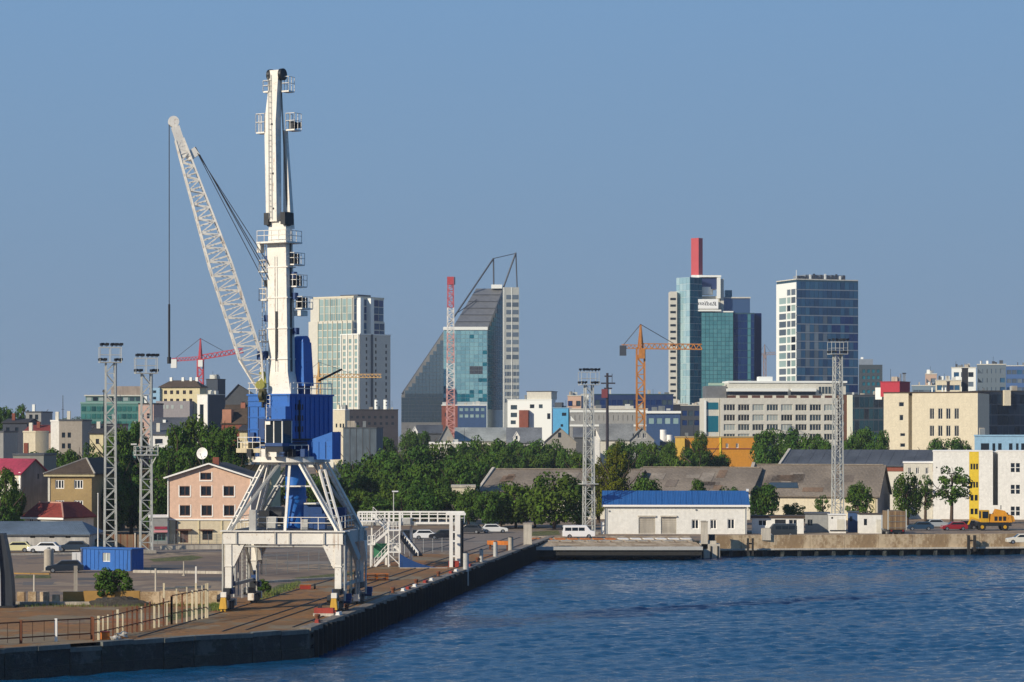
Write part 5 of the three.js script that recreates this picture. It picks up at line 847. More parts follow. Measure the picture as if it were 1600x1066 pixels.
// white shed with blue roof
{
  const b = building('blue_roof_shed', 'long white shed with a bright blue metal roof and two roller doors', 'shed', { l: 945, r: 1167, d: 400, yaw: 0, dep: 9, top: 788 });
  const ops = [[b.U(998), b.U(1024), .05, b.Y(810), 'door'], [b.U(1033), b.U(1057), .05, b.Y(809), 'door'], [b.U(1081), b.U(1092), b.Y(827), b.Y(812)], [b.U(1110), b.U(1120), b.Y(827), b.Y(812)], [b.U(1137), b.U(1148), b.Y(827), b.Y(811)], [b.U(1096), b.U(1104), .05, b.Y(814), 'door']];
  wallLeaf(b, 'front', ops, mr.white, { frame: mr.trim, doorMat: mr.shutter, fw: .12 }); core(b, mr.white, {});
  for (const [x0, x1] of [[998, 1024], [1033, 1057]]) for (let i = 0; i < 7; i++) kit().span(b.U(x0), b.U(x1), .1 + i * .34, .38 + i * .34, -.16, -.13).mesh('shutter_slat', mr.shutter, b.g);
  for (const [x0, x1] of [[998, 1024], [1033, 1057]]) kit().span(b.U(x0) - .1, b.U(x1) + .1, b.Y(809) + .1, b.Y(806), 0, .25).mesh('shutter_box', m.concreteLight, b.g);
  gable(b, 'x', b.h + .1, b.Y(769) + .1, mr.roofBlue, { over: .45, gableR: mr.white, gableL: mr.white, seams: .95 }); kit().span(-.5, b.w + .5, b.h - .42, b.h - .12, .3, .48).mesh('gutter', mr.trim, b.g);
  for (const u of [.25, b.w - .25]) kit().span(u - .06, u + .06, 0, b.h - .4, 0, .12).mesh('downpipe', m.galvanised, b.g);
  kit().span(-.6, -.1, 0, 1.9, -.8, -.3).mesh('meter_box', mr.trim, b.g); kit().box(b.w + .3, b.Y(767), -4, .4, .4, .4).mesh('lamp', m.lamp, b.g);
  for (const [x, y] of [[952, 799], [1088, 797]]) kit().box(b.U(x), b.Y(y), .06, .25, .2, .12).mesh('lamp', m.steelGrey, b.g);
}
// kiosk row to the right
{
  const b = building('site_kiosk', 'low white kiosk with a brown roof edge behind the dark jeep', 'kiosk', { l: 1175, r: 1256, d: 402, yaw: 0, dep: 5, top: 810 });
  wallLeaf(b, 'front', [[b.U(1185), b.U(1198), b.Y(822), b.Y(813)], [b.U(1211), b.U(1228), .1, b.Y(812), 'door'], [b.U(1233), b.U(1246), b.Y(826), b.Y(812)]], mr.white, { frame: mr.trim, doorMat: m.steelDark }); core(b, mr.white, {});
  kit().span(-.2, b.w + .2, b.h, b.h + .35, -5.3, .15).mesh('roof', mr.roofBrown, b.g);
  const c = building('grey_cabin', 'grey site cabin in the shade between two white cabins', 'cabin', { l: 1258, r: 1296, d: 409, yaw: 0, dep: 5, top: 804 }); wallLeaf(c, 'front', [[c.U(1262), c.U(1270), c.Y(822), c.Y(812)]], mr.grey, { frame: m.steelGrey }); core(c, mr.grey, { roof: mr.roofSlate, par: .25 });
  const e = building('white_cabin', 'square white site cabin at the foot of the lattice mast', 'cabin', { l: 1297, r: 1322, d: 404, yaw: 2, dep: 3, top: 805 }); wallLeaf(e, 'front', [[e.U(1299), e.U(1302), e.Y(811), e.Y(808)]], mr.white, {}); core(e, mr.white, { roof: mr.trim, par: .12 }); kit().span(0, e.w, .3, .5, .01, .06).mesh('plinth', m.steelDark, e.g); kit().span(e.w * .45, e.w * .9, .5, 2.2, .005, .04).mesh('door', mr.offWhite, e.g);
  const f = building('white_cabin', 'long white site cabin beside the tan lorry', 'cabin', { l: 1343, r: 1386, d: 403, yaw: 2, dep: 3, top: 804 }); wallLeaf(f, 'front', [[f.U(1350), f.U(1355), f.Y(821), f.Y(811)]], mr.white, { frame: m.steelDark, cols: 1 }); core(f, mr.white, { roof: mr.roofBrown, par: .14 }); kit().span(f.w * .62, f.w * .84, .2, 2.2, .005, .05).mesh('door', mr.offWhite, f.g); kit().span(f.w * .8, f.w * .82, 1, 1.1, .05, .1).mesh('door_handle', m.steelDark, f.g);
  const h = building('blue_cabin', 'narrow dark blue cabin between the two white cabins', 'cabin', { l: 1325, r: 1341, d: 408, yaw: 0, dep: 3, top: 801 }); wallLeaf(h, 'front', [[h.U(1328), h.U(1332), h.Y(815), h.Y(807)]], mr.blueWall, {}); core(h, mr.blueWall, { roof: mr.roofSlate, par: .12 });
  car('parked_jeep', 'dark jeep parked in front of the white kiosk', onGround(1220, 838.5), R(178), '#2b3238', { van: true, category: 'jeep' });
  const bx = thing('concrete_block', 'pale concrete block on the quay edge in front of the dark jeep', 'block', V(wx(1197, 378), 0, -378)); kit().box(0, .85, 0, 1.35, 1.7, .9).mesh('block', m.concreteLight, bx); kit().box(0, 1.75, 0, 1.2, .1, .75).mesh('cap', m.concrete, bx);
}
// lorry seen from behind
{
  const t = thing('lorry', 'lorry with a tall tan slatted body seen from behind on the quay', 'lorry', V(wx(1402, 392), 0, -392), 0);
  for (let i = 0; i < 9; i++) kit().span(-1.28 + i * .288, -1.28 + i * .288 + .25, 1.05, 3.85, -.1, 0).mesh('slat', i % 3 ? mr.board : M('#a58d6b', { rough: .9, map: 'streak' }), t);
  kit().span(-1.3, 1.3, 1.0, 3.8, -6.5, -.12).mesh('body', M('#8f7b5e', { rough: .9, map: 'streak' }), t); for (const y of [1.25, 2.2, 3.1]) kit().span(-1.3, 1.3, y, y + .08, 0, .06).mesh('crossbar', m.steelGrey, t);
  kit().span(-1.2, 1.2, .55, .95, -6.4, -.2).mesh('chassis', m.steelDark, t); for (const x of [-1.45, 1.32]) kit().span(x, x + .14, 1, 4.1, -.2, .02).mesh('corner_post', m.galvanised, t);
  for (const x of [-.95, .95]) for (const z of [-1.2, -2.4, -7.6]) { const w = kit().rod(V(x - .28, .5, z), V(x + .28, .5, z), .5, 18).mesh('wheel', m.tyre, t); kit().rod(V(x - .29, .5, z), V(x + .29, .5, z), .24, 12).mesh('rim', m.rim, w); }
  kit().span(-1.2, 1.2, .7, 3.0, -8.6, -6.7).mesh('driver_cab', M('#93a0ac', { rough: .4 }), t); for (const x of [-1, .8]) kit().span(x, x + .25, .75, .95, -.02, .04).mesh('tail_light', m.tail, t);
}
car('parked_car', 'dark blue estate car parked right of the tan lorry', onGround(1438, 829), R(176), '#1f3a52');
car('parked_car', 'silver car parked between the blue estate and the red car', onGround(1465, 825), R(8), '#a9afb2');
car('parked_car', 'red hatchback parked beneath the solitary tree', onGround(1491, 829), R(184), '#8e1a25');
car('parked_car', 'dark car parked between the red hatchback and the yellow digger', onGround(1508, 827), R(182), '#23202a');
car('parked_car', 'white car parked against the trees near the orange beam', onGround(772, 833), R(6), '#dcdcd8');
car('parked_car', 'dark car parked under the trees behind the gangway columns', onGround(733, 834), R(170), '#30343a');
car('parked_car', 'black car parked under the white gangway deck', onGround(645, 843), R(4), '#22242a', { group: 'cars under the gangway' });
car('parked_car', 'white saloon parked beyond the wire fence under the gangway', onGround(668, 843), R(2), '#dedede'); car('parked_car', 'black car parked under the white gangway deck', onGround(692, 843), R(184), '#22242a', { group: 'cars under the gangway' });
car('parked_car', 'pale open car at the far right end of the tan quay wall', onGround(1596, 850), R(180), '#d8d2c2');
// yellow digger
{
  const t = thing('yellow_digger', 'yellow wheeled digger with a rounded engine hood in front of the white building', 'digger', onGround(1550, 829), 0);
  const yo = M('#d9951a', { rough: .5, map: 'oldPaint' });
  kit().hull([V(-.5, 1.35, 1.2), V(3.1, 1.35, 1.2), V(3.1, 1.35, -1.2), V(-.5, 1.35, -1.2), V(-.3, 2.7, 1.1), V(2.9, 2.4, 1.1), V(2.9, 2.4, -1.1), V(-.3, 2.7, -1.1)]).hull([V(.2, 2.6, 1.0), V(2.5, 2.4, 1.0), V(2.5, 2.4, -1), V(.2, 2.6, -1), V(.6, 3.5, .8), V(2.0, 3.2, .8), V(2.0, 3.2, -.8), V(.6, 3.5, -.8)]).mesh('hood', yo, t); kit().span(-2.6, 3.0, .75, 1.35, -1.1, 1.1).mesh('chassis', m.steelDark, t); kit().hull([V(2.6, 1.3, 1.2), V(3.6, 1.5, 1), V(3.6, 1.5, -1), V(2.6, 1.3, -1.2), V(2.7, 2.6, 1.1), V(3.4, 2.3, .9), V(3.4, 2.3, -.9), V(2.7, 2.6, -1.1)]).mesh('counterweight', yo, t);
  for (const x of [.2, .9, 1.6]) kit().span(x, x + .45, 1.6, 2.3, 1.14, 1.22).mesh('louvre', m.steelDark, t);
  kit().span(-1.9, -.6, 1.35, 3.3, -.95, .95).mesh('driver_cab', m.yellow, t); kit().span(-1.7, -.75, 2.0, 3.1, .95, .99).mesh('side_window', m.glassDark, t); kit().span(-1.93, -1.9, 2, 3.1, -.8, .8).mesh('windscreen', m.glassDark, t);
  kit().bar(V(-1.9, 1.5, .2), V(-3.4, 2.1, .2), .3, .3).bar(V(-3.4, 2.1, .2), V(-3.9, .9, .2), .24, .24).mesh('boom', m.yellow, t); kit().hull([V(-4.3, .2, .7), V(-3.6, .2, .7), V(-3.6, .2, -.5), V(-4.3, .2, -.5), V(-4.1, .95, .7), V(-3.5, .95, .7), V(-3.5, .95, -.5), V(-4.1, .95, -.5)]).mesh('bucket', m.steelDark, t);
  for (const x of [-1.8, 1.9]) for (const z of [-1.15, 1.15]) { const w = kit().rod(V(x, .6, z - .22), V(x, .6, z + .22), .6, 20).mesh('wheel', m.tyre, t); kit().rod(V(x, .6, z - .24), V(x, .6, z + .24), .28, 12).mesh('rim', m.yellow, w); } kit().rod(V(1.4, 3.4, .4), V(1.4, 4.1, .4), .07, 8).mesh('exhaust', m.steelDark, t); kit().span(2.3, 2.5, 1.8, 2.9, -.8, .8).mesh('grille', m.steelDark, t);
}
// white building with the yellow window strip
{
  const b = building('white_office', 'white building with a yellow vertical strip of windows and a dark slit', 'building', { l: 1458, r: 1640, d: 466, yaw: 0, dep: 16, top: 706 });
  const ops = []; for (const [y, n] of [[729.5, 3], [758, 3], [778.5, 2], [800, 2]]) for (let i = 0; i < n; i++) ops.push([b.U(1517 + i * 13 / n), b.U(1517 + (i + .72) * 13 / n), b.Y(y + 4.5), b.Y(y - 4.5)]);
  const strip = [b.U(1515), b.U(1530)], slit = [b.U(1552), b.U(1560)];
  wallLeaf(b, 'front', ops, mr.yellowWall, { u0: strip[0], u1: strip[1], name: 'window_strip_wall' });
  const w2 = []; for (const y of [731, 765, 799]) for (const x of [1580, 1588, 1614, 1622]) for (const k of [-1, 1]) w2.push([b.U(x), b.U(x + 6), b.Y(y + (k > 0 ? 7 : -.5)), b.Y(y + (k > 0 ? .5 : -7))]);
  wallLeaf(b, 'front', [[b.U(1463), b.U(1465), b.Y(732), b.Y(730)]], mr.white, { u0: 0, u1: strip[0] - .01 }); wallLeaf(b, 'front', [], mr.white, { u0: strip[1] + .01, u1: slit[0] }); wallLeaf(b, 'front', w2, mr.white, { u0: slit[1], u1: b.w });
  kit().span(slit[0], slit[1], b.Y(790), b.h - .1, -3.4, -3.1).mesh('shade_grey_recess', mr.grey, b.g); kit().span(slit[0], slit[1], 0, b.Y(790), -.3, 0).mesh('wall', mr.white, b.g);  // slit's shade put into the colour: grey back between white walls
  kit().span(0, slit[0] - .01, 0, b.h - .02, -16, -.3).span(slit[1] + .01, b.w, 0, b.h - .02, -16, -.3).span(slit[0] - .01, slit[1] + .01, 0, b.h - .02, -16, -3.4).mesh('wall', mr.white, b.g); kit().span(-.1, slit[0], b.h, b.h + .2, -16.1, .08).span(slit[1], b.w + .1, b.h, b.h + .2, -16.1, .08).mesh('parapet', mr.trim, b.g);
  const c = building('white_wing', 'lower white wing with windows left of the yellow striped building', 'building', { l: 1412, r: 1457.5, d: 470, yaw: 0, dep: 12, top: 724 });
  wallLeaf(c, 'front', gridOps(colsPx(c, [1422, 1434, 1449], 5), rowsPx(c, [736, 760, 785], 10)), mr.offWhite, { frame: mr.trim }); core(c, mr.offWhite, { roof: mr.trim, par: .25 }); kit().span(c.U(1440), c.w, c.Y(768), c.Y(764), 0, 1.2).mesh('canopy', mr.roofBrown, c.g);
  const e = building('light_blue_block', 'pale blue block with dark windows behind the white building', 'building', { l: 1523, r: 1640, d: 500, yaw: 0, dep: 14, top: 682 });
  wallLeaf(e, 'front', gridOps([[1533, 1546], [1551, 1555.5], [1560, 1565.5], [1577, 1582.5], [1588, 1592], [1596, 1604], [1612, 1618]].map(([a, z]) => [e.U(a), e.U(z)]), [[e.Y(705), e.Y(693)]]), mr.lightBlue, {}); core(e, mr.lightBlue, { roof: mr.lightBlue, par: .3 });
}
// warehouses with grey sheet roofs
{
  const w1 = building('grey_warehouse', 'warehouse with a weathered grey roof behind the small trees near the lattice mast', 'warehouse', { l: 752, r: 984, d: 468, yaw: 16, dep: 20, top: 767 }); core(w1, mr.offWhite, { sides: [] }); gable(w1, 'x', w1.h, wy(734, 478), mr.roofGrey, { over: .6, gableR: mr.grey, gableL: mr.grey, patches: 7 });
  kit().bar(V(-.6, w1.h - .2, .6), V(-.6, wy(734, 478) + .2, -10), .5, .35).bar(V(-.6, w1.h - .2, -20.6), V(-.6, wy(734, 478) + .2, -10), .5, .35).mesh('barge_board', m.concreteLight, w1.g);
  const w2 = building('grey_warehouse', 'warehouse with a weathered grey roof rising directly behind the blue roofed shed', 'warehouse', { l: 986, r: 1172, d: 466, yaw: 16, dep: 20, top: 767 }); core(w2, mr.offWhite, { sides: [] }); gable(w2, 'x', w2.h, wy(731, 476), mr.roofGrey, { over: .5, gableR: mr.grey, patches: 8 });
  const w3 = building('gabled_warehouse', 'gabled warehouse with a grey-brown roof and a dark end wall beside the trees', 'warehouse', { l: 1168, r: 1371, e: 1440, d: 462, yaw: 14, dep: 22, top: 774 });
  wallLeaf(w3, 'front', [[w3.U(1196), w3.U(1202), w3.Y(790), w3.Y(780)]], mr.beige, {}); core(w3, mr.beige, { sides: ['front'] }); gable(w3, 'x', w3.h, wy(727, 470), mr.roofGrey, { over: .5, gableR: mr.gableGrey, patches: 9 });
  kit().span(w3.w, w3.w + .12, 0, w3.h, -w3.dep, -.02).mesh('end_wall', mr.gableGrey, w3.g); kit().span(w3.w - 1.1, w3.w - .3, 0, w3.h - .2, .02, .15).mesh('corner_pier', mr.cream, w3.g);
  for (const x of [-.5]) kit().bar(V(x, w3.h, .5), V(x, wy(725, 470), -11), .6, .5).mesh('fire_wall', m.concrete, w3.g);
  kit().hull([V(3, w3.h + 1.2, -2.2), V(9, w3.h + 1.2, -2.2), V(9, w3.h + 1.2, -5), V(3, w3.h + 1.2, -5), V(3.5, w3.h + 2.1, -4), V(8.6, w3.h + 2.1, -4), V(8.6, w3.h + 2.3, -5), V(3.5, w3.h + 2.3, -5)]).mesh('skylight', m.glassMid, w3.g);
  const w4 = building('slate_warehouse', 'long warehouse with a dark slate blue roof below the cream building', 'warehouse', { l: 1222, r: 1470, d: 522, yaw: 17, dep: 22, top: 727 }); core(w4, mr.offWhite, { sides: [] }); gable(w4, 'x', w4.h, wy(703, 533), mr.roofSlate, { over: .5, gableR: mr.grey, gableL: mr.grey, seams: 2.4 });
  kit().bar(V(-.5, w4.h, .5), V(-.5, wy(703, 533) + .1, -11), .5, .3).mesh('hip_flashing', m.concreteLight, w4.g); kit().span(0, w4.w, w4.h - 1.3, w4.h - .4, 0, .12).mesh('frieze', mr.brick, w4.g);
  const lr = building('white_store', 'pale flat roofed store half hidden in the tree belt', 'store', { l: 671, r: 737, d: 640, yaw: 0, dep: 10, top: 694 }); wallLeaf(lr, 'front', gridOps(colsPx(lr, [690, 705, 720], 6), [[lr.Y(706), lr.Y(699)]]), mr.offWhite, {}); core(lr, mr.offWhite, { roof: mr.trim, par: .5 });
  const l2 = building('white_store', 'low pale store among the front row of small trees', 'store', { l: 706, r: 742, d: 445, yaw: 0, dep: 6, top: 762 }); core(l2, mr.beige, { sides: [], roof: m.concreteLight, par: .4 }); kit().span(l2.w * .3, l2.w * .5, 0, 2, 0, .05).mesh('door', m.steelGrey, l2.g);
  const fv = building('grey_block', 'plain blue-grey block wall rising from the tree belt right of the crane', 'building', { l: 536, r: 588, d: 560, yaw: 3, dep: 14, top: 669 }); core(fv, M('#5d6c7a', { rough: .85, map: 'streak' }), { sides: [], roof: mr.roofSlate, par: .2 }); for (const x of [546, 556, 566, 577]) kit().span(fv.U(x), fv.U(x) + .12, 8, fv.h, 0, .08).mesh('cladding_joint', mr.darkGrey, fv.g);
}

// ---------------------------------------------------------------- the city
const gl = (hex, o = {}) => M(hex, { rough: .12, metal: .35, specularIntensity: 1, ...o });
const G = {
  teal: [gl('#84b3bd'), gl('#8bb9c1'), gl('#7dabb6'), gl('#92c0c6')], tealDark: [gl('#1f6679', { metal: 0, rough: .35, specularIntensity: .3 }), gl('#276f80', { metal: 0, rough: .35, specularIntensity: .3 }), gl('#1a5a6d', { metal: 0, rough: .35, specularIntensity: .3 })], green: [gl('#5a9499'), gl('#60999d'), gl('#548d93')],
  blue: [gl('#264b6e', { metal: .1 }), gl('#2c5475', { metal: .1 }), gl('#203f60', { metal: .1 }), gl('#345d7c', { metal: .1 })], navy: [gl('#1d3566'), gl('#213b6d')], pale: [gl('#9fb9b4'), gl('#8fa9a6'), gl('#adc4bd')], grey: [gl('#6a7681'), gl('#78848d'), gl('#5d6872')], office: [m.glassDark, gl('#2b3540'), gl('#3a444c'), m.glassMid, m.blind],
};
const hz = {                                                    // facade finishes of the distant blocks
  beige: M('#d8d0ba', { rough: .8, map: 'stucco' }), slab: M('#a9adab', { rough: .8, map: 'stucco' }), stone: M('#d2cfc4', { rough: .8, map: 'stucco' }), greyBlue: M('#7f8a99', { rough: .8, map: 'stucco' }), mullion: M('#b8c4c4', { rough: .5, metal: .3 }), mullionDark: M('#33505e', { rough: .5, metal: .3 }), frame: M('#e4e6e0', { rough: .6 }), red: M('#b8434a', { rough: .6, map: 'stucco' }), sheet: M('#8e8f90', { rough: .5, metal: .4, map: 'mottle' }), steel: M('#4a4f57', { rough: .5, metal: .4 }),  // the blue-grey is the finish of floor bands, screens and flues
};
// hotel tower with beige fins
{
  const b = building('hotel_tower', 'beige and glass high-rise with vertical fins and stepped shoulders', 'tower', { l: 482, r: 551, e: 601, d: 1150, yaw: 34, top: 501 });
  const h2 = b.Y(465);
  core(b, hz.stone, { sides: [] });
  kit().span(.6, b.w, b.h, h2, -b.dep + .8, -.6).mesh('upper_storeys', hz.stone, b.g); kit().span(2, b.w + .2, h2, h2 + .8, -b.dep + .6, -.4).mesh('roof_slab', hz.beige, b.g); kit().span(b.w * .5, b.w * .9, h2 + .8, h2 + 1.8, -b.dep * .7, -b.dep * .3).mesh('plant_room', hz.steel, b.g);
  const c0 = b.U(497), rows = 11, y0 = b.Y(640);
  panes(b, 'front', c0, b.w - .3, y0, b.h - .8, 7, 12, G.pale, { gu: .35, gv: .45 });
  { const bb = { ...b, g: b.g }; const mt = panes; const g = new THREE.BoxGeometry((b.w - c0 - .6) / 7 - .35, 3.0, .1); for (let i = 0; i < 7; i++) for (let j = 0; j < 3; j++) piece(g, 'pane', pick(G.pale), b.g, c0 + (b.w - c0 - .6) / 7 * (i + .5), b.h + 1.8 + j * 3.3, -.52); }
  for (let i = 0; i <= 7; i++) kit().span(c0 + (b.w - .3 - c0) * i / 7 - .16, c0 + (b.w - .3 - c0) * i / 7 + .16, y0, b.h, 0, .4).mesh('fin', hz.beige, b.g);
  for (let i = 0; i <= 6; i++) kit().span(c0 + .3 + (b.w - .9 - c0) * i / 6 - .14, c0 + .3 + (b.w - .9 - c0) * i / 6 + .14, b.h + .02, h2, -.58, -.2).mesh('fin', hz.beige, b.g);
  // right flank: alternating dark glass bays and pale ribs
  for (const [f0, f1, top, mt] of [[.10, .2, h2, hz.frame], [.42, .52, h2, hz.frame], [.55, .66, b.h - 6, hz.beige]]) kit().span(b.w, b.w + 2.6, 10, top, -b.dep * f1, -b.dep * f0).mesh('rib', mt, b.g);
  panes(b, 'right', .3, b.dep - .3, b.Y(640), b.h - .5, 6, 12, [...G.navy, ...G.blue], { gu: .5, gv: .5 }); panes(b, 'right', 1, b.dep - 1, b.h + .2, h2 - .3, 6, 3, [...G.navy, ...G.blue], { gu: .4, gv: .4 });
  // front block
  const f = building('hotel_front_block', 'lower pale block with small square windows in front of the beige tower', 'tower', { l: 532, r: 562, e: 610, d: 1115, yaw: 42, top: 523 });
  core(f, hz.stone, { sides: ['right', 'front'] }); const ops = []; for (const u of [.22, .52, .86]) for (let j = 0; j < 14; j++) { const y = f.Y(632) + j * 2.78; if (y < f.h - 2.5 && !(u > .8 && y > f.h - 4)) ops.push([f.dep * u - .5, f.dep * u + .5, y, y + 1.5]); }
  wallLeaf(f, 'right', ops, hz.stone, {}); const fo = []; for (const u of [.2, .5, .8]) for (let j = 0; j < 14; j++) { const y = f.Y(636) + j * 2.78; if (y < f.h - 2) fo.push([f.w * u - .8, f.w * u + .8, y, y + 1.9]); } wallLeaf(f, 'front', fo, hz.stone, { glass: G.pale }); for (const u of [.04, .36, .66, .95]) kit().span(f.w * u - .22, f.w * u + .22, 0, f.h + .4, 0, .5).mesh('fin', hz.frame, f.g);
  kit().span(-.2, f.w + .2, f.h, f.h + .5, -f.dep - .2, .2).mesh('roof_slab', hz.frame, f.g); kit().span(f.w - .02, f.w + .35, 5, f.h + .3, -f.dep * .42, -f.dep * .36).mesh('rib', hz.steel, f.g);
  const g1 = building('grey_lowrise', 'dark brick lowrise at the foot of the hotel tower', 'building', { l: 541, r: 622, d: 900, yaw: -4, dep: 16, top: 641 }); wallLeaf(g1, 'front', gridOps(colsPx(g1, even(545, 618, 8), 4), rowsPx(g1, [652, 662], 4)), M('#3d3a40', { rough: .85, map: 'mottle' }), {}); core(g1, M('#3d3a40', { rough: .85, map: 'mottle' }), { roof: mr.roofDark, par: .3 });
  const g2 = building('cream_stair_block', 'small cream block with a chimney in front of the dark brick lowrise', 'building', { l: 521, r: 539, e: 546, d: 840, yaw: 20, top: 641 }); core(g2, mr.beige, { sides: [], roof: mr.trim, par: .3 }); kit().span(.8, 1.5, g2.h + .3, g2.h + 1.8, -2, -1.2).mesh('chimney', mr.beige, g2.g); for (const u of [.2, .55, .8]) kit().span(g2.w * u, g2.w * u + .5, g2.Y(668), g2.Y(662), 0, .06).mesh('window', m.glassDark, g2.g);
  for (const [x, w, lab] of [[588, 6, 'round white roof tank with a dark top on the dark brick lowrise'], [603, 8, 'pale roof cabin on the dark brick lowrise']]) { const t = thing('roof_cabin', lab, 'roof cabin', V(wx(x, 905), g1.h + .3, -905)); kit().rod(V(0, 0, 0), V(0, 3.4, 0), w / F * 905 / 2, 14).mesh('shell', hz.frame, t); kit().rod(V(0, 3.4, 0), V(0, 3.7, 0), w / F * 905 / 2.4, 14).mesh('lid', hz.steel, t); for (const z of [0, 1]) kit().box(.2, 1.4 + z, .75, .5, .4, .3).mesh('window', m.glassDark, t); }
}
// sloping glass bank tower
{
  const d = 1150, t = thing('sloped_glass_tower', 'blue-green glass tower with a sloping roof and bare steel peaks', 'tower', V(wx(693, d), 0, -d)), X = (px, dd = d) => wx(px, dd) - wx(693, d), Y = (py, dd = d) => wy(py, dd);
  const zb = -32, D2 = d + 32, yT = Y(514), yB = Y(451, D2);
  // prism body
  kit().hull([V(X(693), 0, 0), V(X(761.5), 0, 0), V(X(786, D2), 0, zb), V(X(716, D2), 0, zb), V(X(693), yT - .3, 0), V(X(761.5), yT - .3, 0), V(X(786, D2), yT - .3, zb), V(X(716, D2), yT - .3, zb)]).mesh('frame', hz.mullion, t);
  // sloping roof body
  const P = [V(X(706), yT, -.2), V(X(761.5), yT, -.2), V(X(786, D2), yB, zb), V(X(744, D2), yB, zb)];
  kit().poly(P, [P[1], V(P[2].x, yT - .4, zb), P[2]], [P[0], P[3], V(P[3].x, yT - .4, zb)], [P[3], P[2], V(P[2].x, yT - .4, zb), V(P[3].x, yT - .4, zb)]).mesh('sloping_roof', hz.sheet, t);
  for (let i = 1; i < 6; i++) { const f = i / 6; kit().bar(P[0].clone().lerp(P[3], f).add(V(0, .15, 0)), P[1].clone().lerp(P[2], f).add(V(0, .15, 0)), .35, .25).mesh('roof_rib', hz.steel, t); }
  kit().span(X(692.5), X(762), yT - .5, yT + .9, .02, .5).mesh('parapet', hz.frame, t);
  // front panes
  { const c = 10, r = 18, w = X(761) / c, h = (yT - Y(628) - .8) / r, g = new THREE.BoxGeometry(w - .14, h - .14, .12); for (let i = 0; i < c; i++) for (let j = 0; j < r; j++) { const vent = (j >= 7 && j <= 8 && i >= 6 && i <= 8); piece(g, 'pane', vent ? hz.steel : (j < 3 && rnd() < .5) || rnd() < .03 ? pick(G.tealDark) : pick(G.teal), t, w * (i + .5), Y(628) + h * (j + .5), .08); } }
  // right flank panes: follow the sloping roof line
  { const a = V(X(761.5), 0, 0), e = V(X(786, D2), 0, zb), L = a.distanceTo(e), ang = Math.atan2(-(e.z - a.z), e.x - a.x), c = 8, h = 2.1, g = new THREE.BoxGeometry(L / c - .18, h - .16, .12); for (let i = 0; i < c; i++) { const f = (i + .5) / c, top = yT + (yB - yT) * (f - .5 / c), p = a.clone().lerp(e, f); for (let y = Y(640); y + h < top; y += h) piece(g, 'pane', pick(G.tealDark), t, p.x + Math.sin(ang) * .1, y + h / 2, p.z + Math.cos(ang) * .1, ang); } }
  // grey wing with a raking top
  { const z = -14, dd = d + 14, pts = [[X(627, dd), 0], [X(693, dd), 0], [X(693, dd), Y(519, dd)], [X(627, dd), Y(618, dd)]]; kit().prism(pts, 9, new THREE.Matrix4().setPosition(0, 0, z)).mesh('raking_wing', hz.sheet, t); const c = 12, gl2 = gl('#4f6272', { metal: .15 }), gl3 = gl('#3c4a56', { metal: .1 }), g = new THREE.BoxGeometry((X(693, dd) - X(627, dd)) / c - .12, 1.5, .12); for (let i = 0; i < c; i++) { const x = X(627, dd) + (X(693, dd) - X(627, dd)) * (i + .5) / c, top = Y(618, dd) + (Y(519, dd) - Y(618, dd)) * i / c; for (let y = Y(660, dd); y + 1.62 < top; y += 1.62) piece(g, 'pane', (y < Y(617, dd) ? (Math.floor(y / 3.24) % 2 ? gl3 : rnd() < .15 ? m.glassMid : gl3) : gl2), t, x, y + .8, z + .07); } }
  // rear slab
  { const dd = d - 2, x0 = X(785.5, dd), x1 = X(811, dd), h = Y(449, dd), z = 2; kit().span(x0, x1, 0, h, -18, z).mesh('rear_slab', hz.slab, t); for (let j = 0; j < 9; j++) kit().span(X(791, dd), X(810, dd), Y(466 + j * 11.7, dd) - .5, Y(461 + j * 11.7, dd), z, z + .1).mesh('window_band', pick(G.grey), t); for (let j = 0; j < 6; j++) for (let i = 0; i < 5; i++) piece(new THREE.BoxGeometry(1.2, 1.8, .1), 'pane', pick(G.grey), t, x0 + 1 + i * 1.45, Y(626, dd) + j * 3, z + .05); for (const px of [787, 799]) kit().span(X(px, dd), X(px, dd) + .3, 10, h, z, z + .2).mesh('rib', hz.frame, t); }
  // steel peaks
  const st = (a, b, r = .35) => kit().rod(a, b, r, 8).mesh('steel_member', hz.steel, t); const q = (px, py, z) => V(X(px, d - z), Y(py, d - z), z);
  st(q(628, 616, -14), q(771, 404, -32), .4); st(q(771, 404, -32), q(771.5, 450, -32), .35); st(q(786, 451, -32), q(806, 395, -34), .4); st(q(806, 395, -34), q(808, 449, -34), .3); st(q(771, 404, -32), q(806, 396, -34), .18); kit().bar(q(786, 450, -32), q(808, 450, -16), .5, .5).mesh('steel_member', hz.steel, t); kit().bar(q(808, 450, -34), q(808, 450, -16), .4, .4).mesh('steel_member', hz.steel, t);
  kit().box(X(771, D2) + 1.5, yB + .8, zb + 1, 5, 1.8, 3).mesh('plant_room', hz.frame, t); kit().bar(q(716, 490, -10).add(V(0, .6, 0)), q(745, 471, -22).add(V(0, .8, 0)), .3, .3).mesh('cleaning_arm', hz.steel, t);
  const pod = building('tower_podium', 'blue and red podium building at the foot of the sloped glass tower', 'building', { l: 690, r: 760, d: 1090, yaw: 0, dep: 14, top: 634 }); wallLeaf(pod, 'front', gridOps(colsPx(pod, even(716, 758, 5), 6), rowsPx(pod, [640, 650], 5)), mr.blueWall, { glass: G.pale, u0: pod.U(715) }); wallLeaf(pod, 'front', gridOps(colsPx(pod, [697, 707], 4), rowsPx(pod, [648], 6)), mr.brick, { u1: pod.U(715) - .01 }); core(pod, mr.blueWall, { roof: hz.frame, par: .4 });
}
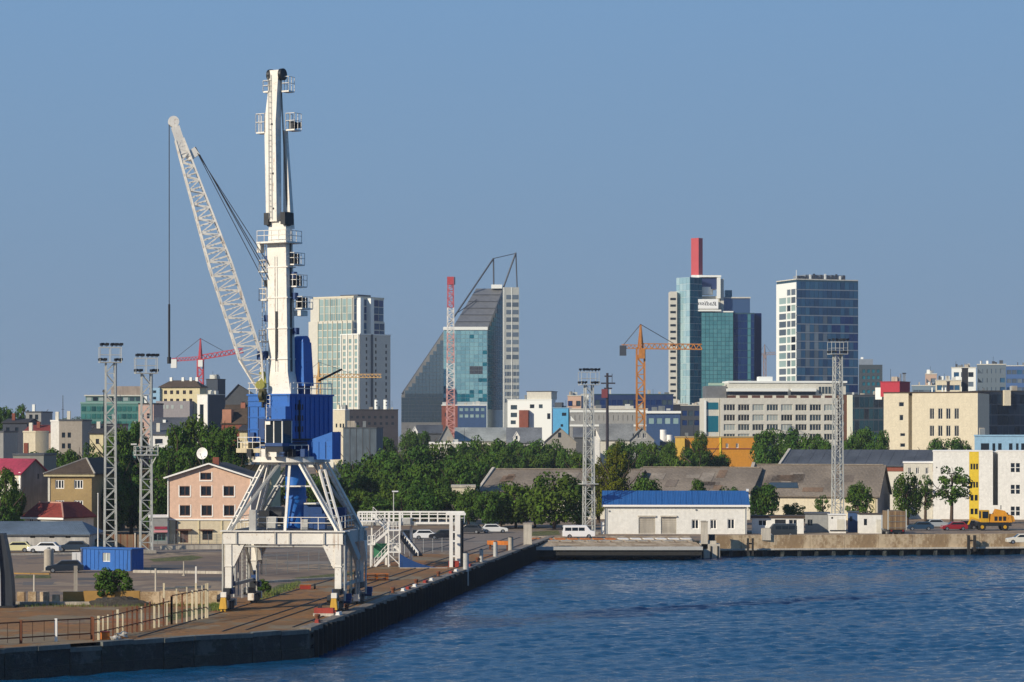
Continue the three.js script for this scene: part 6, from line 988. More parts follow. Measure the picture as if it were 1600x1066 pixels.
// red-white lattice mast
latticeMast('red_white_mast', 'tall red and white banded lattice mast in front of the sloped glass tower', 704, 980, 434, 3.2, 2.0, null, { nb: 7, n: 46, bw: .17, yaw: 10, bands: (q) => [m.whitePaint, M('#c9938b', { rough: .6 }), M('#cf9c94', { rough: .6 }), m.whitePaint, M('#d0a49d', { rough: .6 }), m.whitePaint, M('#c4666a', { rough: .6 })][q] });
{ const t = thing('mast_antenna', 'red antenna cage on top of the banded lattice mast', 'antenna', V(wx(704, 980), wy(445, 980), -980)); kit().box(0, 1.5, 0, 2.6, 3, 2.6).mesh('cage', hz.red, t); kit().rod(V(1.6, 0, 0), V(1.6, 3, 0), .2, 6).mesh('rod', hz.steel, t); }
// teal hotel tower with red pylon
{
  const d = 1120, b = building('teal_tower', 'teal glass high-rise topped by a red pylon and a white sign frame', 'tower', { l: 1057, r: 1078, e: 1097, d, yaw: 50, top: 433 });
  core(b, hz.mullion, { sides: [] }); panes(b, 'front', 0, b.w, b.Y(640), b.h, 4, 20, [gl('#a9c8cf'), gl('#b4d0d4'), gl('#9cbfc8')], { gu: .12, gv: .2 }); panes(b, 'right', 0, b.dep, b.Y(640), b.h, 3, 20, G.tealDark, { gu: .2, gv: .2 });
  const Z = (px, py, z = 0) => V(wx(px, d - z), wy(py, d - z), -d + z);
  const put = (name, x0, x1, y0, y1, z0, z1, mat) => { const k = kit().span(wx(x0, d - z1), wx(x1, d - z1), y1 >= 900 ? 0 : wy(y1, d), wy(y0, d), -d + z0, -d + z1); const g = k.list[0]; g.translate(-b.g.position.x, 0, -b.g.position.z); const me = new THREE.Mesh(g, mat); me.name = name; me.castShadow = me.receiveShadow = true; const holder = me; holder.applyMatrix4(new THREE.Matrix4().makeRotationY(-b.g.rotation.y)); b.g.add(holder); return me; };
  put('stair_slab', 1047, 1058, 455, 900, -14, -3, hz.stone); for (let j = 0; j < 18; j++) put('window', 1047.4, 1056, 465 + j * 10.3, 468.5 + j * 10.3, -3, -2.9, m.glassDark);
  put('main_block', 1096, 1146, 487, 900, -22, -4, hz.mullionDark);
  for (let i = 0; i < 8; i++) for (let j = 0; j < 22; j++) put('pane', 1096.3 + i * 6.2, 1102 + i * 6.2, 488 + j * 6.5, 494 + j * 6.5, -4, -3.88, pick(G.green));
  put('blue_bay', 1146.2, 1179, 488, 900, -20, -6, hz.mullionDark); for (let i = 0; i < 6; i++) for (let j = 0; j < 12; j++) put('pane', 1146.6 + i * 5.4, 1151.6 + i * 5.4, 490 + j * 11.5, 500.4 + j * 11.5, -6, -5.88, i === 4 ? pick(G.green) : pick(G.navy));
  put('dark_bay', 1179.3, 1190, 488, 900, -24, -9, gl('#1b2f66')); put('roof_rail', 1118, 1146, 485.5, 487.5, -4.2, -3.8, hz.frame);
  put('upper_block', 1128, 1172, 463, 488, -24, -12, gl('#4a6488')); put('upper_block', 1133, 1144, 451, 463, -20, -13, gl('#2d6378')); put('roof_slab', 1128, 1173, 462, 464, -24.5, -11.5, hz.stone);
  { const k = kit().box(0, 8, 0, 4.0, 16.6, 3.2); const me = k.mesh('red_pylon', hz.red, b.g); const q = Z(1089, 430, -12); q.sub(b.g.position).applyAxisAngle(V(0, 1, 0), -b.g.rotation.y); me.position.copy(q); me.rotation.y = -b.g.rotation.y - R(38); } put('pylon_foot', 1081, 1097, 428, 440, -12.5, -8.5, hz.frame);
  // sign frame: white uprights, dark glazed storey, drum and sign board
  put('crown_storey', 1093, 1120, 433, 450, -18, -8.5, gl('#3d4a72')); put('crown_roof', 1092, 1127, 428.5, 431.5, -18.5, -7.5, hz.frame); put('sign_frame_post', 1120.5, 1126, 432, 465, -9, -7.2, hz.frame); put('sign_frame_post', 1126.3, 1131, 434, 485, -12, -8.5, hz.stone);
  { const k = kit().rod(V(0, 0, 0), V(0, 3.4, 0), 3.4, 24); const me = k.mesh('roof_drum', hz.frame, b.g); me.position.copy(b.g.worldToLocal(Z(1102, 461, -11))); b.g.updateMatrixWorld(); }
  put('crown_storey', 1089, 1125, 461, 486, -17, -10, hz.stone);
  const cv = document.createElement('canvas'); cv.width = 256; cv.height = 112; const x = cv.getContext('2d'); x.fillStyle = '#eef0ee'; x.fillRect(0, 0, 256, 112); x.save(); x.translate(256, 0); x.scale(-1, 1); x.fillStyle = '#1c1f2a'; x.font = 'bold italic 62px serif'; x.rotate(-.04); x.fillText('Radisson', 14, 78); x.restore();
  const ct = new THREE.CanvasTexture(cv); ct.colorSpace = THREE.SRGBColorSpace; ct.flipY = true;
  const sgm = new THREE.MeshPhysicalMaterial({ map: ct, roughness: .5 }); const sg = new THREE.Mesh(new THREE.BoxGeometry(34 / F * d, 15 / F * d, .3), sgm); sg.name = 'sign_board'; sg.position.copy(Z(1105.5, 475, -3.2)); sg.position.sub(b.g.position).applyAxisAngle(V(0, 1, 0), -b.g.rotation.y); sg.rotation.y = -b.g.rotation.y; b.g.add(sg);
  put('sign_ledge', 1088, 1127, 483.5, 486, -10, -3, hz.frame); put('sign_back', 1089, 1122, 468, 483.4, -9.9, -3.5, hz.stone);
}
// dark blue office tower with white frames
{
  const d = 1060, b = building('blue_glass_tower', 'dark blue glass tower with a white framed side and roof letters', 'tower', { l: 1244, r: 1341, e: 1213, d, yaw: -20, top: 437 });
  core(b, hz.mullionDark, { sides: ['left'] });
  panes(b, 'front', .2, b.w - .2, b.Y(437 + 13.3 * 13.3), b.h - .5, 14, 13, G.blue, { gu: .14, gv: .55, choose: (i, j) => (j < 9 && i < 8 && i % 2 === 0 && rnd() < .7) ? pick(G.grey) : (i >= 8 && j < 9) ? pick([...G.navy, ...G.blue]) : pick(G.blue) });
  for (let j = 0; j <= 12; j++) kit().span(0, b.w, b.Y(437 + 13.3 * 13.3) + j * (b.h - .5 - b.Y(437 + 13.3 * 13.3)) / 13 - .2, b.Y(437 + 13.3 * 13.3) + j * (b.h - .5 - b.Y(437 + 13.3 * 13.3)) / 13 + .2, 0, .16).mesh('floor_band', hz.greyBlue, b.g);
  const ops = []; for (let j = 0; j < 12; j++) for (const [f0, f1] of [[.14, .50], [.54, .72], [.75, .97]]) { const y = b.Y(456 + j * 12.4); if (j === 0 && f0 < .4) continue; ops.push([b.dep * f0, b.dep * f1, y - 1.25, y + 1.25]); } wallLeaf(b, 'left', ops, hz.frame, { glass: [m.glassDark, ...G.grey, ...G.pale], y1: b.Y(441) });
  kit().span(0, b.w, b.h, b.h + .4, -b.dep, 0).mesh('roof', hz.stone, b.g); kit().span(b.w * .18, b.w * .82, b.h + .4, b.h + 2.3, -b.dep * .7, -1.5).mesh('plant_screen', hz.greyBlue, b.g); for (let i = 0; i < 11; i++) kit().span(b.w * (.17 + .06 * i), b.w * (.20 + .06 * i), b.h + .5, b.h + 1.9 + (i % 3) * .4, -1.2, -.9).mesh('roof_letter', i % 4 === 1 ? hz.frame : hz.steel, b.g); kit().rod(V(.3, b.h, -.3), V(.3, b.h + 4, -.3), .12, 6).mesh('antenna', hz.frame, b.g); kit().box(b.w * .1, b.h + 1, -1.5, 3, 1.4, 1.5).mesh('roof_crane', hz.steel, b.g);
  const a = building('slate_annex', 'stepped slate grey annex right of the blue glass tower', 'building', { l: 1342, r: 1379, d: 1000, yaw: 0, dep: 18, top: 570 }); wallLeaf(a, 'front', gridOps(colsPx(a, even(1346, 1376, 4), 4), rowsPx(a, [580, 590, 600, 612], 5)), M('#3a4650', { rough: .7, map: 'stucco' }), { glass: G.tealDark }); core(a, M('#3a4650', { rough: .7, map: 'stucco' }), {}); kit().span(0, a.w * .6, a.h, a.h + 2.3, -14, -3).mesh('penthouse', hz.greyBlue, a.g); kit().span(a.U(1345), a.U(1349), a.h + 2.3, a.h + 3.1, -6, -4).mesh('roof_vent', hz.frame, a.g);
  const a2 = building('black_glass_block', 'dark glazed block below the slate annex behind the red roof box', 'building', { l: 1327, r: 1381, d: 880, yaw: 0, dep: 16, top: 618 }); panes(a2, 'front', .2, a2.w - .2, 4, a2.h - .3, 7, 6, [gl('#1d3a44', { metal: 0 }), m.glassDark, gl('#17303c', { metal: 0 })], { gu: .2, gv: .5 }); core(a2, M('#333b44', { rough: .7 }), { sides: [], roof: hz.steel, par: .3 });
}
// white banded office block
{
  const d = 800, b = building('white_office_block', 'long off-white office block with bands of dark windows', 'building', { l: 1126, r: 1309, d, yaw: -3, dep: 18, top: 622 });
  const rows = rowsPx(b, [637, 653, 668, 683], 10), us = []; for (let i = 0; i < 8; i++) us.push([b.U(1131 + i * 22.4), b.U(1149 + i * 22.4)]);
  wallLeaf(b, 'front', gridOps(us, rows), hz.stone, { glass: G.office, frame: mr.offWhite, cols: 4, fw: .14, t: .5 }); core(b, hz.stone, { t: .5 });
  // set-back top floors
  kit().span(b.U(1140), b.w, b.h, b.Y(598), -17, -3).mesh('top_storey', hz.stone, b.g);
  for (const [x0, x1] of [[1137, 1233], [1238, 1277]]) { kit().span(b.U(x0), b.U(x1), b.Y(617), b.Y(612), -3, -2.9).mesh('window_band', m.glassDark, b.g); kit().span(b.U(x0), b.U(x1), b.Y(611.5), b.Y(607), -3, -1.4).mesh('awning', hz.frame, b.g); }
  for (let i = 0; i < 6; i++) kit().span(b.U(1282 + i * 5), b.U(1285.5 + i * 5), b.Y(615), b.Y(604), -3, -2.9).mesh('window', m.glassMid, b.g);
  kit().span(b.U(1140), b.w + 3.5, b.Y(598), b.Y(595), -17.2, -2.6).mesh('roof_slab', hz.frame, b.g); kit().span(b.U(1190), b.U(1211), b.Y(595), b.Y(588), -10, -5).mesh('plant_room', hz.frame, b.g); kit().span(b.w, b.w + 3.3, b.Y(616), b.Y(598), -12, -4).mesh('stair_head', hz.stone, b.g);
  for (let i = 0; i < 9; i++) kit().span(b.U(1137 + i * 19), b.U(1150 + i * 19), b.h, b.h + .8, -.4, -.1).mesh('parapet', mr.brownTrim, b.g);
  // left stair wing and right end
  kit().span(b.U(1102), b.U(1125), 0, b.Y(622), -14, -1).mesh('stair_wing', hz.stone, b.g); kit().span(b.U(1104), b.U(1123), b.Y(640), b.Y(629), -1, -.9).span(b.U(1104), b.U(1123), b.Y(675), b.Y(650), -1, -.9).mesh('window', G.tealDark[0], b.g); kit().span(b.U(1101), b.U(1104), 0, b.Y(626), -1.2, -.4).mesh('fin', hz.frame, b.g); kit().span(b.U(1106), b.U(1138), b.Y(622), b.Y(603), -13, -4).mesh('sloped_plant_room', hz.sheet, b.g); kit().span(b.U(1112), b.U(1136), b.Y(602), b.Y(598), -8, -6).mesh('roof_sign', M('#9fb8a6', { rough: .6 }), b.g);
  kit().span(b.U(1311), b.U(1325), 0, b.Y(617), -12, -1.5).mesh('end_wing', mr.brownTrim, b.g); kit().span(b.U(1325), b.U(1333), b.Y(688), b.Y(617), -10, -.5).mesh('fin', M('#e9e8d2', { rough: .8 }), b.g); for (const y of [628, 645, 662, 678]) kit().span(b.U(1313), b.U(1320), b.Y(y + 3), b.Y(y - 3), -1.5, -1.4).mesh('window', m.blind, b.g);
}
// cream building
{
  const d = 640, b = building('cream_block', 'tall cream rendered block with two rows of narrow windows', 'building', { l: 1381, r: 1528, e: 1546, d, yaw: 20, top: 614 });
  const us = [1457, 1470, 1482.5, 1495.5].map((x) => [b.U(x - 3.6), b.U(x + 3.6)]), slit = [b.U(1420), b.U(1426)];
  wallLeaf(b, 'front', gridOps(us, [[b.Y(655), b.Y(638)], [b.Y(682), b.Y(665)]]), mr.beige, { frame: mr.offWhite, fw: .1, u0: slit[1] }); wallLeaf(b, 'front', [[b.U(1405), b.U(1413), b.Y(635), b.Y(628)], [b.U(1406), b.U(1412), b.Y(657), b.Y(648)], [b.U(1407), b.U(1415), b.Y(682), b.Y(677)], [b.U(1407), b.U(1415), b.Y(699), b.Y(693)]], mr.beige, { u1: slit[0], frame: mr.offWhite, cols: 1 });
  kit().span(slit[0], slit[1], 0, b.h - .6, -1.4, -1.2).mesh('recess', mr.beige, b.g); kit().span(0, slit[0], 0, b.h - .02, -b.dep, -.3).span(slit[1], b.w, 0, b.h - .02, -b.dep, -.3).span(slit[0] - .01, slit[1] + .01, 0, b.h - .62, -b.dep, -1.4).mesh('wall', mr.beige, b.g); kit().span(-.1, b.w + .1, b.h, b.h + .3, -b.dep, .1).mesh('parapet', mr.roofBrown, b.g);
  for (const x of [1456, 1472, 1477]) kit().box(b.U(x), b.h + .8, -1, .3, 1.2, .3).mesh('roof_vent', hz.frame, b.g);
  const r = building('red_roof_box', 'red cubic roof pavilion above the cream block', 'pavilion', { l: 1376, r: 1406, e: 1422, d: 668, yaw: 28, top: 597, y0: 25.2 }); core(r, mr.redBox, { sides: [], roof: M('#8d1c2e', { rough: .7 }), par: .2 }); kit().rod(V(r.w * .9, r.h, -2), V(r.w * .9, r.h + 2.2, -2), .25, 8).mesh('flue', hz.greyBlue, r.g); kit().span(-1.8, 0, 24.5, r.h - 1.4, -5, -1).mesh('side_volume', hz.frame, r.g);
}
// dark blocks at the right edge
{
  const b = building('dark_office_block', 'very dark glazed office block right of the cream block', 'building', { l: 1530, r: 1640, d: 720, yaw: -6, dep: 20, top: 612 });
  panes(b, 'front', .3, b.w - .3, 3, b.h - .6, 12, 8, [gl('#141d2b'), gl('#1a2536'), gl('#101722'), gl('#22303f')], { gu: .2, gv: .4 }); core(b, M('#1f2a3a', { rough: .5 }), { sides: [], roof: mr.roofDark, par: .3 }); kit().span(b.U(1567), b.U(1577), b.Y(634), b.Y(612) + .4, .15, 1.6).mesh('cream_shaft', mr.beige, b.g);
  const far = [
    ['white_corner_block', 'white corner block with a dark vertical stripe behind the cream block', 1487, 1525, 575, 900, hz.frame, 3, 3], ['grey_glass_block', 'grey glazed office block crowded with roof antennas', 1527, 1572, 570, 950, M('#5c6a74', { rough: .6 }), 6, 4], ['blue_glass_block', 'blue glazed block behind the grey office with antennas', 1571, 1640, 572, 1000, M('#3f5f8e', { rough: .5 }), 8, 4], ['tan_block', 'pinkish tan block standing left of the white corner block', 1446, 1464, 585, 950, M('#b49a88', { rough: .8 }), 2, 3], ['cream_attic_block', 'cream attic block with a dark chimney in front of the white corner block', 1462, 1502, 595, 870, mr.beige, 4, 2], ['slate_hall', 'low slate blue hall behind the cream block roof', 1425, 1480, 603, 930, M('#6c7f8d', { rough: .7 }), 6, 2]];
  for (const [n, lab, l, r, top, d, mat, c, rw] of far) { const q = building(n, lab, 'building', { l, r, d, yaw: 0, dep: 14, top }); const us = even(l + 2, r - 2, c).map((x) => [q.U(x) - .9, q.U(x) + .9]), vs = []; for (let i = 0; i < rw; i++) vs.push([q.h - 3.2 - i * 3.4, q.h - 1.5 - i * 3.4]); wallLeaf(q, 'front', gridOps(us, vs), mat, { glass: [m.glassDark, ...G.grey, ...G.blue] }); core(q, mat, { roof: hz.stone, par: .3 }); for (let i = 0; i < 4; i++) kit().box(rr(1, q.w - 1), q.h + .9, -rr(1, 6), rr(.3, 1.4), rr(.8, 1.8), .6).mesh('roof_unit', pick([hz.frame, hz.steel, hz.greyBlue]), q.g); }
  const ch = (px, d, y0, top, w, lab, mat) => { const t = thing('chimney_stack', lab, 'chimney', V(wx(px, d), wy(y0, d), -d)); const h = wy(top, d) - wy(y0, d); kit().box(0, h / 2, 0, w, h, w * .9).mesh('shaft', mat, t); kit().box(0, h + .1, 0, w + .3, .25, w * .9 + .3).mesh('cap', hz.steel, t); };
  ch(1508, 880, 612, 576, 1.9, 'dark slab chimney in front of the white corner block', M('#2a2a2e', { rough: .8 })); ch(1482, 860, 612, 597, .9, 'short dark chimney left of the dark slab chimney', M('#2f2d33', { rough: .8 })); ch(1413, 700, 612, 584, .7, 'slim grey flue beside the red pavilion', hz.greyBlue);
}
// middle distance: white block, blue cube, hall, pitched roofs
{
  const q = building('white_flat_block', 'plain white flat roofed block with a few square windows left of the blue cube', 'building', { l: 793, r: 862, e: 868, d: 820, yaw: 12, top: 625 });
  wallLeaf(q, 'front', [[q.U(798), q.U(808), q.Y(640), q.Y(633)], [q.U(828), q.U(835), q.Y(638), q.Y(632)], [q.U(842), q.U(848), q.Y(638), q.Y(632)], [q.U(798), q.U(808), q.Y(652), q.Y(645)], [q.U(855), q.U(860), q.Y(655), q.Y(646)], [q.U(798), q.U(806), q.Y(663), q.Y(657)]], hz.frame, { glass: [m.glassDark, m.glassMid] }); core(q, hz.frame, { roof: hz.frame, par: .2 }); kit().span(q.U(823), q.w - .2, q.h + .2, q.Y(612), -10, -.4).mesh('upper_storey', mr.offWhite, q.g); kit().span(q.U(822), q.w, q.Y(612), q.Y(611), -10.2, -.2).mesh('roof_slab', hz.steel, q.g); kit().span(q.U(813), q.U(827), q.Y(668), q.Y(641), .1, 2).mesh('brown_annex', mr.brick, q.g);
  const c = building('blue_cube', 'sky blue cube building beside the white flat block', 'building', { l: 864, r: 888, e: 893, d: 790, yaw: 12, top: 638 }); wallLeaf(c, 'front', [[c.U(878), c.U(885), c.Y(650), c.Y(645)], [c.U(876), c.U(880), c.Y(667), c.Y(663)]], mr.skyBlue, {}); core(c, mr.skyBlue, { roof: mr.lightBlue, par: .2 }); kit().span(.3, 2.6, c.h, c.h + 1.8, -4, -1).mesh('roof_unit', hz.steel, c.g);
  const far = [['pink_tan_block', 'small pinkish block with a brown side behind the blue cube', 887, 908, 619, 900, M('#c9a892', { rough: .85 }), 3, 2], ['white_gabled_block', 'white block between the pinkish block and the lattice mast', 908, 920, 617, 910, hz.frame, 2, 2], ['navy_hall', 'long navy glass hall behind the dark ship-like mast', 928, 1052, 617, 860, M('#22345a', { rough: .4 }), 14, 1], ['long_white_hall', 'long low hall with a pale strip of windows below the navy hall', 890, 1012, 640, 780, mr.grey, 16, 1], ['royal_blue_block', 'royal blue block with pale windows beside the yellow tower crane', 1010, 1063, 644, 740, mr.blueWall, 4, 1], ['dark_slate_tower_foot', 'dark slate low block at the foot of the teal tower', 1064, 1104, 634, 860, M('#3b4048', { rough: .8 }), 4, 2], ['black_parapet_block', 'low dark building under the white stair slab of the teal tower', 1040, 1075, 632, 900, M('#20242c', { rough: .8 }), 5, 1]];
  for (const [n, lab, l, r, top, d, mat, cN, rw] of far) { const b = building(n, lab, 'building', { l, r, d, yaw: 0, dep: 13, top }); const us = even(l + 1, r - 1, cN).map((x) => [b.U(x) - .8, b.U(x) + .8]), vs = []; for (let i = 0; i < rw; i++) vs.push([b.h - 3.4 - i * 3.2, b.h - 1.7 - i * 3.2]); wallLeaf(b, 'front', gridOps(us, vs), mat, { glass: n === 'royal_blue_block' ? G.pale : n === 'long_white_hall' ? [m.blind, m.glassMid, hz.frame] : [m.glassMid, ...G.navy] }); core(b, mat, { roof: n === 'navy_hall' ? hz.mullionDark : hz.stone, par: .3 }); if (n === 'navy_hall') kit().span(b.U(950), b.U(990), b.h - 4.6, b.h - 3.7, 0, .2).span(b.U(958), b.U(978), b.h - 7, b.h - 4.8, .02, .4).mesh('pale_panel', hz.stone, b.g); if (n === 'long_white_hall') kit().span(0, b.w, b.h - .9, b.h - .2, .02, .25).span(0, b.w, b.h - 5.2, b.h - 4.6, .02, .25).mesh('pale_band', hz.frame, b.g); if (n === 'royal_blue_block') kit().span(-.2, b.w + .2, b.h - .4, b.h + .3, .02, .5).mesh('cornice', hz.frame, b.g); }
  const pitch = (lab, l, r, d, eave, ridge, axis, mat, wall, o = {}) => { const b = building('pitched_roof_house', lab, 'house', { l, r, d, yaw: o.yaw || 0, dep: o.dep || 12, top: eave }); wallLeaf(b, 'front', o.ops ? o.ops(b) : [], wall, axis === 'z' ? { outline: [[0, 0], [b.w, 0], [b.w, b.h], [b.w / 2, b.Y(ridge) - .2], [0, b.h]], frame: o.frame } : {}); core(b, wall, {}); gable(b, axis, b.h, b.Y(ridge), mat, { over: .4, gableR: wall, gableL: wall }); return b; };
  pitch('long pale grey metal roof left of the white flat block', 712, 792, 730, 688, 668, 'x', M('#a9b0b0', { rough: .6, map: 'roof' }), mr.offWhite, { dep: 16 });
  pitch('steep pale gable end at the left of the long grey metal roof', 684, 712, 715, 690, 664, 'z', M('#9ba2a2', { rough: .6, map: 'roof' }), mr.grey, { dep: 18 });
  pitch('grey slate roof with a small white dormer right of the long metal roof', 793, 845, 725, 690, 668, 'x', M('#7c828a', { rough: .7, map: 'roof' }), mr.grey, {}); 
  pitch('broad grey gable with one dark red window', 850, 900, 700, 690, 668, 'z', M('#8a8a88', { rough: .7, map: 'roof' }), M('#9d9890', { rough: .85, map: 'stucco' }), { ops: (b) => [[b.U(872), b.U(877), b.Y(684), b.Y(676)]], dep: 16 });
  pitch('grey hipped roof left of the little white gable', 897, 928, 735, 682, 668, 'x', M('#70757d', { rough: .7, map: 'roof' }), mr.darkGrey, {});
  pitch('little bright white gable with a dark arched window beside the lattice mast', 923, 937, 660, 684, 668, 'z', mr.trim, mr.white, { ops: (b) => [[b.U(928), b.U(931), b.Y(682), b.Y(674)]], dep: 10 });
  pitch('grey metal roof right of the little white gable', 938, 988, 720, 686, 662, 'x', M('#8e9294', { rough: .6, map: 'roof' }), mr.offWhite, {});
  pitch('grey gabled house with a row of white framed windows below the yellow tower crane', 984, 1022, 690, 687, 668, 'z', M('#7d8080', { rough: .7, map: 'roof' }), mr.grey, { ops: (b) => [991, 999, 1007].map((x) => [b.U(x - 2.5), b.U(x + 2.5), b.Y(685), b.Y(677)]), frame: mr.trim, dep: 10 });
  pitch('dark low house with white dormers left of the sloped tower podium', 652, 690, 800, 676, 664, 'x', mr.roofSlate, mr.darkGrey, { dep: 10 });
  for (const [px, d, y0, lab] of [[807, 718, 684, 'little white dormer gable on the grey slate roof'], [648, 790, 676, 'slim white arched roof vent beside the dark low house']]) { const t = thing('dormer', lab, 'dormer', V(wx(px, d), 0, -d)); kit().prism([[-.9, wy(y0 + 6, d)], [.9, wy(y0 + 6, d)], [.9, wy(y0, d)], [0, wy(y0 - 9, d)], [-.9, wy(y0, d)]], 1.6).mesh('gable_wall', mr.white, t); kit().box(0, wy(y0, d), .02, .5, 1, .1).mesh('window', m.glassDark, t); kit().bar(V(-1, wy(y0, d), .1), V(0, wy(y0 - 9.5, d), .1), .12, .12).bar(V(1, wy(y0, d), .1), V(0, wy(y0 - 9.5, d), .1), .12, .12).mesh('roof_edge', mr.trim, t); }
  const wc = thing('white_roof_tanks', 'pair of white roof tanks right of the royal blue block', 'roof tank', V(wx(1041, 700), wy(690, 700), -700)); kit().rod(V(-.8, 0, 0), V(-.8, 3.2, 0), .9, 14).mesh('tank', mr.trim, wc); kit().rod(V(.9, 0, .6), V(.9, 1.8, .6), .8, 14).mesh('tank', mr.trim, wc); kit().box(0, -6, 0, 3.4, 12, 2.6).mesh('base', mr.darkGrey, wc);
  const o = building('orange_house', 'ochre orange building with one bright yellow end among the trees', 'building', { l: 1055, r: 1180, d: 600, yaw: 0, dep: 12, top: 684 }); wallLeaf(o, 'front', [[o.U(1134), o.U(1138), o.Y(700), o.Y(693)], [o.U(1150), o.U(1154), o.Y(700), o.Y(693)]], mr.orangeWall, { frame: mr.trim }); core(o, mr.orangeWall, { roof: M('#a5926b', { rough: .8 }), par: .3 }); kit().span(o.U(1124), o.U(1127), 0, o.h, .02, .2).mesh('pilaster', mr.yellowWall, o.g); kit().span(o.U(1104), o.w, o.Y(702), o.Y(700.5), .02, .15).mesh('string_course', mr.brick, o.g); kit().span(0, o.U(1070), 0, o.h - .1, .02, 1.2).mesh('yellow_bay', M('#d9b04e', { rough: .85, map: 'stucco' }), o.g);
}
// left city: green glass office, cream hipped block, houses
{
  const d = 760, b = building('green_glass_office', 'green glazed office block behind the left lattice masts', 'building', { l: 126, r: 222, d, yaw: -3, dep: 18, top: 631 });
  panes(b, 'front', .1, b.w - .1, b.Y(668), b.h - .4, 12, 3, [gl('#3c7a72'), gl('#2f6b66'), gl('#4e8d84'), gl('#255a58'), m.blind], { gu: .3, gv: .8 }); core(b, M('#4f7f76', { rough: .6 }), { sides: [], roof: M('#7fa39a', { rough: .6 }), par: .5 });
  const us = even(134, 220, 9).map((x) => [b.U(x) - .9, b.U(x) + .5]); const c = { ...b }; kit().span(b.U(132), b.w, b.h + .5, b.Y(619), -16, -2.5).mesh('attic_storey', M('#64857d', { rough: .7 }), b.g); for (const [u0, u1] of us) kit().span(u0, u1, b.h + .9, b.Y(621), -2.5, -2.4).mesh('window', pick([m.glassDark, m.blind, m.glassMid]), b.g); kit().span(b.U(130), b.w + .3, b.Y(619), b.Y(617), -16.3, -2).mesh('roof_slab', hz.stone, b.g); kit().span(b.U(170), b.U(216), b.Y(617), b.Y(603), -15, -6).mesh('plant_screen', M('#a99c92', { rough: .8, map: 'streak' }), b.g);
  const l = building('low_dark_hall', 'dark low hall in front of the green glass office', 'building', { l: 126, r: 200, d: 620, yaw: 0, dep: 12, top: 664 }); wallLeaf(l, 'front', gridOps(colsPx(l, even(130, 196, 7), 4), rowsPx(l, [676], 6)), M('#4a4552', { rough: .85 }), {}); core(l, M('#4a4552', { rough: .85 }), { roof: mr.roofDark, par: .3 });
  const cr = building('cream_hip_block', 'cream block with a brown hipped roof and a pale blue stair tower', 'building', { l: 250, r: 312, e: 322, d: 800, yaw: 14, top: 603 });
  const ops = []; for (const y of [613, 626, 637]) for (const x of [258.5, 268, 277.5, 288, 298]) ops.push([cr.U(x - 2.4), cr.U(x + 2.4), cr.Y(y + 3), cr.Y(y - 3)]); wallLeaf(cr, 'front', ops, mr.cream, { frame: mr.brownTrim, cols: 2 }); core(cr, mr.cream, {});
  gable(cr, 'x', cr.h, cr.Y(594), mr.roofBrown, { over: .5, hip: 3 }); kit().span(-3.0, .2, 0, cr.Y(606), -6, .9).mesh('stair_tower', mr.lightBlue, cr.g); for (const y of [612, 622, 632, 640]) kit().span(-2, -1, cr.Y(y + 2), cr.Y(y - 2), .9, .96).mesh('window', m.glassDark, cr.g); for (const u of [.2, .5, .7, .85]) kit().box(cr.w * u, cr.Y(594) + .3, -cr.dep / 2, .8, 1.3, .8).mesh('chimney', hz.frame, cr.g); kit().span(0, cr.w - 2, 0, cr.Y(627), .1, 3.5).mesh('mauve_wing', M('#938e92', { rough: .85, map: 'stucco' }), cr.g); for (const x of [262, 268, 276, 290]) kit().span(cr.U(x - 2), cr.U(x + 2), cr.Y(639), cr.Y(633), 3.5, 3.56).mesh('window', m.blind, cr.g);
  const w2 = building('white_gable_wing', 'narrow white wing with a dark doorway at the right of the cream hipped block', 'building', { l: 308, r: 324, e: 350, d: 770, yaw: 40, top: 617 }); wallLeaf(w2, 'front', [[w2.U(312), w2.U(318), 10, w2.Y(632)]], mr.white, {}); core(w2, M('#3e4650', { rough: .8, map: 'stucco' }), { roof: hz.stone, par: .2 });
  const dk = building('dark_slate_block', 'dark slate stepped block right of the cream hipped block', 'building', { l: 322, r: 340, e: 352, d: 820, yaw: 25, top: 593 }); core(dk, M('#39424f', { rough: .8, map: 'stucco' }), { sides: [], roof: mr.roofDark, par: .2 }); kit().span(.5, 2, 8, dk.h - 3, 0, .1).mesh('window_strip', m.glassMid, dk.g);
  const gb = building('dark_gable_hall', 'dark hall with a broad pointed gable left of the blue crane house', 'building', { l: 352, r: 408, d: 700, yaw: 0, dep: 20, top: 622 }); wallLeaf(gb, 'front', [[gb.w * .46, gb.w * .54, gb.h - 3, gb.h - 1]], mr.darkGrey, { outline: [[0, 0], [gb.w, 0], [gb.w, gb.h], [gb.U(372), gb.Y(601)], [0, gb.h]] }); core(gb, mr.darkGrey, {}); gable(gb, 'z', gb.h, gb.Y(600), mr.roofDark, { xm: gb.U(372), over: .3 });
  const bk = building('brick_chimney_house', 'red brick house with two pale chimneys beside the blue crane house', 'house', { l: 346, r: 396, d: 560, yaw: 6, dep: 10, top: 661 }); wallLeaf(bk, 'front', gridOps(colsPx(bk, [366, 376, 386], 4), [[bk.Y(676), bk.Y(667)]]), mr.brick, {}); core(bk, mr.brick, {}); gable(bk, 'x', bk.h, bk.Y(632), mr.roofBrown, { gableL: mr.brick, over: .2 }); kit().span(.2, 2.2, bk.h, bk.Y(640), -2.2, .2).mesh('chimney', M('#c08a70', { rough: .9, map: 'mottle' }), bk.g); kit().span(bk.U(370), bk.U(377), bk.h + 2, bk.Y(629), -5, -4).mesh('chimney', M('#a86d58', { rough: .9, map: 'mottle' }), bk.g);
